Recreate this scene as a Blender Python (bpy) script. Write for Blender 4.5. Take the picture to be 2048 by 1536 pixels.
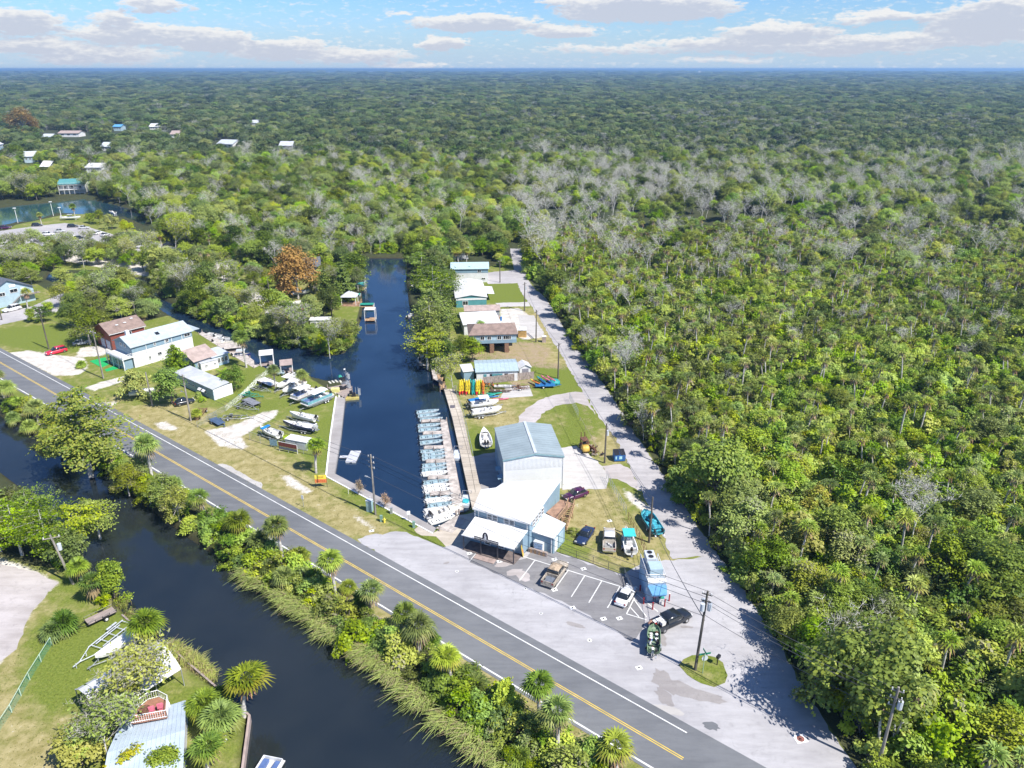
import bpy, math, random
import numpy as np
from mathutils import Vector, Matrix
for _o in list(bpy.data.objects):
 bpy.data.objects.remove(_o)
SC = bpy.context.scene
COL = SC.collection
R = math.radians
PI = math.pi
# --- camera
CAM_H = 68.0
FPX = 1500.0            # focal length in pixels of the 2048 px wide photograph
HORIZON = 137.5
TH = math.atan2(768 - HORIZON, FPX)
cam_d = bpy.data.cameras.new('camera')
cam_d.sensor_width = 36.0
cam_d.lens = FPX / 2048 * 36.0
cam_d.clip_start = 1.0
cam_d.clip_end = 90000.0
cam = bpy.data.objects.new('camera', cam_d)
COL.objects.link(cam)
cam.location = (0, 0, CAM_H)
cam.rotation_euler = (PI / 2 - TH, 0, 0)
SC.camera = cam
# --- daylight
SUN_EL, SUN_AZ = 51.0, -36.0       # azimuth counted counter-clockwise from +X
SUN_STRENGTH, SKY_STRENGTH = 4.8, 0.088
SC.view_settings.view_transform = 'Standard'
SC.view_settings.look = 'None'
SC.view_settings.gamma = 1.0
SC.view_settings.exposure = 0.68
SC.view_settings.use_curve_mapping = False
SC.cycles.max_bounces = 6
SC.cycles.diffuse_bounces = 2
SC.cycles.glossy_bounces = 2
SC.cycles.volume_bounces = 0
sun_d = bpy.data.lights.new('sun', 'SUN')
sun_d.energy = SUN_STRENGTH
sun_d.angle = R(0.53)
sun_d.color = (1.0, 0.955, 0.89)
sun = bpy.data.objects.new('sun', sun_d)
COL.objects.link(sun)
sdir = Vector((math.cos(R(SUN_EL)) * math.cos(R(SUN_AZ)), math.cos(R(SUN_EL)) * math.sin(R(SUN_AZ)), math.sin(R(SUN_EL))))
sun.rotation_euler = sdir.to_track_quat('Z', 'Y').to_euler()
sun.location = sdir * 200
def at(px, py, z=0.0):
 """the point at height z that the photograph shows at pixel (px, py)"""
 u, v = px - 1024.0, py - 768.0
 s, c = math.sin(TH), math.cos(TH)
 d = FPX * s + v * c
 t = (CAM_H - z) / d
 return Vector((u * t, (FPX * c - v * s) * t, z))
def proj_np(x, y, z=0.0):
 s, c = math.sin(TH), math.cos(TH)
 F = y * c - (z - CAM_H) * s
 U = y * s + (z - CAM_H) * c
 return 1024 + FPX * x / F, 768 - FPX * U / F
def zat(p, py2):
 """height above ground point p that appears at picture row py2"""
 lo, hi = -5.0, 80.0
 for _ in range(40):
  m = (lo + hi) / 2
  if proj_np(p[0], p[1], m)[1] > py2: lo = m
  else: hi = m
 return lo
W = bpy.data.worlds.new('World')
SC.world = W
W.use_nodes = True
nt = W.node_tree
nt.nodes.clear()
class NT:
 """small helper that writes node trees"""
 def __init__(s, tree): s.t = tree; s.n = tree.nodes; s.l = tree.links
 def node(s, typ, **kw):
  n = s.n.new(typ)
  for k, v in kw.items():
   if k.startswith('in_'): n.inputs[k[3:].replace('_', ' ')].default_value = v
   else: setattr(n, k, v)
  return n
 def link(s, a, b): s.l.new(a, b)
 def put(s, sock, val):
  if isinstance(val, bpy.types.NodeSocket): s.l.new(val, sock)
  elif val is not None:
   try: sock.default_value = val
   except Exception: sock.default_value = tuple(val) + (1,)
 def math(s, op, a, b=None, c=None, clamp=False):
  n = s.n.new('ShaderNodeMath'); n.operation = op; n.use_clamp = clamp
  s.put(n.inputs[0], a); s.put(n.inputs[1], b); s.put(n.inputs[2], c)
  return n.outputs[0]
 def mix(s, f, a, b, blend='MIX'):
  n = s.n.new('ShaderNodeMix'); n.data_type = 'RGBA'; n.blend_type = blend
  s.put(n.inputs[0], f)
  for i, x in ((6, a), (7, b)):
   if isinstance(x, (tuple, list)) and len(x) == 3: x = tuple(x) + (1,)
   s.put(n.inputs[i], x)
  return n.outputs[2]
 def ramp(s, f, lo, hi):
  n = s.n.new('ShaderNodeMapRange'); n.interpolation_type = 'SMOOTHSTEP'
  s.put(n.inputs[0], f); n.inputs[1].default_value = lo; n.inputs[2].default_value = hi
  return n.outputs[0]
 def noise(s, vec, scale, detail=4, rough=0.55, dist=0.0):
  n = s.n.new('ShaderNodeTexNoise')
  n.inputs['Scale'].default_value = scale; n.inputs['Detail'].default_value = detail
  n.inputs['Roughness'].default_value = rough; n.inputs['Distortion'].default_value = dist
  if vec is not None: s.l.new(vec, n.inputs['Vector'])
  return n.outputs[0]
w = NT(nt)
sky = w.node('ShaderNodeTexSky', sky_type='NISHITA', sun_disc=False, sun_elevation=R(SUN_EL), sun_rotation=R(90 - SUN_AZ))
sky.air_density = 0.9; sky.dust_density = 0.25; sky.ozone_density = 1.4; sky.altitude = 20
tc = w.node('ShaderNodeTexCoord')
sx = w.node('ShaderNodeSeparateXYZ'); w.link(tc.outputs['Generated'], sx.inputs[0])
az = w.math('ARCTAN2', sx.outputs[0], sx.outputs[1])
el = w.math('ARCSINE', sx.outputs[2])
def azel(px, py):
 s, c = math.sin(TH), math.cos(TH)
 u, v = px - 1024.0, py - 768.0
 d = Vector((u, FPX * c - v * s, -(FPX * s + v * c))).normalized()
 return math.atan2(d.x, d.y), math.asin(d.z)
CL = [(45, 44, 75, 26, 1.0), (230, 38, 40, 18, .8), (310, 10, 70, 16, .7), (270, 68, 150, 22, .9), (420, 80, 95, 24, 1.), (560, 98, 120, 24, .95),
  (60, 92, 90, 18, .85), (190, 108, 150, 22, .7), (700, 112, 140, 18, .75), (820, 130, 90, 10, .6),
  (950, 46, 150, 19, 1.1), (1120, 64, 90, 16, 1.), (885, 88, 60, 16, 1.), (1290, 16, 200, 30, 1.3), (1150, 4, 90, 12, .7),
  (1560, 64, 130, 20, 1.), (1480, 88, 210, 18, .85), (1700, 90, 200, 20, .8), (1800, 34, 160, 12, .7), (1980, 40, 120, 38, 1.1),
  (2010, 10, 60, 20, .9), (1240, 98, 190, 12, .45), (1900, 74, 150, 16, .8), (800, 28, 30, 6, .4), (1450, 118, 130, 10, .4),
  (-250, 60, 200, 40, 1.), (-600, 90, 260, 30, .9), (2350, 60, 260, 34, 1.), (2800, 90, 250, 26, .8)]
comb = w.node('ShaderNodeCombineXYZ')
w.put(comb.inputs[0], w.math('MULTIPLY', az, 14.0)); w.put(comb.inputs[1], w.math('MULTIPLY', el, 42.0))
wob = w.noise(comb.outputs[0], 1.3, 5, 0.6)
wob2 = w.noise(comb.outputs[0], 4.0, 5, 0.6)
az_w = w.math('ADD', az, w.math('MULTIPLY', w.math('SUBTRACT', wob2, 0.5), 0.05))
el_w = w.math('ADD', el, w.math('MULTIPLY', w.math('SUBTRACT', wob, 0.5), 0.022))
def puffs(E_):
 acc = None
 for (px, py, hw, hh, k) in CL:
  a0, e0 = azel(px, py)
  dx = w.math('MULTIPLY', w.math('SUBTRACT', az_w, a0), 1.0 / (hw * .90 / FPX)); dy = w.math('MULTIPLY', w.math('SUBTRACT', E_, e0), 1.0 / (hh * .88 / FPX))
  b = w.math('MULTIPLY_ADD', w.math('MULTIPLY_ADD', dx, dx, w.math('MULTIPLY', dy, dy)), -k, k)
  acc = b if acc is None else w.math('MAXIMUM', acc, b)
 return acc
acc = puffs(el_w)
above = puffs(w.math('ADD', el_w, .0062))
comb2 = w.node('ShaderNodeCombineXYZ')
den = w.math('ADD', w.math('MAXIMUM', sx.outputs[2], 0.0), 0.12)
w.put(comb2.inputs[0], w.math('DIVIDE', sx.outputs[0], den)); w.put(comb2.inputs[1], w.math('DIVIDE', sx.outputs[1], den))
dome = w.math('MULTIPLY', w.math('SUBTRACT', w.noise(comb2.outputs[0], 0.9, 5, .55), 0.60), 7.0)
dome = w.math('MULTIPLY', dome, w.ramp(el, 0.10, 0.22))
dens = w.math('MAXIMUM', acc, dome)
fine = w.noise(comb.outputs[0], 6.0, 7, 0.62)
dens = w.math('ADD', dens, w.math('MULTIPLY', w.math('SUBTRACT', fine, 0.5), 1.5))
alpha = w.ramp(dens, 0.0, 0.45)
alpha = w.math('MULTIPLY', alpha, 0.93)
under = w.math('ADD', above, w.math('MULTIPLY', w.math('SUBTRACT', fine, 0.5), 2.2))
cloudcol = w.mix(w.ramp(under, -0.25, 0.85), (6.5, 6.45, 6.4), (4.2, 4.5, 5.3))
skyc = w.mix(1.0, sky.outputs[0], (0.54, 0.77, 1.09), 'MULTIPLY')
pale = w.mix(w.ramp(el, 0.085, -0.01), skyc, (3.6, 4.65, 5.85))
skycol = w.mix(alpha, pale, cloudcol)
bg = w.node('ShaderNodeBackground'); bg.inputs[1].default_value = SKY_STRENGTH
w.link(skycol, bg.inputs[0])
wo = w.node('ShaderNodeOutputWorld'); w.link(bg.outputs[0], wo.inputs[0])
# --- helpers
def lin(*c):
 """sRGB 0-255 to linear"""
 return tuple(((x / 255.0) / 12.92 if x / 255.0 <= 0.04045 else ((x / 255.0 + 0.055) / 1.055) ** 2.4) for x in c)
MATS = {}
def mat(name, col, rough=0.6, metal=0.0, spec=0.5, var=0.12, vscale=1.5, bump=0.0, bscale=20.0, rnd=0.0, col2=None, coat=0.0, streak=None):
 if name in MATS: return MATS[name]
 m = bpy.data.materials.new(name); m.use_nodes = True
 t = NT(m.node_tree); m.node_tree.nodes.clear()
 p = t.node('ShaderNodeBsdfPrincipled'); o = t.node('ShaderNodeOutputMaterial'); t.link(p.outputs[0], o.inputs[0])
 co = t.node('ShaderNodeTexCoord').outputs['Object']
 vec = co
 if streak:
  mp = t.node('ShaderNodeMapping'); mp.inputs['Scale'].default_value = streak; t.link(co, mp.inputs[0]); vec = mp.outputs[0]
 n = t.noise(vec, vscale, 5, 0.6)
 lo = tuple(max(0, c * (1 - var * 1.6)) for c in col); hi = tuple(min(1, c * (1 + var * 1.2)) for c in (col2 or col))
 c = t.mix(t.ramp(n, 0.3, 0.7), lo, hi)
 if rnd:
  oi = t.node('ShaderNodeObjectInfo')
  f = t.math('ADD', 1 - rnd, t.math('MULTIPLY', oi.outputs['Random'], 2 * rnd))
  g = t.node('ShaderNodeHueSaturation'); t.link(f, g.inputs['Value']); t.link(c, g.inputs['Color']); c = g.outputs[0]
 t.link(c, p.inputs['Base Color'])
 p.inputs['Roughness'].default_value = rough; p.inputs['Metallic'].default_value = metal
 p.inputs['Specular IOR Level'].default_value = spec; p.inputs['Coat Weight'].default_value = coat
 if bump:
  b = t.node('ShaderNodeBump'); b.inputs['Strength'].default_value = bump; b.inputs['Distance'].default_value = 0.05
  t.link(t.noise(co, bscale, 3), b.inputs['Height']); t.link(b.outputs[0], p.inputs['Normal'])
 MATS[name] = m
 return m
def leaf_mat(name, dark, light, hue=0.02, translu=0.25, vscale=0.6):
 if name in MATS: return MATS[name]
 m = bpy.data.materials.new(name); m.use_nodes = True
 t = NT(m.node_tree); m.node_tree.nodes.clear()
 geo = t.node('ShaderNodeNewGeometry'); oi = t.node('ShaderNodeObjectInfo'); tcn = t.node('ShaderNodeTexCoord')
 f = t.math('MULTIPLY', t.noise(tcn.outputs['Object'], vscale, 3), 0.9)
 f = t.math('ADD', f, t.math('MULTIPLY', geo.outputs['Random Per Island'], 0.45))
 f = t.math('ADD', f, t.math('MULTIPLY', t.math('SUBTRACT', oi.outputs['Random'], 0.5), 0.75))
 big = t.noise(geo.outputs['Position'], 0.018, 3)
 f = t.math('ADD', f, t.math('MULTIPLY', t.math('SUBTRACT', big, 0.5), 1.1))
 c = t.mix(t.ramp(f, 0.15, 1.15), dark, light)
 hs = t.node('ShaderNodeHueSaturation'); t.link(c, hs.inputs['Color'])
 t.link(t.math('ADD', 0.5 - hue, t.math('MULTIPLY', t.math('FRACT', t.math('MULTIPLY', oi.outputs['Random'], 7.3)), 2 * hue)), hs.inputs['Hue'])
 t.link(t.math('ADD', 0.88, t.math('MULTIPLY', t.math('FRACT', t.math('MULTIPLY', oi.outputs['Random'], 13.7)), 0.3)), hs.inputs['Saturation'])
 p = t.node('ShaderNodeBsdfPrincipled'); p.inputs['Roughness'].default_value = 0.55; p.inputs['Specular IOR Level'].default_value = 0.35
 t.link(hs.outputs[0], p.inputs['Base Color'])
 tr = t.node('ShaderNodeBsdfTranslucent'); t.link(hs.outputs[0], tr.inputs[0])
 mx = t.node('ShaderNodeMixShader'); mx.inputs[0].default_value = translu
 t.link(p.outputs[0], mx.inputs[1]); t.link(tr.outputs[0], mx.inputs[2])
 o = t.node('ShaderNodeOutputMaterial'); t.link(mx.outputs[0], o.inputs[0])
 MATS[name] = m
 return m
class MB:
 """collects shapes and links them as one mesh object"""
 def __init__(s): s.v = []; s.f = []; s.m = []; s.cur = 0
 def mi(s, i): s.cur = i; return s
 def add(s, vs, fs):
  b = len(s.v); s.v += [tuple(x) for x in vs]
  for f in fs: s.f.append([b + i for i in f]); s.m.append(s.cur)
  return s
 def box(s, c, d, rz=0.0, rx=0.0, ry=0.0, taper=1.0):
  M = Matrix.Translation(c) @ Matrix.Rotation(rz, 4, 'Z') @ Matrix.Rotation(ry, 4, 'Y') @ Matrix.Rotation(rx, 4, 'X')
  vs = []
  for z in (-.5, .5):
   k = taper if z > 0 else 1.0
   for x, y in ((-.5, -.5), (.5, -.5), (.5, .5), (-.5, .5)):
    vs.append(M @ Vector((x * d[0] * k, y * d[1] * k, z * d[2])))
  return s.add(vs, [(0, 3, 2, 1), (4, 5, 6, 7), (0, 1, 5, 4), (1, 2, 6, 5), (2, 3, 7, 6), (3, 0, 4, 7)])
 def prism(s, pts, z0, z1, zt=None):
  n = len(pts)
  area = sum(pts[i][0] * pts[(i + 1) % n][1] - pts[(i + 1) % n][0] * pts[i][1] for i in range(n))
  if area < 0: pts = pts[::-1]; zt = zt[::-1] if zt else None
  vs = [(p[0], p[1], z0) for p in pts] + [(p[0], p[1], zt[i] if zt else z1) for i, p in enumerate(pts)]
  return s.add(vs, [tuple(range(n))[::-1], tuple(range(n, 2 * n))] + [(i, (i + 1) % n, n + (i + 1) % n, n + i) for i in range(n)])
 def slab(s, pts3, t):
  """a roof or deck plane through 3-D corners, t thick downwards"""
  n = len(pts3); pts3 = [Vector(p) for p in pts3]
  nr = sum(((pts3[i].x * pts3[(i + 1) % n].y - pts3[(i + 1) % n].x * pts3[i].y) for i in range(n)))
  if nr < 0: pts3 = pts3[::-1]
  vs = [p - Vector((0, 0, t)) for p in pts3] + pts3
  return s.add(vs, [tuple(range(n))[::-1], tuple(range(n, 2 * n))] + [(i, (i + 1) % n, n + (i + 1) % n, n + i) for i in range(n)])
 def face(s, pts): return s.add(pts, [tuple(range(len(pts)))])
 def tube(s, path, r, n=6, cap=True):
  path = [Vector(p) for p in path]; rs = r if isinstance(r, (list, tuple)) else [r] * len(path)
  rings = []
  for i, p in enumerate(path):
   d = (path[min(i + 1, len(path) - 1)] - path[max(i - 1, 0)])
   if d.length < 1e-6: d = Vector((0, 0, 1))
   d.normalize()
   a = d.cross(Vector((0, 0, 1)) if abs(d.z) < 0.95 else Vector((1, 0, 0))).normalized(); b = d.cross(a)
   rings.append([p + (a * math.cos(2 * PI * k / n) + b * math.sin(2 * PI * k / n)) * rs[i] for k in range(n)])
  return s.loft(rings, cap)
 def loft(s, rings, cap=True, closed=True):
  n = len(rings[0]); vs = [p for r in rings for p in r]; fs = []
  for i in range(len(rings) - 1):
   for k in range(n if closed else n - 1):
    fs.append((i * n + k, i * n + (k + 1) % n, (i + 1) * n + (k + 1) % n, (i + 1) * n + k))
  if cap: fs.append(tuple(range(n))[::-1]); fs.append(tuple(range((len(rings) - 1) * n, len(rings) * n)))
  return s.add(vs, fs)
 def cyl(s, p0, p1, r, n=10): return s.tube([p0, p1], r, n)
 def mesh(s, name, mats, smooth=False):
  me = bpy.data.meshes.new(name); me.from_pydata([tuple(x) for x in s.v], [], s.f)
  for m in (mats if isinstance(mats, (list, tuple)) else [mats]): me.materials.append(m)
  me.polygons.foreach_set('material_index', s.m)
  if smooth: me.polygons.foreach_set('use_smooth', [True] * len(s.f))
  me.update(); return me
 def build(s, name, mats, parent=None, smooth=False, kind=None, loc=None, rz=0.0, label=None):
  me = s.mesh(name, mats, smooth)
  if True:
   import bmesh
   bm = bmesh.new(); bm.from_mesh(me); bmesh.ops.recalc_face_normals(bm, faces=bm.faces); bm.to_mesh(me); bm.free()
  return link(name, me, parent, kind, loc, rz, label)
def link(name, me, parent=None, kind=None, loc=None, rz=0.0, label=None):
 o = bpy.data.objects.new(name, me); COL.objects.link(o)
 if parent: o.parent = parent
 if kind: o['kind'] = kind
 if label: o['label'] = label
 if loc is not None: o.location = loc
 o.rotation_euler.z = rz
 return o
def tag(o, label, cat, group=None):
 o['label'] = label; o['category'] = cat
 if group: o['group'] = group
 return o
def thing(name, label, cat, loc=(0, 0, 0), rz=0.0, group=None):
 o = bpy.data.objects.new(name, None); COL.objects.link(o)
 o.empty_display_size = 0.3
 o.location = loc; o.rotation_euler = (0, 0, rz)
 return tag(o, label, cat, group)
def dup(root, loc=None, rz=None, label=None, group=None, scale=None):
 r = root.copy(); COL.objects.link(r)
 if loc is not None: r.location = loc
 if rz is not None: r.rotation_euler = (0, 0, rz)
 if scale is not None: r.scale = scale
 if label: r['label'] = label
 if group: r['group'] = group
 for ch in list(root.children):
  c = ch.copy(); COL.objects.link(c); c.parent = r
  for g in ch.children:
   d = g.copy(); COL.objects.link(d); d.parent = c
 return r
def P2(*pts): return [at(x, y) for x, y in pts]
def ragged(pts, amp=.16, step=.9):
 rg = random.Random(len(pts) * 7 + 1); out = []
 for i, a in enumerate(pts):
  b = pts[(i + 1) % len(pts)]; n = max(1, min(60, int((b - a).length / step)))
  for k in range(n): q = a.lerp(b, k / n); out.append(Vector((q.x + rg.gauss(0, amp) * .8, q.y + rg.gauss(0, amp), q.z)))
 return out
def sheet(name, pxpts, z, m, kind='structure', parent=None, amp=.16):
 b = MB(); pts = [at(x, y, z) for x, y in pxpts]
 if amp: pts = ragged(pts, amp)
 b.face(pts)
 o = b.build(name, m, parent)
 if kind: o['kind'] = kind
 return o
# --- ground, water, roads
WATER_Z = -0.8
def poly(pts, z=0.0): return np.array([[at(x, y, z).x, at(x, y, z).y] for x, y in pts])
def sdist(X, Y, P):
 """signed distance to polygon P, positive inside"""
 X = X.ravel(); Y = Y.ravel(); d = np.full(X.shape, 1e9); ins = np.zeros(X.shape, bool)
 n = len(P)
 for i in range(n):
  ax, ay = P[i]; bx, by = P[(i + 1) % n]
  ex, ey = bx - ax, by - ay
  t = np.clip(((X - ax) * ex + (Y - ay) * ey) / (ex * ex + ey * ey + 1e-9), 0, 1)
  d = np.minimum(d, np.hypot(X - ax - t * ex, Y - ay - t * ey))
  c = ((ay > Y) != (by > Y)) & (X < (bx - ax) * (Y - ay) / (by - ay + 1e-12) + ax)
  ins ^= c
 return np.where(ins, d, -d)
WATER_POLYS = [
 [(719, 517), (815, 517), (812, 560), (818, 610), (826, 650), (836, 690), (838, 730), (856, 742), (872, 752), (884, 779), (902, 838), (932, 980), (942, 1018), (920, 1032), (873, 1058),
 (668, 953), (669, 948), (682, 870), (690, 797), (684, 768), (652, 764), (626, 758), (606, 746), (588, 742), (560, 748), (536, 740), (519, 730), (497, 714), (470, 700), (440, 690), (398, 668), (372, 650), (345, 636), (318, 618), (296, 590),
 (262, 566), (228, 568), (180, 572), (140, 578), (90, 560), (100, 545), (160, 552), (230, 545), (290, 560), (322, 598), (352, 612), (400, 640), (425, 652), (468, 660), (500, 672), (545, 684), (600, 696), (640, 704), (652, 714), (690, 706), (708, 680), (722, 640), (726, 610), (722, 570), (716, 540)],
 [(-60, 470), (30, 446), (60, 446), (100, 432), (124, 427), (160, 430), (200, 428), (255, 437), (290, 452), (292, 436), (262, 420), (230, 410), (190, 402), (160, 399), (112, 405), (60, 409), (0, 416), (-200, 440), (-200, 500)],
 [(-300, 700), (-120, 745), (0, 832), (60, 868), (130, 905), (205, 945), (260, 985), (315, 1030), (375, 1075), (440, 1120), (500, 1160), (560, 1200), (610, 1240), (672, 1278), (725, 1318), (790, 1368), (850, 1418), (900, 1452), (960, 1500), (1010, 1545), (1140, 1700), (470, 1700),
 (488, 1530), (497, 1428), (470, 1405), (420, 1366), (372, 1332), (330, 1290), (300, 1262), (262, 1240), (238, 1216), (222, 1180), (190, 1150), (150, 1100), (110, 1050), (60, 990), (0, 945), (-120, 880), (-300, 800)],
]
WP = [poly(p, WATER_Z) for p in WATER_POLYS]
def axis(a, b, st): return list(np.arange(a, b, st))
gx = axis(-190, 175, 0.8)
v = -190.0; left = []
st = 1.2
while v > -45000: v -= st; left.append(v); st = min(st * (1.02 if v > -340 else 1.25), 6000)
v = gx[-1]; right = []; st = 1.2
while v < 45000: v += st; right.append(v); st *= 1.22
gx = np.array(left[::-1] + gx + right)
gy = axis(40, 200, 0.7) + axis(200, 350, 1.3)
v = 40.0; near = []; st = 1.5
while v > -600: v -= st; near.append(v); st *= 1.3
v = gy[-1]; far = []; st = 1.6
while v < 52000: v += st; far.append(v); st = min(st * (1.03 if v < 480 else 1.22), 7000)
gy = np.array(near[::-1] + gy + far)
GX, GY = np.meshgrid(gx, gy)
wsd = np.full(GX.size, -1e9)
for P in WP: wsd = np.maximum(wsd, sdist(GX, GY, P))
wsd = wsd.reshape(GX.shape)
GZ = np.clip(WATER_Z - wsd * 1.7, -2.6, 0.0)
GZ = np.where(GY > 900, 0, GZ)
n_y, n_x = GX.shape
verts = np.stack([GX.ravel(), GY.ravel(), GZ.ravel()], 1)
ii = np.arange((n_y - 1) * n_x).reshape(n_y - 1, n_x)[:, :-1].ravel()
faces = np.stack([ii, ii + 1, ii + 1 + n_x, ii + n_x], 1)
def np_mesh(name, verts, faces, mats, smooth=False):
 me = bpy.data.meshes.new(name)
 k = faces.shape[1]
 me.vertices.add(len(verts)); me.vertices.foreach_set('co', np.asarray(verts, np.float32).ravel())
 me.loops.add(faces.size); me.loops.foreach_set('vertex_index', faces.ravel().astype(np.int32))
 me.polygons.add(len(faces)); me.polygons.foreach_set('loop_start', np.arange(0, faces.size, k, dtype=np.int32))
 try: me.polygons.foreach_set('loop_total', np.full(len(faces), k, dtype=np.int32))
 except Exception: pass
 for m in (mats if isinstance(mats, (list, tuple)) else [mats]): me.materials.append(m)
 if smooth: me.polygons.foreach_set('use_smooth', np.ones(len(faces), bool))
 me.update(calc_edges=True); me.validate(); return me
def attr(me, name, arr):
 a = me.attributes.new(name, 'FLOAT', 'POINT'); a.data.foreach_set('value', np.asarray(arr, np.float32).ravel())
def zone(polys, soft):
 out = np.zeros(GX.size)
 for p in polys:
  P = poly(p); x0, y0 = P.min(0) - soft * 2; x1, y1 = P.max(0) + soft * 2
  sel = ((GX.ravel() > x0) & (GX.ravel() < x1) & (GY.ravel() > y0) & (GY.ravel() < y1))
  sd = sdist(GX.ravel()[sel], GY.ravel()[sel], P)
  out[sel] = np.maximum(out[sel], np.clip(0.5 + sd / (2 * soft), 0, 1))
 return out
OPEN = [
 [(-400, 640), (-100, 600), (0, 640), (60, 640), (130, 632), (215, 660), (300, 640), (340, 630), (375, 650), (440, 690), (520, 730), (560, 750), (606, 748), (690, 800), (668, 955), (870, 1060), (945, 1020),
 (905, 838), (886, 775), (900, 720), (900, 560), (1020, 520), (1045, 500), (1053, 557), (1092, 596), (1122, 645), (1141, 680), (1185, 733), (1232, 805), (1282, 880), (1316, 935), (1352, 990), (1396, 1052),
 (1436, 1114), (1484, 1173), (1560, 1290), (1625, 1405), (1712, 1536), (1780, 1700), (1500, 1700), (1290, 1562), (1190, 1500), (1030, 1404), (850, 1292), (690, 1197), (525, 1097), (390, 1014), (185, 892), (0, 782), (-300, 640)],
 [(-300, 1000), (60, 1130), (190, 1150), (262, 1240), (372, 1332), (497, 1428), (470, 1700), (-600, 1700)],
 [(0, 470), (30, 450), (125, 430), (180, 425), (240, 450), (300, 470), (410, 520), (440, 600), (330, 560), (200, 540), (60, 540), (-100, 540), (-200, 480)],
 [(425, 520), (560, 560), (700, 560), (720, 610), (700, 690), (610, 690), (500, 610), (430, 600)],
 [(-120, 545), (60, 560), (130, 600), (125, 690), (0, 700), (-200, 640)],
]
wood = 1 - zone(OPEN, 1.2)
sand = zone([[(16, 706), (60, 700), (100, 708), (170, 716), (176, 736), (160, 750), (108, 752), (60, 728)], [(168, 776), (200, 764), (248, 752), (252, 762), (188, 782)],
 [(407, 862), (458, 852), (481, 844), (526, 823), (556, 820), (552, 834), (500, 864), (484, 874), (497, 894), (485, 900), (438, 892)], [(206, 803), (232, 803), (232, 812), (212, 812)],
 [(306, 846), (330, 842), (358, 856), (352, 862), (318, 858)], [(560, 950), (580, 950), (630, 985), (610, 988), (575, 970)], [(705, 1030), (720, 1032), (752, 1056), (748, 1060), (716, 1044)],
 [(1244, 975), (1262, 985), (1300, 1012), (1312, 1030), (1290, 1026), (1255, 1000)], [(-80, 1090), (60, 1135), (120, 1165), (92, 1190), (60, 1230), (30, 1290), (0, 1330), (-200, 1400), (-300, 1200)],
 [(0, 505), (30, 470), (120, 450), (220, 470), (380, 500), (430, 535), (330, 560), (120, 520), (-100, 520), (-100, 490)], [(160, 695), (215, 690), (225, 700), (205, 712), (150, 715)],
 [(400, 520), (470, 515), (480, 560), (420, 600), (410, 560)], [(1000, 618), (1040, 616), (1070, 640), (1085, 675), (1045, 680), (1000, 650)], [(480, 580), (560, 590), (600, 620), (540, 640), (490, 620)]], 0.9)
dirt = zone([[(930, 700), (1010, 690), (1035, 680), (1075, 682), (1112, 700), (1100, 722), (1150, 730), (1130, 742), (1035, 735), (960, 728), (930, 725)], [(1150, 790), (1168, 782), (1215, 930), (1205, 935), (1185, 905)],
 [(1216, 960), (1232, 965), (1310, 1120), (1298, 1128)],
 [(1010, 760), (1075, 752), (1080, 770), (1010, 780)], [(1180, 915), (1205, 930), (1215, 945), (1195, 930)], [(955, 785), (985, 790), (960, 800)]], 1.6)
dry = zone([[(195, 800), (420, 830), (520, 890), (640, 950), (800, 1070), (720, 1078), (520, 985), (380, 905), (240, 840)], [(1125, 985), (1215, 980), (1290, 1120), (1240, 1140), (1130, 1060)], [(1200, 840), (1250, 905), (1210, 930), (1180, 880)],
 [(1300, 1040), (1345, 1110), (1300, 1125), (1285, 1080)], [(640, 620), (560, 600), (520, 640), (600, 660)], [(0, 700), (60, 720), (130, 745), (100, 752), (40, 730)], [(0, 1230), (60, 1180), (90, 1240), (0, 1360)], [(-10, 1400), (60, 1420), (150, 1480), (90, 1536), (0, 1536)],
 [(930, 780), (1040, 790), (1040, 850), (960, 870), (930, 820)], [(1110, 600), (1030, 640), (1100, 700)], [(1000, 690), (1120, 690), (1130, 730), (1000, 730)], [(1050, 1490), (700, 1180), (1000, 1340), (1300, 1536)]], 4.0)
lush = zone([[(0, 660), (130, 650), (140, 690), (60, 696), (0, 680)], [(440, 770), (520, 730), (560, 750), (520, 790), (470, 800)], [(650, 830), (670, 830), (655, 960), (870, 1064), (885, 1092), (810, 1065), (625, 955)],
 [(970, 565), (1045, 570), (1055, 604), (985, 604)], [(1060, 732), (1130, 735), (1160, 780), (1110, 785), (1070, 770)], [(620, 660), (680, 655), (690, 690), (640, 700)], [(1160, 808), (1210, 850), (1190, 870)], [(60, 1240), (250, 1240), (300, 1300), (160, 1400), (60, 1420)],
 [(1366, 1318), (1440, 1318), (1450, 1360), (1380, 1358)], [(1120, 1070), (1140, 1066), (1155, 1110), (1130, 1105)], [(940, 860), (985, 850), (985, 900), (945, 910)], [(1150, 820), (1170, 880), (1140, 890)]], 2.2)
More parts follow.
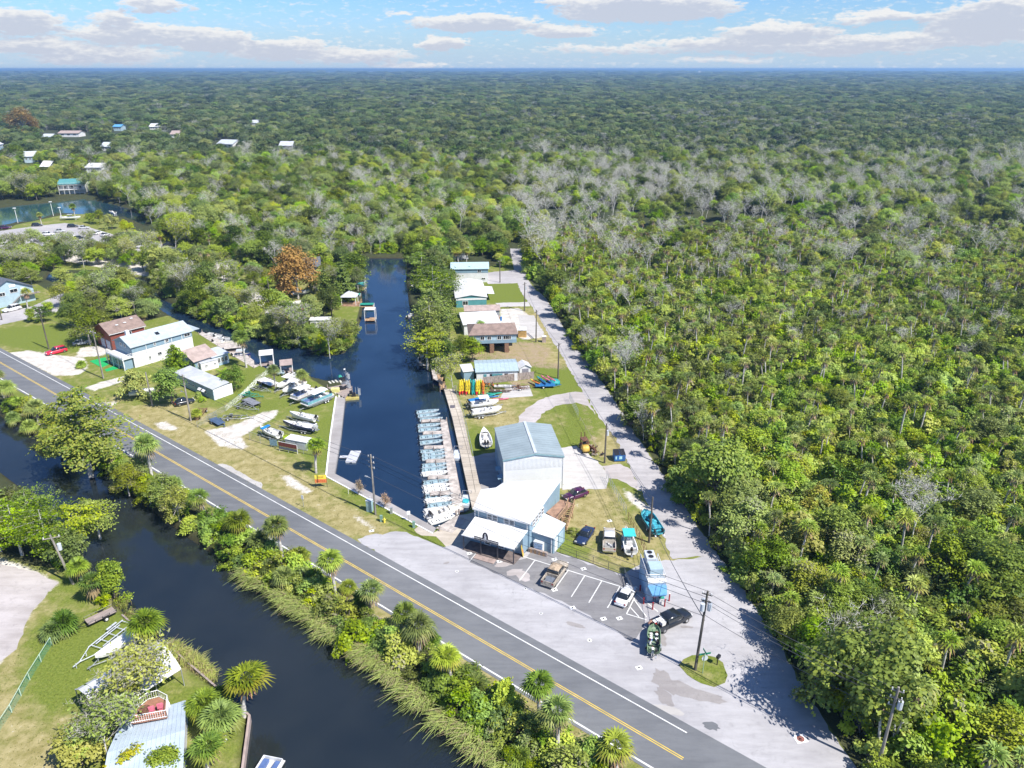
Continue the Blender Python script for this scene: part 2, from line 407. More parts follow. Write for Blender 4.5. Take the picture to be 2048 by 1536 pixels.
def ground_material():
 m = bpy.data.materials.new('ground_cover'); m.use_nodes = True
 t = NT(m.node_tree); m.node_tree.nodes.clear()
 pos = t.node('ShaderNodeNewGeometry').outputs['Position']
 A = {k: t.node('ShaderNodeAttribute', attribute_name=k).outputs['Fac'] for k in ('wood', 'sand', 'dirt', 'dry', 'lush', 'wet')}
 n1 = t.noise(pos, 0.11, 6, 0.6); n2 = t.noise(pos, 0.6, 6, 0.68); n3 = t.noise(pos, 3.2, 4, 0.7)
 gv = t.math('ADD', t.math('MULTIPLY_ADD', n1, 1.5, -.3), t.math('MULTIPLY_ADD', n2, 1.1, -.2))
 gv = t.math('ADD', gv, t.math('MULTIPLY', A['dry'], 0.62)); gv = t.math('SUBTRACT', gv, t.math('MULTIPLY', A['lush'], 0.5))
 green = t.mix(t.ramp(n3, .3, .7), (.105, .145, .018), (.195, .230, .042))
 straw = t.mix(t.ramp(n2, .3, .7), (.240, .208, .075), (.390, .335, .165))
 c = t.mix(t.ramp(gv, 0.62, 1.35), green, straw)
 def over(c, a, k, col, lo=.42, hi=.62):
  f = t.math('ADD', A[a], t.math('MULTIPLY', t.math('SUBTRACT', t.math('ADD', t.math('MULTIPLY', n2, .6), t.math('MULTIPLY', n3, .4)), 0.5), k))
  return t.mix(t.ramp(f, lo, hi), c, col)
 dcol = t.mix(t.ramp(n3, .3, .7), (.24, .165, .105), (.40, .31, .22))
 c = over(c, 'dirt', 2.6, dcol, .6, 1.3)
 scol = t.mix(t.ramp(n2, .3, .7), (.46, .42, .37), (.66, .63, .58))
 c = over(c, 'sand', 1.5, scol, .36, .80)
 bare = t.ramp(t.math('ADD', t.math('MULTIPLY', n2, .62), t.math('MULTIPLY', n3, .38)), 0.60, 0.66)
 c = t.mix(t.math('MULTIPLY', bare, t.math('MULTIPLY', A['dry'], .9)), c, scol)
 farf = t.ramp(t.noise(pos, 0.004, 8, 0.75), .35, .65)
 wcol = t.mix(t.ramp(n2, .3, .75), (.035, .040, .016), (.085, .085, .035))
 wcol = t.mix(farf, wcol, (.045, .060, .028))
 c = over(c, 'wood', 0.5, wcol)
 c = t.mix(A['wet'], c, (.045, .040, .022))
 p = t.node('ShaderNodeBsdfPrincipled'); t.link(c, p.inputs['Base Color']); p.inputs['Roughness'].default_value = 0.9; p.inputs['Specular IOR Level'].default_value = 0.2
 b = t.node('ShaderNodeBump'); b.inputs['Strength'].default_value = 0.7; b.inputs['Distance'].default_value = 0.12
 t.link(t.noise(pos, 5.0, 4, .7), b.inputs['Height']); t.link(b.outputs[0], p.inputs['Normal'])
 o = t.node('ShaderNodeOutputMaterial'); t.link(p.outputs[0], o.inputs[0]); return m
gme = np_mesh('ground', verts, faces, ground_material(), True)
for k, a in (('wood', wood), ('sand', sand), ('dirt', dirt), ('dry', dry), ('lush', lush), ('wet', np.clip(0.9 + wsd.ravel() * 1.1, 0, 1))): attr(gme, k, a)
ground = link('ground', gme, kind='structure')
def water_material():
 m = bpy.data.materials.new('canal_water'); m.use_nodes = True
 t = NT(m.node_tree); m.node_tree.nodes.clear()
 pos = t.node('ShaderNodeNewGeometry').outputs['Position']
 p = t.node('ShaderNodeBsdfPrincipled'); o = t.node('ShaderNodeOutputMaterial'); t.link(p.outputs[0], o.inputs[0])
 sp = t.node('ShaderNodeSeparateXYZ'); t.link(pos, sp.inputs[0])
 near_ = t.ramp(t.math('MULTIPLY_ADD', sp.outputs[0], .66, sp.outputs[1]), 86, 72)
 c = t.mix(t.ramp(t.noise(pos, 0.05, 4, .6), .3, .7), t.mix(near_, (.008, .020, .044), (.012, .017, .020)), t.mix(near_, (.014, .032, .066), (.022, .027, .028)))  # main canal: blue of the reflected sky put into the base; near canal: browner water
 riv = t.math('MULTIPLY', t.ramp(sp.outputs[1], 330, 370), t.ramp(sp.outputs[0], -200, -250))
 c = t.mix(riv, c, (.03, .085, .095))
 t.link(c, p.inputs['Base Color']); p.inputs['Roughness'].default_value = 0.06; p.inputs['IOR'].default_value = 1.5; p.inputs['Specular IOR Level'].default_value = 0.9
 p.inputs['Specular Tint'].default_value = (.75, .88, 1, 1)
 b = t.node('ShaderNodeBump'); b.inputs['Strength'].default_value = 0.11; b.inputs['Distance'].default_value = 0.05
 mp = t.node('ShaderNodeMapping'); mp.inputs['Scale'].default_value = (1, 2.2, 1); mp.inputs['Rotation'].default_value = (0, 0, .5); t.link(pos, mp.inputs[0])
 t.link(t.math('ADD', t.noise(mp.outputs[0], 1.6, 5, .6), t.math('MULTIPLY', t.noise(pos, .12, 3), 2.0)), b.inputs['Height']); t.link(b.outputs[0], p.inputs['Normal'])
 return m
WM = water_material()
wx0, wy0 = min(P[:, 0].min() for P in WP) - 5, min(P[:, 1].min() for P in WP) - 5
wx1, wy1 = max(P[:, 0].max() for P in WP) + 5, max(P[:, 1].max() for P in WP) + 5
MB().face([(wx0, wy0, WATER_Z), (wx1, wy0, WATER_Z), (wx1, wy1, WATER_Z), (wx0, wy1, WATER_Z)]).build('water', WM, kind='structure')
def paving(name, base, dark, light, crack=0.5, stains=0.6, rough=0.85, tint=None):
 if name in MATS: return MATS[name]
 m = bpy.data.materials.new(name); m.use_nodes = True; t = NT(m.node_tree); m.node_tree.nodes.clear()
 pos = t.node('ShaderNodeNewGeometry').outputs['Position']
 mp = t.node('ShaderNodeMapping'); mp.inputs['Rotation'].default_value = (0, 0, R(38)); mp.inputs['Scale'].default_value = (.25, 1.6, 1); t.link(pos, mp.inputs[0])
 big = t.noise(pos, .09, 5, .62); mid = t.noise(pos, .8, 6, .7); st = t.noise(mp.outputs[0], .55, 6, .7)
 c = t.mix(t.ramp(t.math('ADD', t.math('MULTIPLY', big, .5), t.math('MULTIPLY', st, .5)), .36, .64), dark, light)
 c = t.mix(t.math('MULTIPLY', t.ramp(mid, .52, .78), stains), c, tuple(x * .62 for x in base))
 c = t.mix(t.math('MULTIPLY', t.ramp(t.noise(pos, .35, 7, .75), .56, .62), stains * .35), c, tuple(x * .7 for x in base))
 c = t.mix(t.math('MULTIPLY', t.ramp(t.noise(mp.outputs[0], 2.2, 4, .7), .60, .70), stains * .4), c, tuple(x * .66 for x in base))
 fl = t.noise(pos, 9.0, 3, .8); c = t.mix(t.math('MULTIPLY', t.ramp(fl, .55, .8), .30), c, tuple(min(1, x * 1.5) for x in light))
 vo = t.node('ShaderNodeTexVoronoi', feature='DISTANCE_TO_EDGE'); vo.inputs['Scale'].default_value = .16
 wv = t.node('ShaderNodeMix', data_type='VECTOR'); wv.inputs[0].default_value = .12; t.link(pos, wv.inputs[4])
 nz = t.node('ShaderNodeTexNoise'); nz.inputs['Scale'].default_value = .5; t.link(pos, nz.inputs['Vector'])
 ad = t.node('ShaderNodeVectorMath', operation='MULTIPLY_ADD'); t.link(nz.outputs['Color'], ad.inputs[0]); ad.inputs[1].default_value = (5, 5, 0); t.link(pos, ad.inputs[2])
 t.link(ad.outputs[0], vo.inputs['Vector'])
 c = t.mix(t.math('MULTIPLY', t.math('MULTIPLY', t.ramp(vo.outputs[0], .006, .002), t.ramp(big, .5, .62)), crack * .8), c, tuple(x * .45 for x in base))
 p = t.node('ShaderNodeBsdfPrincipled'); t.link(c, p.inputs['Base Color']); p.inputs['Roughness'].default_value = rough; p.inputs['Specular IOR Level'].default_value = .25
 b = t.node('ShaderNodeBump'); b.inputs['Strength'].default_value = .25; b.inputs['Distance'].default_value = .02; t.link(t.noise(pos, 14, 3, .8), b.inputs['Height']); t.link(b.outputs[0], p.inputs['Normal'])
 o = t.node('ShaderNodeOutputMaterial'); t.link(p.outputs[0], o.inputs[0]); MATS[name] = m; return m
M_ROAD = paving('road_asphalt', (.150, .156, .166), (.128, .134, .145), (.180, .187, .197), .25, .25)
M_LOT = paving('lot_paving', (.38, .37, .38), (.33, .32, .33), (.45, .44, .45), .6, .55)
M_PARK = paving('parking_asphalt', (.205, .20, .205), (.17, .166, .172), (.255, .25, .252), .5, .8)
M_STREET = paving('street_paving', (.38, .36, .36), (.33, .315, .32), (.46, .44, .44), .5, .6)
M_CONC = paving('concrete_slab', (.46, .44, .42), (.40, .38, .36), (.53, .51, .49), .5, .5)
M_WALK = paving('concrete_walk', (.33, .31, .30), (.27, .25, .24), (.39, .37, .36), .3, .6)
M_TAN = paving('tan_concrete', (.48, .42, .34), (.38, .33, .27), (.56, .50, .42), .3, .6)
M_GRAV = paving('gravel', (.42, .38, .37), (.35, .315, .30), (.50, .46, .45), 0, .7)
M_PATCHD = paving('patch_dark', (.29, .27, .265), (.26, .24, .235), (.34, .32, .31), .2, .8)
M_LINEW = mat('road_paint_white', (.72, .72, .70), .6, var=.12, vscale=.8)
M_LINEY = mat('road_paint_yellow', (.70, .49, .075), .6, var=.12, vscale=.8)
def ext(pts, a, b):
 p = [at(x, y) for x, y in pts]
 d0 = (p[0] - p[1]).normalized(); d1 = (p[-1] - p[-2]).normalized()
 return [p[0] + d0 * a] + p + [p[-1] + d1 * b]
LN_R = ext([(0, 702), (105, 761), (195, 809), (361, 900), (516, 981), (614, 1037), (755, 1117), (899, 1199), (993, 1263), (1300, 1424), (1536, 1553)], 160, 60)
LN_C = ext([(4, 727), (105, 785), (197, 839), (289, 890), (380, 942), (458, 987), (614, 1077), (735, 1150), (993, 1299), (1300, 1479), (1400, 1537)], 160, 60)
LN_L = ext([(0, 757), (100, 815), (197, 872), (240, 896), (401, 994), (458, 1029), (536, 1077), (700, 1175), (794, 1231), (864, 1271), (1046, 1382), (1204, 1477), (1300, 1536)], 160, 60)
def fit(l):
 """smooth a traced line: cubic through its points"""
 X = np.array([p.x for p in l]); Y = np.array([p.y for p in l]); c = np.polyfit(X, Y, 3); return c
def resample(c, x0, x1, n): return [Vector((x, float(np.polyval(c, x)), 0)) for x in np.linspace(x0, x1, n)]
CR, CC, CLf = fit(LN_R[1:-1]), fit(LN_C[1:-1]), fit(LN_L[1:-1])
X0, X1 = -150, 52
def run(c, x0, x1, n=50, e0=0, e1=0):
 p = resample(c, x0, x1, n)
 if e0: p = [p[0] + (p[0] - p[1]).normalized() * e0] + p
 if e1: p = p + [p[-1] + (p[-1] - p[-2]).normalized() * e1]
 return p
def off(path, d):
 o = []
 for i, p in enumerate(path):
  t = (path[min(i + 1, len(path) - 1)] - path[max(i - 1, 0)]).normalized(); o.append(p + Vector((t.y, -t.x, 0)) * d)
 return o
def ribbon(name, A, B, z, m, parent=None, kind='structure', z1=None):
 b = MB(); n = len(A)
 vs = [(p.x, p.y, z) for p in A] + [(p.x, p.y, z) for p in B]
 b.add(vs, [(i, i + 1, n + i + 1, n + i) for i in range(n - 1)])
 o = b.build(name, m, parent)
 if kind: o['kind'] = kind
 return o
rr = run(CR, X0, X1, 60, 60, 60); rl = run(CLf, X0, X1, 60, 60, 60); rc = run(CC, X0, X1, 60, 60, 60)
Z = .03
ribbon('main_road', off(rr, -1.15), off(rl, .45), Z, M_ROAD)
def along(path, hw, z, name, m):
 return ribbon(name, off(path, -hw), off(path, hw), z, m)
xe = at(1373, 1463).x
along(run(CR, X0, xe, 60, 60), .075, Z + .006, 'edge_line', M_LINEW)
xc = at(1366, 1517).x
for d in (-.13, .13): along(off(run(CC, X0, xc, 60, 60), d), .055, Z + .006, 'centre_line', M_LINEY)
along(off(rl, -.05), .11, Z + .008, 'edge_line', M_LINEW)
sheet('lot_paving', [(712, 1079), (735, 1072), (765, 1066), (800, 1062), (830, 1070), (885, 1093), (905, 1088), (1040, 1108), (1066, 1098), (1112, 1102), (1247, 1150), (1262, 1140), (1290, 1124), (1345, 1118), (1436, 1110), (1484, 1173), (1560, 1290), (1625, 1405), (1712, 1536), (1800, 1700), (1700, 1700),
 (1536, 1552), (1386, 1466), (1250, 1392), (1087, 1302), (990, 1248), (860, 1172)], .018, M_LOT)
E1 = [(1020, 497), (1024, 520), (1030, 549), (1040, 580), (1057, 604), (1077, 631), (1100, 674), (1128, 717), (1148, 755), (1166, 785), (1200, 837), (1234, 880), (1256, 925), (1263, 942), (1285, 985), (1300, 1018), (1312, 1044), (1330, 1080), (1345, 1118)]
E2 = [(1045, 497), (1050, 540), (1056, 560), (1070, 578), (1092, 596), (1122, 645), (1141, 680), (1182, 733), (1232, 805), (1279, 880), (1316, 935), (1352, 990), (1395, 1052), (1436, 1112)]
sheet('side_street', E1 + E2[::-1], .022, M_STREET)
sheet('parking_surface', [(930, 1097), (985, 1108), (1045, 1122), (1066, 1100), (1111, 1105), (1246, 1151), (1262, 1178), (1290, 1232), (1288, 1262), (1262, 1283), (1215, 1252), (1160, 1220), (1100, 1192), (1040, 1168), (1000, 1150), (940, 1125)], .026, M_PARK)
sheet('concrete_pad', [(1118, 896), (1152, 892), (1186, 915), (1205, 932), (1218, 957), (1214, 976), (1125, 980)], .03, M_CONC)
sheet('gravel_apron', [(1206, 932), (1240, 928), (1262, 940), (1284, 985), (1262, 972), (1236, 957), (1218, 955)], .014, M_GRAV)
sheet('gravel_drive', [(1036, 848), (1040, 832), (1055, 815), (1080, 799), (1112, 789), (1150, 783), (1168, 785), (1192, 830), (1175, 812), (1152, 805), (1118, 810), (1092, 822), (1072, 842), (1066, 850)], .012, M_GRAV)
sheet('boatyard_slab', [(1000, 797), (1010, 777), (1058, 770), (1066, 792)], .02, M_CONC, amp=0)
sheet('layby', [(426, 931), (448, 926), (480, 943), (525, 969), (519, 983), (470, 955)], .02, M_CONC)
sheet('grass_island', [(1357, 1330), (1366, 1318), (1384, 1311), (1405, 1309), (1430, 1313), (1446, 1326), (1455, 1350), (1450, 1366), (1428, 1374), (1402, 1366), (1375, 1350)], .045, gme.materials[0], amp=.05)
sheet('shop_forecourt', [(829, 1061), (835, 1050), (866, 1066), (920, 1029), (975, 1020), (970, 1100), (905, 1090), (890, 1094), (871, 1072), (846, 1071)], .024, M_TAN)
sheet('shed_yard', [(941, 913), (990, 905), (1006, 985), (962, 1000)], .02, M_WALK)
sheet('side_lane', [(-40, 660), (0, 650), (58, 637), (125, 622), (160, 612), (160, 585), (120, 588), (65, 612), (0, 628), (-100, 650)], .02, M_STREET)
sheet('car_park', [(-80, 500), (0, 462), (70, 452), (130, 446), (170, 452), (230, 470), (300, 482), (410, 512), (420, 530), (330, 532), (200, 512), (100, 500), (0, 510)], .02, M_STREET)
sheet('driveway_slab', [(1036, 630), (1068, 631), (1092, 673), (1046, 674)], .02, M_CONC)
sheet('driveway_slab', [(990, 606), (1057, 604), (1062, 612), (1000, 614)], .02, M_CONC)
sheet('boat_ramp', [(975, 545), (1030, 540), (1040, 566), (975, 568)], .02, M_STREET)
sheet('river_yard', [(-40, 1118), (60, 1140), (118, 1166), (88, 1196), (60, 1230), (30, 1300), (-10, 1330), (-60, 1340)], .012, M_GRAV)
def stripe(a, b, w=.06, z=.034):
 A, B = at(*a), at(*b); t = (B - A).normalized(); n = Vector((t.y, -t.x, 0)) * w
 return [(p.x, p.y, z) for p in (A - n, B - n, B + n, A + n)]
for k, (a, b) in enumerate([((1040, 1111), (1070, 1120.5)), ((1070, 1120.5), (1240, 1173)), ((1070, 1120.5), (1039, 1161.5)), ((1137, 1140), (1109, 1179)), ((1170, 1151), (1142.6, 1194)), ((1204, 1161.5), (1177.7, 1205.5)), ((1240, 1173), (1215, 1216)),
    ((1273, 1188), (1253, 1228)), ((1253, 1228), (1293, 1240)), ((1267.6, 1198.7), (1293, 1234)), ((1260.7, 1215), (1278, 1234)), ((1273, 1188), (1316, 1224)), ((952.7, 1106), (939, 1123)), ((992.8, 1112), (984, 1124))]):
 b_ = MB(); b_.face(stripe(a, b, .07 if k < 12 else .05, .034 + .0004 * k)); b_.build('bay_line', M_LINEW, kind='structure')
random.seed(5)
def blot(px, py, rx, ry, m, z, name='paving_patch', rot=0):
 c = at(px, py); pts = []
 for k in range(16):
  a = 2 * PI * k / 16; r = 1 + random.uniform(-.22, .22); x, y = math.cos(a) * rx * r, math.sin(a) * ry * r
  pts.append((c.x + x * math.cos(rot) - y * math.sin(rot), c.y + x * math.sin(rot) + y * math.cos(rot), z))
 o = MB().face(pts).build(name, m); o['kind'] = 'structure'
for (x, y, rx, ry, m, rot) in [(1350, 1375, 2.6, 1.1, M_PATCHD, -.5), (1328, 1362, 1.0, 2.0, M_PATCHD, .3), (1400, 1392, 3.0, .8, M_PATCHD, -.3), (1330, 1395, .8, 1.6, M_PATCHD, .4), (1422, 1452, .9, .55, M_ROAD, -.4), (1372, 1254, .9, .25, M_PATCHD, -.1), (893, 1126, .5, .25, M_PATCHD, .4),
   (1030, 1145, 1.3, .7, M_GRAV, .4), (1010, 1128, 1.5, .6, M_GRAV, .3), (1046, 1152, .9, 1.3, M_GRAV, .5), (1150, 1250, 1.3, .35, M_PATCHD, -.4), (1320, 1278, .8, 1.4, M_PATCHD, .1), (1335, 1420, 2.2, .7, M_CONC, -.3)]:
 blot(x, y, rx, ry, m, .0275 + random.random() * .002, rot=rot)
M_CAP = mat('survey_cap', (.78, .78, .76), .7); M_DOT = mat('drain_plug', (.03, .03, .035), .6)
caps = [(939, 1107, 1), (999, 1123, 1), (1109, 1119, 1), (1167, 1138, 1), (1109, 1180, 1), (1145, 1216, 1), (1207, 1238, 1), (1239, 1237, 1), (1278, 1336, 1), (1219, 1042, 1), (743, 1062, 1), (914, 1143, .5), (1082, 1227, .4), (1179, 1281, .7), (1051, 1178, .4)]
for i, (x, y, s) in enumerate(caps):
 p = at(x, y)
 r = thing('monitoring_cap', ('small square white survey cap with dark plug set flush in the paving' if s == 1 else 'small dark round plug with faint pale collar set in the light paving'), 'ground cap', (p.x, p.y, .036), .35, 'square caps set in the paving' if s == 1 else 'round plugs in the pale paving')
 if s == 1: MB().box((0, 0, .005), (.78, .62, .01)).build('collar', M_CAP, r)
 else: MB().cyl((0, 0, 0), (0, 0, .01), .32 * s + .1, 12).build('collar', M_CAP, r)
 MB().cyl((0, 0, .01), (0, 0, .02), .13, 10).build('plug', M_DOT, r)
r = thing('manhole_cover', 'round rusty manhole cover in a white painted square on the junction paving', 'manhole cover', at(1601, 1478) + Vector((0, 0, .03)), .2)
MB().box((0, 0, .01), (1.35, 1.1, .012)).build('collar', M_CAP, r); MB().cyl((0, 0, .016), (0, 0, .03), .42, 20).build('lid', mat('rust_iron', (.25, .10, .08), .7, var=.3, vscale=6), r)
# --- vegetation
L_OAK = leaf_mat('leaf_oak', (0.082, 0.126, 0.027), (0.319, 0.400, 0.082))
F_OAK = leaf_mat('far_oak', (0.053, 0.090, 0.031), (0.191, 0.246, 0.075))
F_OLI = leaf_mat('far_olive', (0.092, 0.120, 0.040), (0.273, 0.312, 0.101))
F_GRN = leaf_mat('far_green', (0.067, 0.121, 0.026), (0.232, 0.328, 0.063))
F_MOS = leaf_mat('far_moss', (.15, .16, .13), (.34, .35, .29))
L_OLIVE = leaf_mat('leaf_olive', (0.125, 0.161, 0.029), (0.399, 0.464, 0.082))
L_GREEN = leaf_mat('leaf_green', (0.095, 0.162, 0.023), (0.365, 0.500, 0.061))
L_LIME = leaf_mat('leaf_lime', (0.148, 0.232, 0.021), (0.470, 0.571, 0.064))
L_YEL = leaf_mat('leaf_yellow', (.22, .24, .03), (.46, .46, .07))
L_CYP = leaf_mat('leaf_cypress', (0.161, 0.190, 0.027), (0.493, 0.488, 0.072))
L_WIL = leaf_mat('leaf_feather', (.070, .110, .022), (.250, .325, .065))
L_RUST = leaf_mat('leaf_rust', (0.240, 0.138, 0.042), (0.550, 0.330, 0.105))
L_MOSS = leaf_mat('leaf_moss', (0.156, 0.158, 0.080), (0.390, 0.389, 0.210))
L_PALM = leaf_mat('palm_frond', (0.095, 0.144, 0.027), (0.382, 0.480, 0.096), translu=.2)
L_PALMY = leaf_mat('palm_frond_yellow', (.150, .170, .035), (.370, .380, .085), translu=.2)
L_DEAD = leaf_mat('palm_frond_dead', (0.265, 0.184, 0.102), (0.436, 0.303, 0.182), translu=.1)
L_REED = leaf_mat('reed_blade', (.150, .215, .050), (.460, .520, .150), translu=.2)
L_REEDB = leaf_mat('reed_blade_brown', (0.192, 0.156, 0.072), (0.440, 0.363, 0.209), translu=.2)
BARK = mat('bark', (.17, .145, .12), .9, var=.35, vscale=3)
BARKG = mat('bark_grey', (.50, .475, .44), .9, var=.3, vscale=3)
BARKP = mat('bark_pale', (.62, .60, .56), .9, var=.25, vscale=3)
BARKD = mat('bark_dark', (.07, .06, .05), .9, var=.35, vscale=3)
def rot_to(d):
 """3 orthonormal axes with the third along d, vectorised"""
 d = d / (np.linalg.norm(d, axis=1, keepdims=True) + 1e-9)
 up = np.where(np.abs(d[:, 2:3]) < .9, np.array([[0, 0, 1.]]), np.array([[1., 0, 0]]))
 a = np.cross(d, up); a /= np.linalg.norm(a, axis=1, keepdims=True) + 1e-9
 b = np.cross(d, a); return a, b, d
def cards(rng, P, Nrm, size, asp=1.5):
 n = len(P); a, b, d = rot_to(Nrm)
 th = rng.uniform(0, 2 * PI, n)[:, None]; u = a * np.cos(th) + b * np.sin(th); v = -a * np.sin(th) + b * np.cos(th)
 s = (size * rng.uniform(.6, 1.35, n))[:, None]
 V = np.stack([P - u * s * asp * .5, P + v * s * .5, P + u * s * asp * .5, P - v * s * .5], 1).reshape(-1, 3)
 return V, np.arange(4 * n).reshape(n, 4)
def lobes(rng, C, Rr, per, size, flat=1.0, upb=.95, shell=.55):
 P, N = [], []
 for c, r in zip(C, Rr):
  k = max(4, int(per * (r / np.mean(Rr)) ** 2))
  d = rng.normal(size=(k, 3)); d /= np.linalg.norm(d, axis=1, keepdims=True)
  d[:, 2] = np.where(d[:, 2] < -.35, -d[:, 2], d[:, 2])
  rad = r * (shell + (1 - shell) * rng.random(k)) * (1 + .22 * rng.normal(size=k))
  p = d * rad[:, None]; p[:, 2] *= flat
  P.append(c + p); N.append(d * .8 + np.array([.4, -.3, upb]) + rng.normal(size=(k, 3)) * .38)
 return cards(rng, np.concatenate(P), np.concatenate(N), size)
def np_obj_mesh(name, parts):
 """parts: list of (V, F, material)"""
 Vs, Fs, Ms, mats, off_ = [], [], [], [], 0
 for V, F, m in parts:
  if m not in mats: mats.append(m)
  Vs.append(V); Fs.append(F + off_); Ms += [mats.index(m)] * len(F); off_ += len(V)
 me = bpy.data.meshes.new(name); V = np.concatenate(Vs)
 me.vertices.add(len(V)); me.vertices.foreach_set('co', V.astype(np.float32).ravel())
 tot = sum(f.size for f in Fs); me.loops.add(tot); me.loops.foreach_set('vertex_index', np.concatenate([f.ravel() for f in Fs]).astype(np.int32))
 ls, s = [], 0
 for f in Fs: ls.append(s + np.arange(len(f)) * f.shape[1]); s += f.size
 ls = np.concatenate(ls).astype(np.int32); me.polygons.add(len(ls)); me.polygons.foreach_set('loop_start', ls)
 for m in mats: me.materials.append(m)
 me.polygons.foreach_set('material_index', Ms); me.update(calc_edges=True); me.validate(); return me
def branch_parts(rng, segs, n=4):
 """segs: (p0, p1, r0, r1) -> verts, quads"""
 S = np.array([[*a, *b, r0, r1] for a, b, r0, r1 in segs]); p0, p1 = S[:, :3], S[:, 3:6]
 a, b, d = rot_to(p1 - p0); V = []
 for p, r in ((p0, S[:, 6:7]), (p1, S[:, 7:8])):
  for k in range(n):
   th = 2 * PI * k / n; V.append(p + (a * math.cos(th) + b * math.sin(th)) * r)
 V = np.stack(V, 1).reshape(-1, 3); m = len(S); F = []
 base = np.arange(m)[:, None] * 2 * n
 for k in range(n): F.append(np.concatenate([base + k, base + (k + 1) % n, base + n + (k + 1) % n, base + n + k], 1))
 return V, np.stack(F, 1).reshape(-1, 4)
def grow(rng, h, spread, levels=3, kids=4, r=.22, lean=(0, 0), fork=.35, up=.45, jitter=.3):
 """a trunk with limbs; returns segments and the tips"""
 segs, tips = [], []
 def rec(p, d, L, r, lev):
  steps = 3 if lev < levels else 2
  q = p
  for i in range(steps):
   d = d + rng.normal(size=3) * jitter * .35; d[2] += .06; d /= np.linalg.norm(d)
   q2 = q + d * L / steps; r2 = r * (1 - .3 * (i + 1) / steps); segs.append((q, q2, r * (1 - .3 * i / steps), r2)); q = q2
   if lev < levels and (i > 0 or lev > 0):
    for _ in range(kids if i == steps - 1 else max(1, kids - 2)):
     a = rng.uniform(0, 2 * PI); o = np.array([math.cos(a), math.sin(a), up + rng.normal() * .2]); nd = d * .45 + o * spread
     rec(q, nd / np.linalg.norm(nd), L * rng.uniform(.5, .75), r2 * .55, lev + 1)
  tips.append(q)
 d0 = np.array([lean[0], lean[1], 1.0]); rec(np.zeros(3) - np.array([0, 0, .3]), d0 / np.linalg.norm(d0), h, r, 0)
 return segs, np.array(tips)
PROTO = {}
def proto(kind, crown, trunk): PROTO.setdefault(kind, []).append((crown, trunk))
def make_broad(kind, seed, h, rx, rz, nl, per, size, m, m2=None, bark=BARK, low=.38, flat=.8, gap=.0):
 rng = np.random.default_rng(seed)
 a = rng.uniform(0, 2 * PI, nl); rr_ = np.sqrt(rng.random(nl)); C = np.stack([np.cos(a) * rr_ * rx * .78, np.sin(a) * rr_ * rx * .78, np.zeros(nl)], 1)
 C[:, :2] *= 1 + .18 * rng.normal(size=(nl, 1))
 C[:, 2] = h - rz * (.35 + .95 * rr_ ** 2.0) + rng.normal(size=nl) * rz * .16
 Rr = rx * rng.uniform(.24, .42, nl)
 inn = rng.random(nl) < .25; C[inn, 2] -= rz * .7
 V, F = lobes(rng, C, Rr, per, size, flat)
 parts = [(V, F, m)]
 if m2:
  k = rng.permutation(nl)[:max(1, nl // 4)]; V, F = lobes(rng, C[k] + .1, Rr[k], per * .7, size, flat); parts.append((V, F, m2))
 crown = np_obj_mesh('crown', parts)
 segs = []; top = np.array([0, 0, h * low]); segs.append((np.array([0, 0, -.4]), top, .045 * h * .5 + .06, .03 * h * .5 + .05))
 for c in C[:: max(1, nl // 12)]:
  mid = top * .5 + c * .5 + np.array([0, 0, -.3]); segs.append((top, mid, .11, .07)); segs.append((mid, c, .07, .03))
 V, F = branch_parts(rng, segs); proto(kind, crown, np_obj_mesh('trunk', [(V, F, bark)]))
def make_bare(kind, seed, h, bark, moss=None, levels=3, kids=3, spread=.8, size=.3, per=3):
 rng = np.random.default_rng(seed); segs, tips = grow(rng, h * .5, spread, levels, kids, r=.13)
 big = [s for s in segs if s[2] > .05]; small = [s for s in segs if s[2] <= .05]
 tw = []
 for t in tips:
  for _ in range(3):
   d = rng.normal(size=3); d[2] = abs(d[2]) * .8; d /= np.linalg.norm(d); tw.append((t, t + d * rng.uniform(.4, 1.0), .022, .010))
 V, F = branch_parts(rng, small + tw, 3); parts = [(V * [1, 1, 1], F, bark)]
 if moss:
  P = np.repeat(tips, per, 0) + rng.normal(size=(len(tips) * per, 3)) * .45; V, F = cards(rng, P, rng.normal(size=P.shape) + [0, 0, .6], size); parts.append((V, F, moss))
 crown = np_obj_mesh('crown', parts); V, F = branch_parts(rng, big, 5); proto(kind, crown, np_obj_mesh('trunk', [(V, F, bark)]))
def fan(rng, base, d, L, nseg, w, droop):
 """one costapalmate leaf: petiole plus a folded fan of tapering segments"""
 d = d / np.linalg.norm(d); side = np.cross(d, [0, 0, 1.]); side /= np.linalg.norm(side) + 1e-9; nrm = np.cross(side, d)
 V, F = [], []
 hub = base + d * L * .42; V += [base - side * .03, base + side * .03, hub + side * .025, hub - side * .025]; F.append((0, 1, 2, 3))
 for i in range(nseg):
  a = (i / (nseg - 1) - .5) * 2 * 1.75; dr = math.cos(a) * d + math.sin(a) * side; ln = L * .62 * (1 - .28 * abs(a) / 1.75) * rng.uniform(.88, 1.1)
  pn = np.cross(nrm, dr); mid = hub + dr * ln * .55 + nrm * (.03 if i % 2 else -.03) ; mid[2] -= droop * ln * .18
  tip = hub + dr * ln; tip[2] -= droop * ln * .62; k = len(V)
  V += [hub, mid + pn * w, tip, mid - pn * w]; F.append((k, k + 1, k + 2, k + 3))
 return V, F
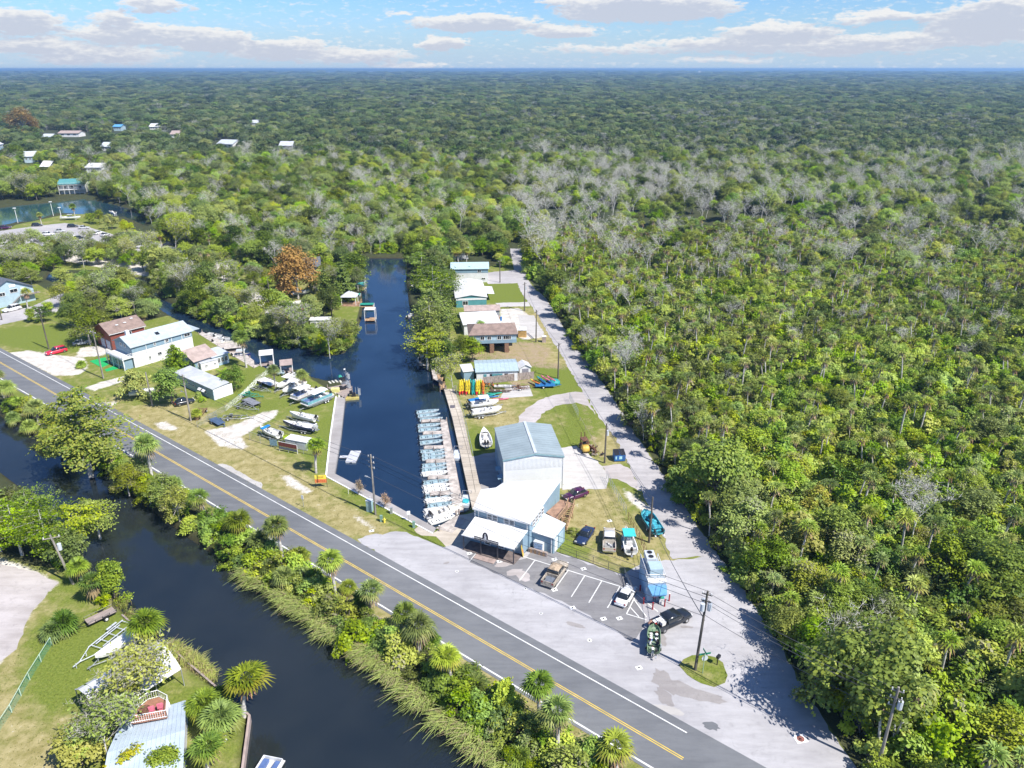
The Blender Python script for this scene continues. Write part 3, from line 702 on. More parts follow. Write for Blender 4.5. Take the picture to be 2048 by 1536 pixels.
def make_palm(kind, seed, h, R_, nf, nseg, r=.17, lean=.05, dead=8, yel=6, w=.10, bark=BARKG):
 rng = np.random.default_rng(seed); la = rng.uniform(0, 2 * PI); tops = []
 path = [np.array([math.cos(la) * lean * h * t ** 1.6, math.sin(la) * lean * h * t ** 1.6, h * t]) for t in (0, .3, .6, .85, 1)]
 path[0][2] = -.4
 segs = [(path[i], path[i + 1], r * (1.15 - .07 * i), r * (1.08 - .07 * i)) for i in range(4)]
 V, F = branch_parts(rng, segs, 6); tr = np_obj_mesh('trunk', [(V, F, bark)]); top = path[-1]
 groups = {0: ([], []), 1: ([], []), 2: ([], [])}
 for i in range(nf):
  t = (i + .5) / nf; elv = math.asin(1 - 1.15 * t) if 1 - 1.15 * t > -1 else -1.2; a = i * 2.39996 + rng.normal() * .15
  elv = min(elv, 1.45); d = np.array([math.cos(a) * math.cos(elv), math.sin(a) * math.cos(elv), math.sin(elv)])
  g = 0 if i < nf - yel - dead else (1 if i < nf - dead else 2)
  if g == 2: d[2] = -1.2 - .5 * rng.random()
  vs, fs = fan(rng, top, d, R_ * rng.uniform(.85, 1.1) * (.8 if g == 2 else 1), nseg if g < 2 else max(4, nseg - 4), w, .5 + .9 * t)
  Vv, Ff = groups[g]; k = len(Vv); Vv += vs; Ff += [tuple(k + j for j in f) for f in fs]
 mm = (L_PALM, L_PALMY, L_DEAD)
 parts = [(np.array(Vv), np.array(Ff), mm[g]) for g, (Vv, Ff) in groups.items() if Ff]
 proto(kind, np_obj_mesh('crown', parts), tr)
def make_feather(kind, seed, h, R_, nfr, mt, bark, nl=16, arch=1.0):
 """pinnate palm or banana-like plant"""
 rng = np.random.default_rng(seed); V, F = branch_parts(rng, [(np.array([0, 0, -.3]), np.array([0, 0, h]), .16, .13)], 6)
 tr = np_obj_mesh('trunk', [(V, F, bark)]); Vv, Ff = [], []
 for i in range(nfr):
  a = i * 2.39996; e0 = rng.uniform(.35, 1.25); p = np.array([0, 0, h]); d = np.array([math.cos(a) * math.cos(e0), math.sin(a) * math.cos(e0), math.sin(e0)])
  L = R_ * rng.uniform(.8, 1.1)
  for k in range(nl):
   d = d + np.array([0, 0, -.13 * arch]); d /= np.linalg.norm(d); q = p + d * L / nl; s = np.cross(d, [0, 0, 1.]); s /= np.linalg.norm(s) + 1e-9
   wl = L * .26 * math.sin(PI * (k + 1.5) / (nl + 2))
   for sg in (-1, 1):
    b = len(Vv); t = p + s * sg * wl + d * wl * .5 - np.array([0, 0, wl * .35]); Vv += [p, q, t + d * .05, t]; Ff.append((b, b + 1, b + 2, b + 3))
   p = q
 proto(kind, np_obj_mesh('crown', [(np.array(Vv), np.array(Ff), mt)]), tr)
def make_tiers(kind, seed, h, R0, ntier, per, size, m, bark=BARKD, sharp=1.0, flat=.25, low=.12, m2=None, drop=.0, jit=.3, boughs=7):
 """cypress or conifer: boughs in tiers, foliage lying along them"""
 rng = np.random.default_rng(seed); segs = [(np.array([0, 0, -.5]), np.array([0, 0, h * .5]), .028 * h + .05, .017 * h + .03), (np.array([0, 0, h * .5]), np.array([0, 0, h * .97]), .017 * h + .03, .03)]
 P, N = [], []
 for i in range(ntier):
  t = (i + .5) / ntier; z = h * (low + (1 - low) * t); Rt = R0 * (1 - t) ** sharp * (1 + .25 * rng.normal() * jit) + .25
  nb = max(3, int(boughs * (1 - .5 * t)))
  for b in range(nb):
   a = 2 * PI * (b + rng.random() * .8) / nb + i; L = Rt * rng.uniform(.65, 1.15); d = np.array([math.cos(a), math.sin(a), .12 - drop * .4])
   e = np.array([0, 0, z]) + d * L; segs.append((np.array([0, 0, z]), e, .02 + .035 * (1 - t), .015))
   k = max(4, int(per * L / R0)); s = rng.random(k) ** .6; c = np.array([0, 0, z]) + d * L * s[:, None]
   wv = rng.normal(size=(k, 3)) * np.array([.34, .34, flat * .5]) * (L * .42 + .2); wv[:, 2] -= abs(drop) * rng.random(k) * L * .6
   P.append(c + wv); N.append(np.array([.35, -.25, 1.]) + d * .4 + rng.normal(size=(k, 3)) * .4)
 P = np.concatenate(P); V, F = cards(rng, P, np.concatenate(N), size, 1.8); parts = [(V, F, m)]
 if m2: V, F = cards(rng, P[rng.permutation(len(P))[:len(P) // 4]] + .12, rng.normal(size=(len(P) // 4, 3)) + [0, 0, 1], size); parts.append((V, F, m2))
 cr = np_obj_mesh('crown', parts); V, F = branch_parts(rng, segs); proto(kind, cr, np_obj_mesh('trunk', [(V, F, bark)]))
for s in range(3):
 make_broad('oak', 10 + s, 9, 4.6, 3.2, 38, 120, .27, L_OAK, L_OLIVE)
 make_broad('green', 20 + s, 7.5, 3.6, 3.0, 34, 125, .24, L_GREEN)
 make_broad('olive', 30 + s, 8, 3.9, 3.2, 34, 115, .22, L_OLIVE, L_MOSS, bark=BARKG)
 make_broad('lime', 40 + s, 5, 2.8, 2.3, 28, 115, .21, L_LIME, L_GREEN)
 make_bare('bare', 50 + s, 11, BARKP, L_MOSS, 3, 3, .6, .16, 2)
 make_palm('fpalm', 60 + s, 8.0, 1.75, 22, 7, r=.13, lean=.12, dead=6, yel=5, w=.10)
for s in range(2):
 make_broad('oak_far', 70 + s, 9, 5.0, 3.0, 26, 26, .6, F_OAK, flat=.75)
 make_broad('olive_far', 80 + s, 8.5, 4.6, 3.0, 26, 24, .55, F_OLI, flat=.75)
 make_broad('green_far', 84 + s, 8, 4.4, 3.0, 24, 24, .55, F_GRN, flat=.75)
 make_broad('moss_far', 88 + s, 8.5, 3.8, 3.2, 16, 18, .4, F_MOS, bark=BARKG)
make_broad('yellow', 90, 6, 3.4, 2.6, 28, 80, .28, L_YEL, L_LIME)
make_broad('yellow', 91, 6, 3.4, 2.6, 28, 80, .28, L_YEL, L_OLIVE)
make_broad('rust', 92, 13, 6.0, 5.6, 60, 90, .36, L_RUST, bark=BARKG)
make_broad('rust', 93, 9, 3.4, 4.6, 34, 80, .34, L_RUST, bark=BARKG)
for s in range(3):
 make_palm('palm', 230 + s, 2.4 + 1.2 * s, 1.75 + .15 * s, 30 + 3 * s, 12, r=.19, lean=.12, dead=9, yel=4 + 3 * s, w=.08)
 make_broad('shrub', 100 + s, 2.3, 1.9, 1.7, 18, 85, .18, L_GREEN, L_LIME, low=.2)
 make_broad('shrub_lime', 110 + s, 2.2, 1.8, 1.6, 18, 80, .18, L_LIME, L_YEL if s == 2 else None, low=.2)
 make_broad('shrub_olive', 120 + s, 2.6, 1.9, 1.9, 16, 75, .17, L_OLIVE, L_MOSS, low=.2)
 make_palm('palm', 130 + s, 3.4, 2.05, 40, 13, r=.2, lean=.05, dead=5, yel=5, w=.085)
make_palm('palm_tall', 140, 5.6, 1.95, 38, 13, r=.18, lean=.05, dead=4, yel=6, w=.085)
make_palm('palm_tall', 141, 5.0, 1.9, 36, 13, r=.18, lean=.1, dead=6, yel=6, w=.085)
make_palm('palm_clump', 142, .9, 1.9, 40, 12, r=.22, lean=.1, dead=2, yel=6, w=.085)
make_palm('palm_clump', 143, 1.6, 1.9, 40, 12, r=.22, lean=.1, dead=6, yel=6, w=.085)
make_feather('feather_palm', 150, 5.5, 3.4, 16, L_PALM, BARKG)
make_feather('banana', 151, .8, 2.4, 12, L_LIME, BARKG, nl=8, arch=.8)
make_feather('cycad', 152, .6, 1.6, 18, L_LIME, BARKG, nl=10)
for s in range(2):
 make_tiers('cypress', 160 + s, 15, 5.6, 14, 150, .26, L_CYP, BARKG, sharp=.55, flat=.22, low=.22, m2=L_GREEN, jit=1.2)
 make_tiers('weeping', 170 + s, 12, 5.2, 12, 150, .27, L_WIL, BARKG, sharp=.5, flat=.5, low=.2, m2=L_GREEN, drop=.5, jit=.8)
 make_tiers('conifer', 180 + s, 11, 2.7, 18, 60, .3, L_GREEN, BARKD, sharp=.85, flat=.2, low=.05, m2=L_LIME if s else None)
 make_tiers('juniper', 190 + s, 3.4, 1.35, 9, 90, .2, L_GREEN, BARKD, sharp=.6, flat=.5, low=.02, m2=L_LIME)
for s in range(2):
 make_tiers('cypress_green', 210 + s, 11, 6.2, 8, 120, .27, L_LIME, BARKG, sharp=.4, flat=.12, low=.3, m2=L_OAK, jit=1.4, boughs=6)
make_tiers('juniper_tree', 214, 7.5, 3.4, 11, 130, .3, L_GREEN, BARKD, sharp=.6, flat=.5, low=.05)
make_bare('bare_shrub', 215, 4.2, BARK, leaf_mat('leaf_red_twig', (0.420, 0.291, 0.162), (0.740, 0.543, 0.326)), 3, 3, .9, .2, 4)
make_bare('moss_tree', 200, 11, BARKG, L_OLIVE, 4, 3, .9, .27, 3)
make_bare('moss_tree', 201, 10, BARKG, L_OLIVE, 4, 3, .9, .27, 5)
make_bare('dead_tree', 202, 7, BARKG, None, 3, 3, .7)
make_bare('dead_tree', 203, 9, BARKG, None, 4, 3, .6)
KN = {'cypress_green': ('cypress_tree', 'tree'), 'juniper_tree': ('juniper', 'tree'), 'bare_shrub': ('shrub', 'shrub'), 'oak': ('oak_tree', 'tree'), 'green': ('hardwood_tree', 'tree'), 'olive': ('hardwood_tree', 'tree'), 'lime': ('young_tree', 'tree'), 'bare': ('bare_tree', 'bare tree'), 'fpalm': ('palm_tree', 'palm'), 'yellow': ('yellow_tree', 'tree'), 'rust': ('rust_tree', 'tree'),
  'shrub': ('shrub', 'shrub'), 'shrub_lime': ('shrub', 'shrub'), 'shrub_olive': ('shrub', 'shrub'), 'palm': ('palm_tree', 'palm'), 'palm_tall': ('palm_tree', 'palm'), 'palm_clump': ('palmetto', 'palm'), 'feather_palm': ('feather_palm', 'palm'),
  'banana': ('banana_plant', 'plant'), 'cycad': ('cycad', 'plant'), 'cypress': ('cypress_tree', 'tree'), 'weeping': ('cypress_tree', 'tree'), 'conifer': ('conifer', 'tree'), 'juniper': ('juniper', 'shrub'), 'moss_tree': ('mossy_tree', 'tree'), 'dead_tree': ('dead_tree', 'bare tree')}
TR = random.Random(77)
def tree(kind, x, y, s=1.0, label='', group=None, var=None, z=0.0, sz=None, name=None):
 pr = PROTO[kind]; c, t = pr[(TR.randrange(len(pr)) if var is None else var) % len(pr)]
 nm, cat = KN[kind]; r = thing(name or nm, label, cat, (x, y, z), TR.uniform(0, 6.28), group)
 r.scale = (s, s, sz or s * TR.uniform(.88, 1.14))
 link('trunk', t, r); link('crown', c, r)
 return r
def tpx(kind, px, py, s=1.0, label='', group=None, **k):
 p = at(px, py); return tree(kind, p.x, p.y, s, label, group, **k)
# --- the forest
def in_poly_px(px, py, P):
 ins = np.zeros(px.shape, bool); n = len(P)
 for i in range(n):
  ax, ay = P[i]; bx, by = P[(i + 1) % n]
  ins ^= ((ay > py) != (by > py)) & (px < (bx - ax) * (py - ay) / (by - ay + 1e-12) + ax)
 return ins
CLEAR = [  # pixel outlines (on the ground) of everything that is not woodland
 [(-900, 640), (-100, 600), (0, 560), (60, 548), (160, 545), (230, 540), (300, 552), (330, 590), (430, 640), (520, 660), (640, 690), (700, 690), (722, 640), (712, 540), (712, 508), (820, 508), (905, 530), (900, 470), (960, 470), (1000, 500), (1012, 485), (1048, 485), (1058, 545), (1096, 592), (1126, 645),
 (1146, 680), (1188, 734), (1237, 805), (1285, 880), (1321, 935), (1357, 990), (1401, 1052), (1442, 1113), (1490, 1173), (1566, 1289), (1631, 1404), (1718, 1536), (1850, 1800), (-2500, 1800), (-2500, 700)],
 [(-500, 520), (-100, 490), (0, 398), (112, 398), (160, 392), (235, 404), (298, 432), (300, 470), (420, 505), (430, 540), (300, 548), (0, 555), (-500, 600)],
 [(425, 520), (560, 560), (700, 540), (730, 610), (700, 690), (610, 690), (500, 650), (420, 610)],
]
HOUSE_CLEAR = [(308, 258, 12, 6), (350, 274, 12, 6), (212, 300, 12, 7), (60, 322, 16, 8), (510, 250, 10, 5), (92, 340, 12, 7), (4, 300, 14, 10), (145, 385, 40, 14), (240, 260, 16, 10), (155, 275, 34, 10), (450, 290, 24, 10), (570, 300, 22, 8), (190, 345, 26, 10), (100, 268, 20, 8)]
rngF = np.random.default_rng(4)
def scatter(d0, d1, sp, grow_=0.0, jit=.45, wide=1.12):
 """jittered rows across the wedge the camera could see, between distances d0 and d1"""
 out = []; d = d0
 while d < d1:
  s = max(sp, d * grow_); hw = (d * 0.70 + 25) * wide; n = int(2 * hw / s)
  x = (np.arange(n) + .5) * s - hw + rngF.normal(size=n) * s * jit; y = d + rngF.normal(size=n) * s * jit
  out.append(np.stack([x, y, np.full(n, s)], 1)); d += s
 P = np.concatenate(out); px, py = proj_np(P[:, 0], P[:, 1]); keep = np.ones(len(P), bool)
 for c in CLEAR: keep &= ~in_poly_px(px, py, c)
 for (cx, cy, a, b) in HOUSE_CLEAR: keep &= (((px - cx) / (a + 6)) ** 2 + ((py - cy - 7) / (b + 8)) ** 2) > 1
 return P[keep], px[keep], py[keep]
def vnoise(x, y, s, seed):
 """smooth value noise"""
 r = np.random.default_rng(seed).random((64, 64)); u, v = x / s, y / s; i, j = np.floor(u).astype(int), np.floor(v).astype(int); f, g = u - i, v - j
 f = f * f * (3 - 2 * f); g = g * g * (3 - 2 * g); a = r[i % 64, j % 64]; b = r[(i + 1) % 64, j % 64]; c = r[i % 64, (j + 1) % 64]; d = r[(i + 1) % 64, (j + 1) % 64]
 return (a * (1 - f) + b * f) * (1 - g) + (c * (1 - f) + d * f) * g
PTS = {}
def put(kind, x, y, s, sz): PTS.setdefault(kind, []).append(np.stack([x, y, s, sz], 1))
P, px, py = scatter(52, 330, 2.2)
n1 = vnoise(P[:, 0], P[:, 1], 16, 1) + .35 * rngF.normal(size=len(P)); n2 = vnoise(P[:, 0], P[:, 1], 30, 2)
edge = py > 1050
right = px > 1000
dens = np.where(right, 1.0, .35); keep = rngF.random(len(P)) < dens
sc = rngF.uniform(.6, 1.65, len(P)) * (.85 + .5 * n2)
for k, m in (('shrub', n1 < .30), ('shrub_lime', (n1 >= .30) & (n1 < .72)), ('shrub_olive', n1 >= .72)):
 m = m & keep; put(k, P[m, 0], P[m, 1], sc[m], sc[m] * rngF.uniform(.9, 1.5, m.sum()))
P, px, py = scatter(56, 330, 4.1)
pz = np.where((py > 430) & (py < 700), .95, np.where(py >= 700, .5, .12)) * np.where(px > 1080 + (700 - py) * .05, 1, .10)
keep = rngF.random(len(P)) < pz * (.45 + vnoise(P[:, 0], P[:, 1], 22, 3) * .9)
P = P[keep]; s = rngF.uniform(.6, 1.2, len(P)); put('fpalm', P[:, 0], P[:, 1], s, s * rngF.uniform(.55, 1.05, len(P)))
P, px, py = scatter(56, 620, 5.4, .0105)
zn = vnoise(P[:, 0], P[:, 1], 38, 5); zn2 = vnoise(P[:, 0], P[:, 1], 60, 6); rnd = rngF.random(len(P))
sz = P[:, 2] / 5.4
right = px > 1040 + (500 - py) * .0
palmz = right & (py > 420)
keep = np.where(palmz & (py < 1010), rnd < np.where(py < 640, .36, .17), np.where(palmz, rnd < .55, True))
roadside = right & (sdist(P[:, 0], P[:, 1], poly(E2[:] + [(1484, 1173), (1560, 1290), (1625, 1405), (1712, 1536), (1560, 1500), (1000, 600)])) > -7)
keep |= roadside
P, px, py, zn, zn2, sz, right, palmz, roadside = [a[keep] for a in (P, px, py, zn, zn2, sz, right, palmz, roadside)]
r = rngF.random(len(P)); kind = np.full(len(P), 'oak', dtype=object)
kind[r < .72] = 'olive'; kind[r < .46 + .25 * (zn - .5)] = 'green'
bz = np.where(right & (py < 660) & (py > 370) & (px < 1450), .48, np.where(right & (py < 480), .20, .18)); bz = np.where(~right & (py < 450), .1, bz)
b = rngF.random(len(P)) < bz * (.35 + 1.1 * vnoise(P[:, 0], P[:, 1], 30, 9)); b &= (py < 900) | (rngF.random(len(P)) < .5); b |= palmz & (rngF.random(len(P)) < np.where(py < 900, .22, .05)); kind[b] = 'bare'
l = (rngF.random(len(P)) < np.where(right, .07, .14) + .2 * (zn2 > .72)) & ~b; kind[l] = 'lime'
yl = (rngF.random(len(P)) < np.where(right & (py > 1000), .05, np.where(right, .012, .05))) & ~b; kind[yl] = 'yellow'
s = (rngF.uniform(.55, 1.25, len(P)) + .35 * (vnoise(P[:, 0], P[:, 1], 25, 31) - .4)) * np.maximum(1, sz * .92)
s = np.where(palmz & (py > 560) & (py < 1010), s * .72, s)
for k in ('oak', 'green', 'olive', 'bare', 'lime', 'yellow'):
 m = kind == k
 ss = s[m] * (1.25 if k in ('lime', 'yellow') else 1.0) * np.where(roadside[m], 1.24, 1) * np.where(py[m] > 1010, .86, 1); put(k, P[m, 0], P[m, 1], ss, ss * rngF.uniform(.85, 1.15, m.sum()))
P, px, py = scatter(600, 9500, 6.5, .0092, wide=1.05)
zn = vnoise(P[:, 0], P[:, 1], 120, 15); zn2 = vnoise(P[:, 0], P[:, 1], 300, 16); r = rngF.random(len(P)) + .5 * (zn - .5)
for k, m in (('oak_far', r < .42), ('olive_far', (r >= .42) & (r < .76)), ('green_far', (r >= .76) & (r < .93 - .1 * (zn2 > .5) - .12 * (P[:, 1] < 1100) * (P[:, 0] > 0))), ('moss_far', r >= .93 - .1 * (zn2 > .5) - .12 * (P[:, 1] < 1100) * (P[:, 0] > 0))):
 s = P[m, 2] / 6.5 * rngF.uniform(.5, 1.35, m.sum()); put(k, P[m, 0], P[m, 1], s, np.minimum(s, 1 + (s - 1) * .22) * rngF.uniform(.8, 1.25, m.sum()))
def gn_mass(name, label_kind, pts, kinds):
 """one object that plants many copies of a kind through geometry nodes"""
 me = bpy.data.meshes.new(name); V = np.zeros((len(pts), 3)); V[:, :2] = pts[:, :2]
 me.vertices.add(len(V)); me.vertices.foreach_set('co', V.astype(np.float32).ravel()); me.update()
 rg = np.random.default_rng(len(pts)); pr = PROTO[kinds]
 for nm, a in (('s', pts[:, 2]), ('sz', pts[:, 3]), ('rz', rg.uniform(0, 6.28, len(pts))), ('k', rg.integers(0, len(pr), len(pts)))): attr(me, nm, a)
 o = link(name, me, kind='stuff')
 g = bpy.data.node_groups.new('plant_' + name, 'GeometryNodeTree')
 g.interface.new_socket('Geometry', in_out='INPUT', socket_type='NodeSocketGeometry'); g.interface.new_socket('Geometry', in_out='OUTPUT', socket_type='NodeSocketGeometry')
 N = g.nodes; Lk = g.links; gi = N.new('NodeGroupInput'); go = N.new('NodeGroupOutput')
 def na(nm): n = N.new('GeometryNodeInputNamedAttribute'); n.data_type = 'FLOAT'; n.inputs[0].default_value = nm; return n.outputs[0]
 cs = N.new('ShaderNodeCombineXYZ'); Lk.new(na('s'), cs.inputs[0]); Lk.new(na('s'), cs.inputs[1]); Lk.new(na('sz'), cs.inputs[2])
 cr = N.new('ShaderNodeCombineXYZ'); Lk.new(na('rz'), cr.inputs[2]); jn = N.new('GeometryNodeJoinGeometry')
 for i, src in enumerate(SOURCES[kinds]):
  tj = N.new('GeometryNodeJoinGeometry')
  for ob in src:
   oi = N.new('GeometryNodeObjectInfo'); oi.inputs['Object'].default_value = ob; Lk.new(oi.outputs['Geometry'], tj.inputs[0])
  cmp = N.new('FunctionNodeCompare'); cmp.data_type = 'FLOAT'; cmp.operation = 'EQUAL'; Lk.new(na('k'), cmp.inputs[0]); cmp.inputs[1].default_value = i; cmp.inputs['Epsilon'].default_value = .1
  ip = N.new('GeometryNodeInstanceOnPoints'); Lk.new(gi.outputs[0], ip.inputs['Points']); Lk.new(cmp.outputs[0], ip.inputs['Selection'])
  Lk.new(tj.outputs[0], ip.inputs['Instance']); Lk.new(cr.outputs[0], ip.inputs['Rotation']); Lk.new(cs.outputs[0], ip.inputs['Scale']); Lk.new(ip.outputs[0], jn.inputs[0])
 Lk.new(jn.outputs[0], go.inputs[0]); md = o.modifiers.new('plant', 'NODES'); md.node_group = g
 return o
INDIV = {'fpalm': (230, 'slender cabbage palm with brown dead skirt standing in the roadside swamp forest', 'palms in the forest'),
   'oak': (120, 'dark green round crowned oak standing in the forest', 'oaks in the forest'), 'green': (70, 'mid green broadleaf tree standing in the forest', 'green trees in the forest'),
   'olive': (60, 'olive green tree with grey moss in its crown standing in the forest', 'olive trees in the forest'), 'bare': (110, 'bare grey branched tree with wisps of moss in the forest', 'bare trees in the forest'),
   'lime': (60, 'bright green young tree among the darker forest trees', 'bright green trees in the forest'), 'yellow': (40, 'yellow leaved tree among the green forest', 'yellow trees in the forest'),
   'shrub': (40, 'glossy green shrub in the forest understorey', 'green shrubs of the understorey'), 'shrub_lime': (40, 'bright lime green shrub in the forest understorey', 'lime green shrubs of the understorey'), 'shrub_olive': (20, 'dull olive shrub in the forest understorey', 'olive shrubs of the understorey')}
MASS = {'fpalm': 'palm_thicket', 'oak': 'oak_wood', 'green': 'hardwood_wood', 'olive': 'olive_wood', 'bare': 'bare_wood', 'lime': 'young_wood', 'yellow': 'yellow_wood', 'shrub': 'green_undergrowth', 'shrub_lime': 'lime_undergrowth', 'shrub_olive': 'olive_undergrowth',
  'oak_far': 'distant_oak_wood', 'olive_far': 'distant_olive_wood', 'green_far': 'distant_green_wood', 'moss_far': 'distant_mossy_wood'}
SOURCES = {}
for kind, arrs in PTS.items():
 A = np.concatenate(arrs); px, py = proj_np(A[:, 0], A[:, 1], 4.0); vis = (px > -60) & (px < 2108) & (py < 1600)
 if kind in INDIV:
  n, label, group = INDIV[kind]; d = np.hypot(A[:, 0], A[:, 1]) + np.where(vis, 0, 1e6); order = np.argsort(d)
  npr = len(PROTO[kind]); srcs = [None] * npr
  for j, i in enumerate(order[:n]):
   r_ = tree(kind, A[i, 0], A[i, 1], A[i, 2], label, group, var=j % npr, sz=A[i, 3])
   if srcs[j % npr] is None: srcs[j % npr] = [c for c in r_.children]
  SOURCES[kind] = srcs; A = A[order[n:]]
 else:
  srcs = []   # far kinds: the copies are grown from trees that stand at the near edge of the far wood
  d = np.abs(A[:, 1] - 620) + np.abs(A[:, 0]) * .2; order = np.argsort(d)
  for j in range(len(PROTO[kind])):
   i = order[j]; KN.setdefault(kind, ('distant_tree', 'tree'))
   r_ = tree(kind, A[i, 0], A[i, 1], A[i, 2], 'crown in the closed forest far behind the canal', 'trees of the distant forest', var=j, sz=A[i, 3]); srcs.append([c for c in r_.children])
  SOURCES[kind] = srcs; A = np.delete(A, order[:len(srcs)], 0)
 gn_mass(MASS[kind], kind, A, kind)
 print(kind, len(A))
# --- kit: vehicles, boats, buildings
WHITE = mat('white_paint', (.80, .80, .79), .45, var=.05, vscale=.7)
GEL = mat('gelcoat_white', (.80, .80, .78), .3, var=.05, vscale=1.2, coat=.3)
CREAM = mat('gelcoat_cream', (.72, .68, .58), .4, var=.08)
PBLUE = mat('skiff_blue', (.30, .41, .46), .5, var=.1, vscale=1.5)
SEATG = mat('seat_vinyl', (.60, .58, .55), .6)
NAVY = mat('navy_gelcoat', (.025, .035, .12), .25, coat=.4)
BLACKP = mat('black_plastic', (.022, .022, .025), .45)
RUBBER = mat('tyre_rubber', (.025, .025, .025), .8)
ALU = mat('aluminium', (.55, .56, .58), .35, .8, var=.1)
GALV = mat('galvanised_steel', (.46, .48, .50), .5, .5, var=.15, vscale=4)
GLASS = mat('dark_glass', (.02, .025, .03), .08, spec=.8)
CHROME = mat('chrome', (.6, .6, .6), .2, .9)
LAMP = mat('lamp_lens', (.7, .7, .68), .15); TAIL = mat('tail_lens', (.35, .01, .01), .2)
TEAL = mat('teal_canvas', (.05, .42, .47), .7, var=.15, vscale=2); AQUA = mat('aqua_paint', (.10, .38, .50), .5, var=.15, vscale=2)
GREENC = mat('green_canvas', (.02, .28, .20), .7, var=.15, vscale=2); BLUEC = mat('blue_canvas', (.02, .18, .50), .7, var=.12)
WOODG = mat('weathered_wood', (.33, .27, .24), .85, var=.3, vscale=1.3, streak=(1, 12, 1)); WOODT = mat('treated_wood', (.42, .27, .15), .8, var=.25, vscale=2)
DECKG = mat('deck_boards', (.47, .42, .38), .85, var=.22, vscale=1.0); DECKB = mat('deck_brown', (.33, .20, .135), .85, var=.22, vscale=1)
RUST = mat('rusty_metal', (.16, .075, .045), .8, var=.4, vscale=4)
SEATY = mat('pale_seat', (.62, .60, .52), .6)
def ring(x, hw, z0, z1, top=None, r=.12):
 """body cross-section at station x: (y,z) ring, narrower at the top when asked"""
 t = hw if top is None else top; r = min(r, (z1 - z0) * .45, hw * .45)
 return [(x, -hw + r * .4, z0), (x, -hw, z0 + r), (x, -(hw * .55 + t * .45), z1 - r * 1.6), (x, -t + r * .3, z1 - r * .45), (x, -t + r * 1.4, z1), (x, t - r * 1.4, z1), (x, t - r * .3, z1 - r * .45), (x, hw * .55 + t * .45, z1 - r * 1.6), (x, hw, z0 + r), (x, hw - r * .4, z0)]
def wheels(root, xs, hw, r, w=.22, rim=CHROME):
 for x in xs:
  for s in (-1, 1):
   o = MB().tube([(x, s * (hw - w), r), (x, s * hw, r)], r, 14).build('wheel', RUBBER, root)
   MB().tube([(x, s * (hw - .02), r), (x, s * (hw + .015), r)], r * .58, 12).build('rim', rim, o)
def mirrors(root, x, hw, z, m):
 for s in (-1, 1): MB().box((x, s * (hw + .09), z), (.12, .2, .15)).build('mirror', m, root)
def lights(root, L, hw, zf, zr):
 for s in (-1, 1):
  MB().box((L / 2 - .05, s * hw * .72, zf), (.14, .34, .16)).build('headlight', LAMP, root)
  MB().box((-L / 2 + .03, s * hw * .80, zr), (.1, .22, .2)).build('tail_light', TAIL, root)
def car(label, px, py, rz, paint, L=4.7, W=1.82, H=1.45, kind='sedan', group=None, name='parked_car', boot=None):
 p = px if py is None else at(px, py); r = thing(name, label, 'car', (p.x, p.y, .03), rz, group); hw = W / 2; h = L / 2; hz = H * .60
 st = [(-h, hw * .72, .38, hz * .86), (-h + .12, hw * .92, .30, hz * .98), (-h + .55, hw, .22, hz * 1.06), (-.6, hw, .2, hz * 1.03), (.55, hw, .2, hz * 1.0), (h - .9, hw * .99, .22, hz * .93), (h - .3, hw * .92, .27, hz * .80), (h - .05, hw * .74, .34, hz * .66), (h, hw * .6, .4, hz * .58)]
 MB().loft([ring(x, a, z0, z1, a * .9) for x, a, z0, z1 in st]).build('body', paint, r, True)
 bk = {'sedan': -h + .75, 'suv': -h + .12, 'hatch': -h + .3}[kind]
 rb = {'sedan': -h + 1.45, 'suv': -h + .45, 'hatch': -h + .85}[kind]
 MB().loft([ring(bk, hw * .80, hz * .9, hz * 1.03, hw * .75, .05), ring(rb, hw * .86, hz * .9, H - .03, hw * .66, .08), ring(.25, hw * .87, hz * .9, H - .01, hw * .68, .08), ring(h - 1.45, hw * .86, hz * .88, hz * .99, hw * .8, .05)]).build('glasshouse', GLASS, r, True)
 MB().loft([ring(rb + .02, hw * .68, H - .10, H + .005, hw * .62, .05), ring((rb + .25) / 2, hw * .71, H - .09, H + .03, hw * .64, .05), ring(.22, hw * .69, H - .10, H + .012, hw * .64, .05)]).build('roof', paint, r, True)
 for s in (-1, 1):
  for x in (rb + .35, -.05):
   MB().box((x * .5 + .1, s * hw * .80, (hz + H) / 2), (.07, .05, H - hz - .05), rx=s * .28).build('pillar', paint, r)
 wheels(r, (-h + .85, h - .92), hw, .33); mirrors(r, .75, hw * .95, hz * 1.05, paint); lights(r, L, hw, hz * .72, hz * .85)
 MB().box((-h - .01, 0, .42), (.1, W * .86, .2)).build('bumper', paint, r)
 return r
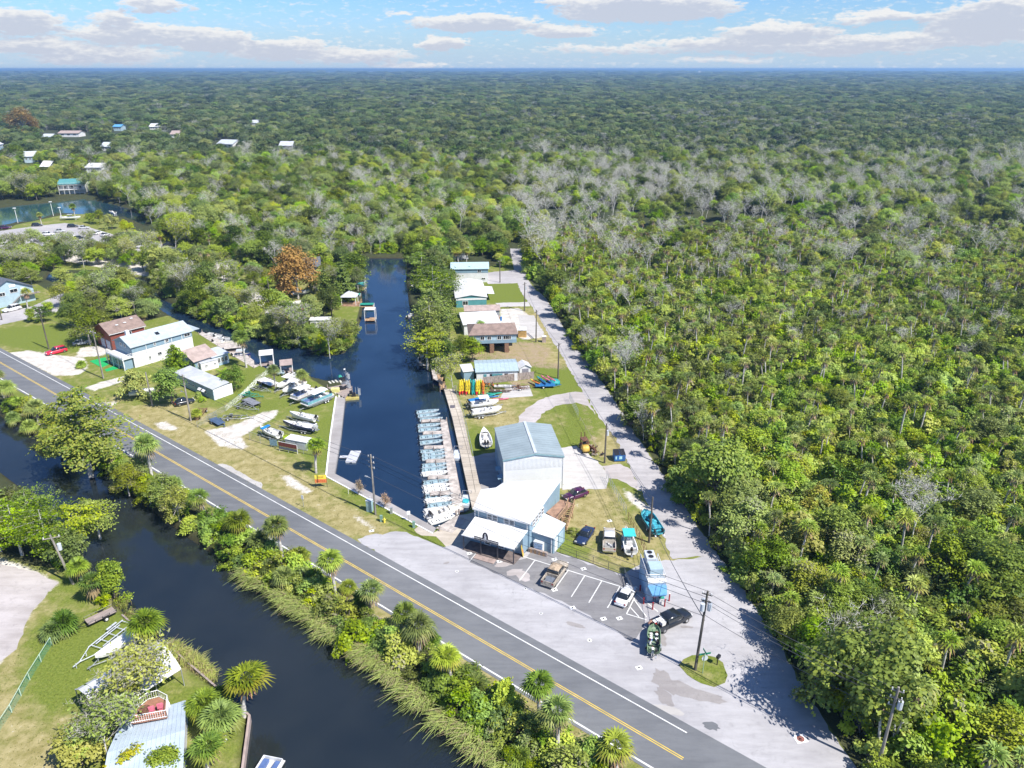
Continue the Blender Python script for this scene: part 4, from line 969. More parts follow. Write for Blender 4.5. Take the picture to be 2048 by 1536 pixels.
def pickup(label, px, py, rz, paint, L=5.8, W=2.0, H=1.85, roofm=None, hoodm=None, stripe_m=None, bedm=None, load=None, cab=2.5, name='pickup_truck'):
 p = px if py is None else at(px, py); r = thing(name, label, 'pickup truck', (p.x, p.y, .03), rz); hw = W / 2; h = L / 2; hz = 1.12
 bx = -h + (L - 1.35 - cab)     # bed front
 MB().loft([ring(bx, hw, .38, hz, hw * .96), ring(h - 1.3, hw, .38, hz, hw * .95), ring(h - .5, hw * .97, .38, hz * .97, hw * .88, .16), ring(h - .08, hw * .90, .42, hz * .88, hw * .78, .16), ring(h, hw * .8, .5, hz * .8, hw * .7)]).build('body', hoodm or paint, r, True)
 MB().loft([ring(bx + .03, hw * .92, hz - .06, H - .10, hw * .80, .06), ring(bx + .25, hw * .93, hz - .06, H - .03, hw * .80, .08), ring(bx + cab - .75, hw * .93, hz - .06, H - .03, hw * .80, .08), ring(bx + cab - .05, hw * .92, hz - .08, hz + .03, hw * .84, .05)]).build('cab_glass', GLASS, r, True)
 MB().loft([ring(bx + .08, hw * .80, H - .13, H - .01, hw * .76, .05), ring(bx + .9, hw * .82, H - .12, H + .03, hw * .77, .05), ring(bx + cab - .72, hw * .81, H - .13, H, hw * .77, .05)]).build('roof', roofm or paint, r, True)
 for s in (-1, 1):
  for x, tl in ((bx + .1, 0), (bx + cab * .45, 0), (bx + cab - .42, -.75)):
   MB().box((x, s * hw * .865, (hz + H) / 2 - .02), (.10, .06, H - hz), rx=s * .17, ry=tl).build('pillar', paint, r)
  MB().box(((-h + bx) / 2, s * (hw - .06), .80), (bx + h, .12, .66)).build('bed_side', paint, r)
  MB().box((-h + .9, s * (hw + .005), .80), (1.0, .06, .36)).build('wheel_arch', paint, r)
 MB().box(((-h + bx) / 2, 0, .62), (bx + h - .02, W - .26, .05)).build('bed_floor', bedm or BLACKP, r)
 MB().box((bx - .04, 0, .83), (.07, W - .25, .58)).build('bed_bulkhead', paint, r)
 MB().box((-h + .04, 0, .84), (.08, W - .26, .56)).build('tailgate', paint, r)
 MB().box((-h - .09, 0, .52), (.16, W * .93, .2)).build('rear_bumper', CHROME, r); MB().box((h + .02, 0, .55), (.14, W * .88, .24)).build('front_bumper', CHROME, r)
 wheels(r, (-h + .95, h - 1.0), hw, .39, .26); mirrors(r, bx + cab - .45, hw, hz + .2, BLACKP); lights(r, L, hw, hz * .75, .9)
 return r
def hull_rings(L, B, D, fine=2.6, sheer=.25, floor=.28, n=9, inset=.09, bowr=.03):
 out_, inn = [], []
 for i in range(n):
  t = i / (n - 1); x = -L / 2 + L * t; w = B / 2 * (max(0.0, 1 - t ** fine) * .985 + bowr) * (1 - .10 * (1 - t) ** 2); zt = D + sheer * t ** 2.2; keel = .02 + D * .75 * max(0, (t - .72) / .28) ** 2
  wi = max(.015, w - inset)
  out_.append([(x, -w, zt), (x, -w * .96, zt * .55 + keel * .45), (x, -w * .6, keel + .07), (x, 0, keel), (x, w * .6, keel + .07), (x, w * .96, zt * .55 + keel * .45), (x, w, zt), (x, wi, zt + .012), (x, -wi, zt + .012)])
  fz = min(zt - .05, floor + keel * .6)
  inn.append((min(x, L / 2 - .35), wi, zt, fz))
 return out_, inn
def hull(root, L, B, D, m_out, m_in, fine=2.6, sheer=.25, floor=.28, inset=.09, deck_from=None, deck_m=None, z=0.0):
 O, I = hull_rings(L, B, D, fine, sheer, floor, 10, inset)
 b = MB(); n = 9; vs = [(p[0], p[1], p[2] + z) for rg in O for p in rg]; fs = []
 for i in range(9):
  for k in range(6): fs.append((i * n + k, i * n + k + 1, (i + 1) * n + k + 1, (i + 1) * n + k))
  for a, c in ((6, 7), (8, 0)): fs.append((i * n + a, i * n + c, (i + 1) * n + c, (i + 1) * n + a))
 fs.append((0, 1, 2, 3, 4, 5, 6)); fs.append((9 * n + 6, 9 * n + 5, 9 * n + 4, 9 * n + 3, 9 * n + 2, 9 * n + 1, 9 * n + 0))
 b.add(vs, fs); h = b.build('hull', m_out, root)
 b = MB(); vs = []
 for x, wi, zt, fz in I: wf = wi * .93; vs += [(x, -wi, zt + z), (x, -wf, fz + z), (x, wf, fz + z), (x, wi, zt + z)]
 fs = [];
 for i in range(9):
  for k in range(3): fs.append((i * 4 + k, (i + 1) * 4 + k, (i + 1) * 4 + k + 1, i * 4 + k + 1))
 fs.append((0, 1, 2, 3)); b.add(vs, fs); b.build('cockpit_liner', m_in, root)
 if deck_from is not None:
  pts = []
  for i in range(10):
   t = i / 9
   if t >= deck_from: x, wi, zt, fz = I[i]; pts.append((O[i][0][0], wi, zt))
  A = [(x, w, zt + .02 + z) for x, w, zt in pts]; Bq = [(x, -w, zt + .02 + z) for x, w, zt in pts][::-1]
  b = MB(); m = len(A); b.add(A + [q for q in Bq][::-1], [(i, i + 1, m + i + 1, m + i) for i in range(m - 1)]); b.build('foredeck', deck_m or m_out, root)
 return h
def outboard(root, x, D, m=BLACKP, s=1.0, y=0.0, tilt=.5, z=0.0):
 o = MB().box((x - .12 * s, y, D + .25 * s + z), (.34 * s, .3 * s, .5 * s), ry=-tilt, taper=.75).build('outboard_cowling', m, root)
 MB().box((x - .32 * s, y, D - .25 * s + z), (.14 * s, .1 * s, .75 * s), ry=-tilt).build('outboard_leg', m, o)
 MB().box((x - .50 * s, y, D - .55 * s + z), (.30 * s, .22 * s, .12 * s), ry=-tilt).build('propeller', ALU, o)
def skiff(label, x, y, rz, inner, motor, group, L=4.9, name='rental_skiff', z=WATER_Z - .14):
 r = thing(name, label, 'boat', (x, y, z), rz, group)
 hull(r, L, 1.62, .58, GEL if inner is GEL else mat('skiff_shell', (.46, .53, .56), .4, var=.06), inner, 3.0, .16, .22)
 for bx in (-L * .36, -L * .12, L * .17): MB().box((bx, 0, .42), (.32, 1.34, .08)).build('bench', GEL if inner is GEL else PBLUE, r)
 for bx in (-L * .23, L * .06): MB().box((bx, .28, .36), (.14, .36, .30), taper=.4).build('bench_shade', BLACKP, r)  # black tapered blocks standing in for the shadows of the benches
 MB().box((L * .36, 0, .60), (.7, .62, .05)).build('bow_deck', GEL if inner is GEL else PBLUE, r)
 MB().cyl((L * .40, 0, .6), (L * .40, 0, .72), .05, 6).build('cleat', ALU, r)
 outboard(r, -L / 2, .56, motor, .85)
 MB().tube([(-L / 2 + .1, 0, .8), (-L / 2 + .6, .06, .86)], .03, 5).build('tiller', BLACKP, r)
 return r
def boat_trailer(root_or_none, label, x, y, rz, L=6.0, W=1.7, m=GALV, axles=1, group=None, z=.02, cat='trailer', name='boat_trailer'):
 r = thing(name, label, cat, (x, y, z), rz, group)
 for s in (-1, 1): MB().box((-.6, s * W / 2, .45), (L * .72, .09, .12)).build('side_rail', m, r)
 for s in (-1, 1): MB().tube([(L * .26, s * W / 2, .45), (L * .58, 0, .45)], .06, 5).build('tongue_rail', m, r)
 MB().box((L * .62, 0, .45), (L * .16, .1, .12)).build('coupler', m, r)
 for k in range(5): MB().box((-L * .42 + k * L * .16, 0, .42), (.09, W, .08)).build('cross_member', m, r)
 for s in (-1, 1): MB().box((-.5, s * W * .27, .56), (L * .5, .12, .07)).build('bunk', BLACKP if m is GALV else m, r)
 for a in range(axles):
  xx = -L * .18 - a * .75
  for s in (-1, 1):
   o = MB().tube([(xx, s * (W / 2 + .1), .32), (xx, s * (W / 2 + .3), .32)], .32, 12).build('wheel', RUBBER, r); MB().tube([(xx, s * (W / 2 + .3), .32), (xx, s * (W / 2 + .32), .32)], .17, 10).build('rim', WHITE, o)
   MB().box((xx, s * (W / 2 + .2), .68), (.8, .26, .05)).build('fender', m, r)
 MB().box((L * .44, 0, .8), (.08, .08, .7)).build('winch_post', m, r)
 MB().cyl((L * .66, .12, 0), (L * .66, .12, .75), .04, 6).build('jack', m, r)
 return r
def console_boat(label, x, y, rz, L=6.2, B=2.3, out=GEL, inn=CREAM, top=None, z=.55, group=None, name='motor_boat', deck=True, motors=1, mcol=BLACKP, bimini=None, fine=2.4, cockpit=None):
 r = thing(name, label, 'boat', (x, y, z), rz, group); D = .95
 hull(r, L, B, D, out, cockpit or inn, fine, .35, .42, .13, .62 if deck else None, inn if cockpit is None else GEL)
 c = MB().box((-.1, 0, .9), (.8, .75, .95), taper=.8).build('console', GEL, r); MB().box((.25, 0, 1.48), (.08, .7, .38), ry=-.4).build('windscreen', GLASS, c)
 MB().box((-.95, 0, .82), (.45, .9, .5)).build('helm_seat', SEATG, r); MB().box((-L * .42, 0, .8), (.4, B * .7, .35)).build('stern_bench', SEATG, r)
 MB().box((L * .2, 0, .68), (.9, B * .5, .32)).build('bow_cushion', SEATG, r)
 for k in range(motors): outboard(r, -L / 2, .95, mcol, 1.25, (k - (motors - 1) / 2) * .55, .35)
 if top:
  for sx in (-.9, .6):
   for s in (-1, 1): MB().cyl((sx * .8, s * .65, .9), (sx, s * .8, 2.15), .03, 5).build('top_post', ALU, r)
  MB().box((-.15, 0, 2.18), (2.2, 1.85, .06)).build('t_top', top, r)
 if bimini:
  for s in (-1, 1):
   for dx in (-.9, .9): MB().tube([(-.3, s * B * .42, 1.0), (-.3 + dx, s * B * .42, 2.0)], .025, 5).build('bimini_bow', ALU, r)
  pts = [[(-.3 + dx, yy, 2.05 + .12 * math.cos(yy / (B * .45) * 1.3) - .05 * abs(dx)) for yy in np.linspace(-B * .44, B * .44, 7)] for dx in (-1.1, -.4, .4, 1.1)]
  MB().loft(pts, cap=False, closed=False).build('bimini_canopy', bimini, r)
 return r
def covered_boat(label, x, y, rz, L, B, m, z=.6, group=None, name='covered_boat'):
 r = thing(name, label, 'boat', (x, y, z), rz, group); hull(r, L, B, .8, GEL, CREAM, 2.4, .3, .3)
 rings = []
 for i in range(9):
  t = i / 8; xx = -L / 2 + L * t; w = B / 2 * (max(.02, 1 - t ** 2.4)) + .03; hgt = .95 + .28 * t ** 2; c = .38 * math.sin(PI * min(1, .25 + t * .8))
  rings.append([(xx, -w, hgt - .12), (xx, -w * .6, hgt + c * .5), (xx, 0, hgt + c), (xx, w * .6, hgt + c * .5), (xx, w, hgt - .12)])
 MB().loft(rings, cap=False, closed=False).build('cover', m, r, True); outboard(r, -L / 2, .8, BLACKP, 1.1)
 return r
def pontoon(label, x, y, rz, L=7.5, B=2.5, side=AQUA, canopy=WHITE, z=.55, rail=True, name='pontoon_boat', cp=(-.5, 3.4)):
 r = thing(name, label, 'boat', (x, y, z), rz)
 for s in (-1, 1): MB().tube([(-L / 2, s * B * .34, .3), (L / 2 - .8, s * B * .34, .3), (L / 2 - .1, s * B * .34, .48)], [.3, .3, .05], 10).build('pontoon_tube', ALU, r)
 MB().box((0, 0, .66), (L, B, .1)).build('deck', SEATG, r)
 if rail:
  for s in (-1, 1): MB().box((.1, s * (B / 2 - .04), 1.02), (L - .9, .06, .62)).build('side_panel', side, r)
  MB().box((L / 2 - .35, 0, 1.02), (.06, B - .1, .62)).build('bow_gate', side, r)
  for s in (-1, 1): MB().box((L * .25, s * B * .3, .92), (L * .32, .6, .42)).build('bench_seat', mat('blue_vinyl', (.10, .16, .34), .5), r)
  MB().box((-L * .32, 0, .92), (.7, B * .7, .45)).build('rear_bench', SEATG, r); MB().box((-.4, B * .25, 1.1), (.6, .6, .8)).build('helm', GEL, r)
 if canopy:
  for dx in (-.5, .5):
   for s in (-1, 1): MB().cyl((cp[0] + dx * cp[1], s * B * .46, .7), (cp[0] + dx * cp[1], s * B * .46, 2.5), .03, 5).build('canopy_post', ALU, r)
  pts = [[(cp[0] + dx * cp[1], yy, 2.5 + .14 * math.cos(yy / (B * .5) * 1.4)) for yy in np.linspace(-B * .5, B * .5, 7)] for dx in (-.55, -.2, .2, .55)]
  MB().loft(pts, cap=False, closed=False).build('canopy', canopy, r)
 outboard(r, -L / 2 + .1, .7, BLACKP, 1.2)
 return r
def airboat(label, x, y, rz, L=5.5, B=2.3, m=ALU, z=WATER_Z, flag=None, seats=3):
 r = thing('airboat', label, 'airboat', (x, y, z), rz)
 MB().loft([[(xx, -w, h), (xx, -w, b_), (xx, w, b_), (xx, w, h)] for xx, w, h, b_ in ((-L / 2, B / 2, .5, 0), (L * .3, B / 2, .5, 0), (L / 2, B * .42, .62, .4))]).build('hull', m, r)
 for k in range(seats): MB().box((L * .28 - k * .8, 0, .72), (.42, B * .72, .3)).build('bench', SEATY, r)
 MB().box((-L * .18, 0, 1.5), (.55, .6, .7)).build('pilot_seat', BLACKP, r); MB().box((-L * .3, 0, 1.0), (.9, .7, .8)).build('engine', BLACKP, r)
 cx = -L * .43; cage = MB()
 for dx in (-.28, .28): cage.tube([(cx + dx, 1.05 * math.cos(a), 1.6 + 1.05 * math.sin(a)) for a in np.linspace(0, 2 * PI, 17)], .03, 4, False)
 for a in np.linspace(0, PI, 7)[:-1]: cage.tube([(cx - .28, 1.05 * math.cos(a), 1.6 + 1.05 * math.sin(a)), (cx - .28, -1.05 * math.cos(a), 1.6 - 1.05 * math.sin(a))], .015, 3)
 cage.build('propeller_cage', GALV, r); MB().box((cx, 0, 1.6), (.08, 1.8, .16), rx=.5).build('propeller', BLACKP, r)
 for s in (-1, 1): MB().box((cx - .55, s * .45, 1.5), (.5, .04, 1.3)).build('rudder', GALV, r)
 if flag: MB().cyl((cx, 0, 2.6), (cx, 0, 3.7), .02, 4).build('flag_staff', WHITE, r); MB().box((cx + .2, 0, 3.4), (.4, .02, .3)).build('flag', flag, r)
 return r
def flat_trailer(label, x, y, rz, L, W, m, deckm, axles=1, rails=True, group=None, name='utility_trailer'):
 r = thing(name, label, 'trailer', (x, y, .02), rz, group); MB().box((0, 0, .55), (L, W, .08)).build('frame', m, r)
 n = 8
 for k in range(n): MB().box((0, -W / 2 + (k + .5) * W / n, .62), (L - .05, W / n - .025, .04)).build('deck_board', deckm, r)
 for s in (-1, 1): MB().tube([(L / 2, s * W * .4, .52), (L / 2 + 1.2, 0, .5)], .05, 5).build('tongue_rail', m, r)
 MB().box((L / 2 + 1.3, 0, .5), (.4, .12, .12)).build('coupler', m, r); MB().cyl((L / 2 + 1.15, 0, .1), (L / 2 + 1.15, 0, .9), .04, 6).build('jack', m, r)
 for a in range(axles):
  for s in (-1, 1):
   o = MB().tube([(-L * .1 - a * .8, s * (W / 2 + .03), .33), (-L * .1 - a * .8, s * (W / 2 + .24), .33)], .33, 12).build('wheel', RUBBER, r); MB().tube([(-L * .1 - a * .8, s * (W / 2 + .24), .33), (-L * .1 - a * .8, s * (W / 2 + .26), .33)], .18, 10).build('rim', WHITE, o)
   MB().box((-L * .1 - a * .8, s * (W / 2 + .14), .72), (.8, .26, .04)).build('fender', m, r)
 if rails:
  b = MB()
  for s in (-1, 1):
   b.tube([(-L / 2, s * W / 2, 1.0), (L / 2, s * W / 2, 1.0)], .03, 4)
   for k in range(5): b.tube([(-L / 2 + k * L / 4, s * W / 2, .6), (-L / 2 + k * L / 4, s * W / 2, 1.0)], .025, 4)
  b.build('rail', m, r); g = MB()
  for k in range(9): g.tube([(-L / 2, -W / 2 + k * W / 8, .6), (-L / 2 - .15, -W / 2 + k * W / 8, 1.7)], .018, 3)
  for k in (0, .5, 1): g.tube([(-L / 2 - .15 * k, -W / 2, .6 + 1.1 * k), (-L / 2 - .15 * k, W / 2, .6 + 1.1 * k)], .022, 3)
  g.build('ramp_gate', m, r)
 return r
def siding(name, col, sc=6.0, axis_='Z', amt=.12):
 if name in MATS: return MATS[name]
 m = bpy.data.materials.new(name); m.use_nodes = True; t = NT(m.node_tree); m.node_tree.nodes.clear()
 co = t.node('ShaderNodeTexCoord').outputs['Object']; n = t.noise(co, .5, 5, .65)
 c = t.mix(t.ramp(n, .3, .75), tuple(x * (1 - amt) for x in col), tuple(min(1, x * (1 + amt * .7)) for x in col))
 wv = t.node('ShaderNodeTexWave', wave_type='BANDS', bands_direction=axis_, wave_profile='SAW'); wv.inputs['Scale'].default_value = sc / 6.28 * 1.0; wv.inputs['Distortion'].default_value = 0; t.link(co, wv.inputs['Vector'])
 p = t.node('ShaderNodeBsdfPrincipled'); t.link(c, p.inputs['Base Color']); p.inputs['Roughness'].default_value = .55; p.inputs['Specular IOR Level'].default_value = .3
 b = t.node('ShaderNodeBump'); b.inputs['Strength'].default_value = .22; b.inputs['Distance'].default_value = .03; t.link(wv.outputs['Fac'], b.inputs['Height']); t.link(b.outputs[0], p.inputs['Normal'])
 o = t.node('ShaderNodeOutputMaterial'); t.link(p.outputs[0], o.inputs[0]); MATS[name] = m; return m
S_BLUE = siding('siding_blue', (.24, .35, .43)); S_LBLUE = siding('siding_pale_blue', (.38, .50, .57)); S_WHITE = siding('siding_white', (.74, .74, .74)); S_RED = siding('siding_red', (.24, .075, .055)); S_TEAL = siding('siding_teal', (.10, .30, .32))
S_CREAM = siding('siding_cream', (.55, .48, .38)); M_RIBW = siding('ribbed_white', (.82, .82, .82), 22, 'X', .05); S_GREY = siding('siding_grey', (.34, .36, .38))
R_WHITE = mat('roof_white', (.68, .68, .675), .5, var=.10, vscale=.6, streak=(1, .3, 1)); R_BLUE = mat('roof_blue_grey', (.29, .35, .37), .45, var=.07, vscale=.4); R_GREY = mat('roof_grey', (.50, .52, .55), .6, var=.10, vscale=.5, bump=.3, bscale=8)
R_BROWN = mat('roof_brown', (.255, .185, .155), .85, var=.14, vscale=.8, bump=.5, bscale=9); R_TAN = mat('roof_tan', (.38, .30, .27), .85, var=.12, vscale=.8, bump=.5, bscale=9); R_DARK = mat('roof_dark', (.11, .125, .15), .8, var=.12, bump=.4, bscale=9)
R_PALE = mat('roof_pale_metal', (.58, .62, .66), .4, .1, var=.06, vscale=.5); R_TEAL = mat('roof_teal', (.10, .30, .30), .5, var=.1)
TRIM = mat('white_trim', (.76, .76, .75), .5, var=.04)
def win(parent, x, y, z, w, h, face='y-', frame=TRIM, panes=2, name='window', glass=GLASS):
 """a framed window set 3 cm proud of a wall; face says which way it looks"""
 ax = face[0]; s = -1 if face[1] == '-' else 1
 def bx(du, dz, dw, dh, dep, o):
  return ((x + du, y + s * o, z + dz), (dw, dep, dh)) if ax == 'y' else ((x + s * o, y + du, z + dz), (dep, dw, dh))
 b = MB()
 for du, dz, dw, dh in ((0, h / 2, w + .1, .1), (0, -h / 2, w + .1, .1), (-w / 2, 0, .1, h - .1), (w / 2, 0, .1, h - .1)): b.box(*bx(du, dz, dw, dh, .09, .04))
 if panes > 1:
  for k in range(1, panes): b.box(*bx(-w / 2 + k * w / panes, 0, .06, h - .1, .07, .035))
 f = b.build(name, frame, parent); MB().box(*bx(0, 0, w - .02, h - .02, .03, .02)).build('pane', glass, f); return f
def gable(label, a, b, depth, wall_h, ridge, wallm, roofm, ov=.4, name='house', cat='house', axis_='x', seams=0, z=0.0, group=None, hip=0.0, trim=TRIM, gablem=None, ridge_off=.5):
 """house whose front wall foot runs from ground point a to b (left to right seen from outside the front); x along the front, y going back"""
 A, B = Vector(a), Vector(b); d = B - A; L = math.hypot(d.x, d.y); rz = math.atan2(d.y, d.x)
 r = thing(name, label, cat, (A.x, A.y, z), rz, group); W_ = depth
 MB().box((L / 2, W_ / 2, wall_h / 2), (L, W_, wall_h)).build('wall', wallm, r)
 t = .14
 if axis_ == 'x':   # ridge parallel to the front
  ro = W_ * ridge_off; fl = MB();
  f1 = [(-ov, -ov, wall_h - ov * (ridge - wall_h) / ro), (L + ov, -ov, wall_h - ov * (ridge - wall_h) / ro), (L + ov - hip, ro, ridge), (-ov + hip, ro, ridge)]
  f2 = [(L + ov, W_ + ov, wall_h - ov * (ridge - wall_h) / (W_ - ro)), (-ov, W_ + ov, wall_h - ov * (ridge - wall_h) / (W_ - ro)), (-ov + hip, ro, ridge), (L + ov - hip, ro, ridge)]
  MB().slab([Vector(p) + Vector((0, 0, t)) for p in f1], t).build('roof_slope', roofm, r); MB().slab([Vector(p) + Vector((0, 0, t)) for p in f2], t).build('roof_slope', roofm, r)
  if not hip:
   for x in (.006, L - .006): MB().prism([(0, 0), (W_, 0), (ro, ridge - wall_h)], 0, .03).build('gable_wall', gablem or wallm, r).matrix_basis = Matrix.Translation((x - .015, 0, wall_h)) @ Matrix(((0, 0, 1, 0), (1, 0, 0, 0), (0, 1, 0, 0), (0, 0, 0, 1)))
  else:
   for x0, s in ((-ov, 1), (L + ov, -1)): MB().slab([(x0, -ov, f1[0][2] + t), (x0 + s * hip, ro, ridge + t), (x0, W_ + ov, f2[0][2] + t)], t).build('roof_hip', roofm, r)
  if seams:
   sb = MB(); n = int(L / seams)
   for k in range(n + 1):
    x = -ov + .05 + k * (L + 2 * ov - .1) / n
    sb.tube([(x, -ov, f1[0][2] + t + .02), (x, ro, ridge + t + .02), (x, W_ + ov, f2[0][2] + t + .02)], .028, 4)
   sb.build('roof_seams', roofm, r, kind='stuff')
 else:
  ro = L * ridge_off; f1 = [(-ov, -ov), (ro, -ov), (ro, W_ + ov), (-ov, W_ + ov)]; zl = wall_h - ov * (ridge - wall_h) / ro; zr = wall_h - ov * (ridge - wall_h) / (L - ro)
  MB().slab([(-ov, -ov, zl + t), (ro, -ov, ridge + t), (ro, W_ + ov, ridge + t), (-ov, W_ + ov, zl + t)], t).build('roof_slope', roofm, r)
  MB().slab([(ro, -ov, ridge + t), (L + ov, -ov, zr + t), (L + ov, W_ + ov, zr + t), (ro, W_ + ov, ridge + t)], t).build('roof_slope', roofm, r)
  for y in (0, W_):
   o = MB().prism([(0, 0), (L, 0), (ro, ridge - wall_h)], 0, .03).build('gable_wall', gablem or wallm, r)
   o.matrix_basis = Matrix.Translation((0, y + (.024 if y == 0 else .006), wall_h)) @ Matrix(((1, 0, 0, 0), (0, 0, -1, 0), (0, 1, 0, 0), (0, 0, 0, 1)))
  if seams:
   sb = MB(); n = int(W_ / seams)
   for k in range(n + 1):
    y = -ov + .05 + k * (W_ + 2 * ov - .1) / n; sb.tube([(-ov, y, zl + t + .02), (ro, y, ridge + t + .02), (L + ov, y, zr + t + .02)], .028, 4)
   sb.build('roof_seams', roofm, r, kind='stuff')
 return r, L
def flat_roof(label, a, b, depth, h, wallm, roofm, rise=.4, ov=.3, name='building', cat='building', z=0.0):
 A, B = Vector(a), Vector(b); d = B - A; L = math.hypot(d.x, d.y); rz = math.atan2(d.y, d.x); r = thing(name, label, cat, (A.x, A.y, z), rz)
 MB().box((L / 2, depth / 2, h / 2), (L, depth, h)).build('wall', wallm, r)
 MB().slab([(-ov, -ov, h + .12), (L + ov, -ov, h + .12), (L + ov, depth + ov, h + rise + .12), (-ov, depth + ov, h + rise + .12)], .12).build('roof', roofm, r)
 return r, L
def rail(r, pts, h=1.0, m=TRIM, pick=.14, name='railing', z=0.0):
 """posts, top and bottom rails and balusters along pts, each run one piece"""
 for a, b in zip(pts[:-1], pts[1:]):
  a, b = Vector(a), Vector(b); bb = MB(); L = (b - a).length; n = max(1, int(L / pick)); up = Vector((0, 0, 1))
  bb.tube([a + up * h, b + up * h], .045, 4); bb.tube([a + up * .12, b + up * .12], .035, 4)
  for k in range(n + 1): q = a + (b - a) * k / n; w_ = .05 if k in (0, n) else .022; bb.tube([q, q + up * h], w_, 4)
  bb.build(name, m, r)
def fence_run(name, label, cat, pts, h, spacing, post_m, mesh_m=None, rails=(1.0,), r_=.04, wire=None, group=None):
 r = thing(name, label, cat, (pts[0].x, pts[0].y, 0), 0, group); o = pts[0].copy(); o.z = 0
 for a, b in zip(pts[:-1], pts[1:]):
  a = a - o; b = b - o; L = (b - a).length; n = max(1, round(L / spacing)); up = Vector((0, 0, 1))
  for k in range(n + (1 if b == pts[-1] - o else 0)): q = a + (b - a) * k / n; MB().tube([q, q + up * h], r_, 6).build('post', post_m, r)
  for f in rails: MB().tube([a + up * h * f, b + up * h * f], r_ * .7, 5).build('rail', post_m, r)
  if mesh_m:
   bb = MB(); dn = .3; m_ = int(L / dn); zs = h
   for k in range(m_):
    q0 = a + (b - a) * k / m_; q1 = a + (b - a) * (k + 1) / m_
    for j in range(int(zs / dn)):
     z0 = j * dn; z1 = z0 + dn
     bb.tube([q0 + up * z0, q1 + up * z1], .008, 3, False); bb.tube([q1 + up * z0, q0 + up * z1], .008, 3, False)
   bb.build('wire_mesh', mesh_m, r, kind='stuff')
 return r
def text(s, size, m, parent, M_, name='lettering', ext_=.01, align='CENTER', sx=1.0):
 c = bpy.data.curves.new(name, 'FONT'); c.body = s; c.size = size; c.extrude = ext_; c.align_x = align; c.align_y = 'CENTER'; c.materials.append(m); c.space_character = sx
 t_ = bpy.data.objects.new(name, c); me = bpy.data.meshes.new_from_object(t_); bpy.data.objects.remove(t_)
 o = link(name, me, parent); o.matrix_basis = M_; return o
VX = Matrix(((1, 0, 0, 0), (0, 0, -1, 0), (0, 1, 0, 0), (0, 0, 0, 1)))   # text standing upright, facing -y
def person(label, x, y, z, rz, J, shirt, trousers, skin=(.35, .20, .14), hair=(.03, .02, .015), cap=None, shirtless=False):
 """a figure grown from a jointed skeleton; J overrides joint positions (metres, facing +x)"""
 r = thing('person', label, 'person', (x, y, z), rz)
 P = {'pel': (0, 0, .93), 'waist': (0, 0, 1.08), 'chest': (0, 0, 1.30), 'neck': (0, 0, 1.48), 'head': (.02, 0, 1.60), 'top': (.01, 0, 1.74)}
 for s, k in ((1, 'L'), (-1, 'R')):
  P.update({'sh' + k: (0, s * .17, 1.43), 'el' + k: (.02, s * .24, 1.14), 'wr' + k: (.12, s * .25, .90), 'ha' + k: (.16, s * .25, .82), 'hip' + k: (0, s * .10, .90), 'kn' + k: (.03, s * .11, .49), 'an' + k: (0, s * .11, .09), 'to' + k: (.17, s * .12, .03)})
 P.update(J or {})
 Rd = {'pel': .15, 'waist': .13, 'chest': .15, 'neck': .06, 'head': .095, 'top': .07, 'sh': .07, 'el': .045, 'wr': .03, 'ha': .035, 'hip': .095, 'kn': .06, 'an': .042, 'to': .035}
 names = list(P); idx = {n: i for i, n in enumerate(names)}
 E_ = [('pel', 'waist'), ('waist', 'chest'), ('chest', 'neck'), ('neck', 'head'), ('head', 'top')]
 for k in 'LR': E_ += [('chest', 'sh' + k), ('sh' + k, 'el' + k), ('el' + k, 'wr' + k), ('wr' + k, 'ha' + k), ('pel', 'hip' + k), ('hip' + k, 'kn' + k), ('kn' + k, 'an' + k), ('an' + k, 'to' + k)]
 me = bpy.data.meshes.new('body'); me.from_pydata([P[n] for n in names], [(idx[a], idx[b]) for a, b in E_], [])
 o = bpy.data.objects.new('body', me); COL.objects.link(o); md = o.modifiers.new('s', 'SKIN'); sd = o.modifiers.new('d', 'SUBSURF'); sd.levels = 1; sd.render_levels = 1
 for i, n in enumerate(names):
  q = Rd[n if n in Rd else n[:-1]]; me.skin_vertices[0].data[i].radius = (q, q); me.skin_vertices[0].data[i].use_root = (n == 'pel')
 dg = bpy.context.evaluated_depsgraph_get(); ev = bpy.data.meshes.new_from_object(o.evaluated_get(dg)); bpy.data.objects.remove(o)
 sk = mat('skin', skin, .6, var=.08); ms = [sk, shirt, trousers]
 ev.materials.clear()
 for m in ms: ev.materials.append(m)
 A = {n: Vector(P[n]) for n in names}
 def dseg(p, a, b): ab = b - a; t = max(0, min(1, (p - a).dot(ab) / max(1e-6, ab.dot(ab)))); return (p - a - ab * t).length
 legs = [(A['hip' + k], A['kn' + k]) for k in 'LR'] + [(A['kn' + k], A['an' + k]) for k in 'LR']; tors = [(A['pel'], A['waist']), (A['waist'], A['chest'])] + [(A['chest'], A['sh' + k]) for k in 'LR'] + [(A['sh' + k], (A['sh' + k] + A['el' + k]) / 2) for k in 'LR']
 bare = [(A['neck'], A['head']), (A['head'], A['top'])] + [((A['sh' + k] + A['el' + k]) / 2, A['ha' + k]) for k in 'LR']
 for f in ev.polygons:
  c = f.center; dl = min(dseg(c, *s) for s in legs) - .02; dt = min(dseg(c, *s) for s in tors) - .04; db = min(dseg(c, *s) for s in bare)
  f.material_index = 0 if db < min(dl, dt) else (2 if dl < dt else (0 if shirtless else 1)); f.use_smooth = True
 link('body', ev, r)
 H_ = A['head']; T = A['top']; b = MB(); up = (T - H_).normalized()
 rings = [[tuple(T + up * dz + Vector((math.cos(a) * q, math.sin(a) * q, 0))) for a in np.linspace(0, 2 * PI, 11)[:-1]] for dz, q in ((-.10, .108), (-.03, .112), (.03, .09), (.065, .03))]
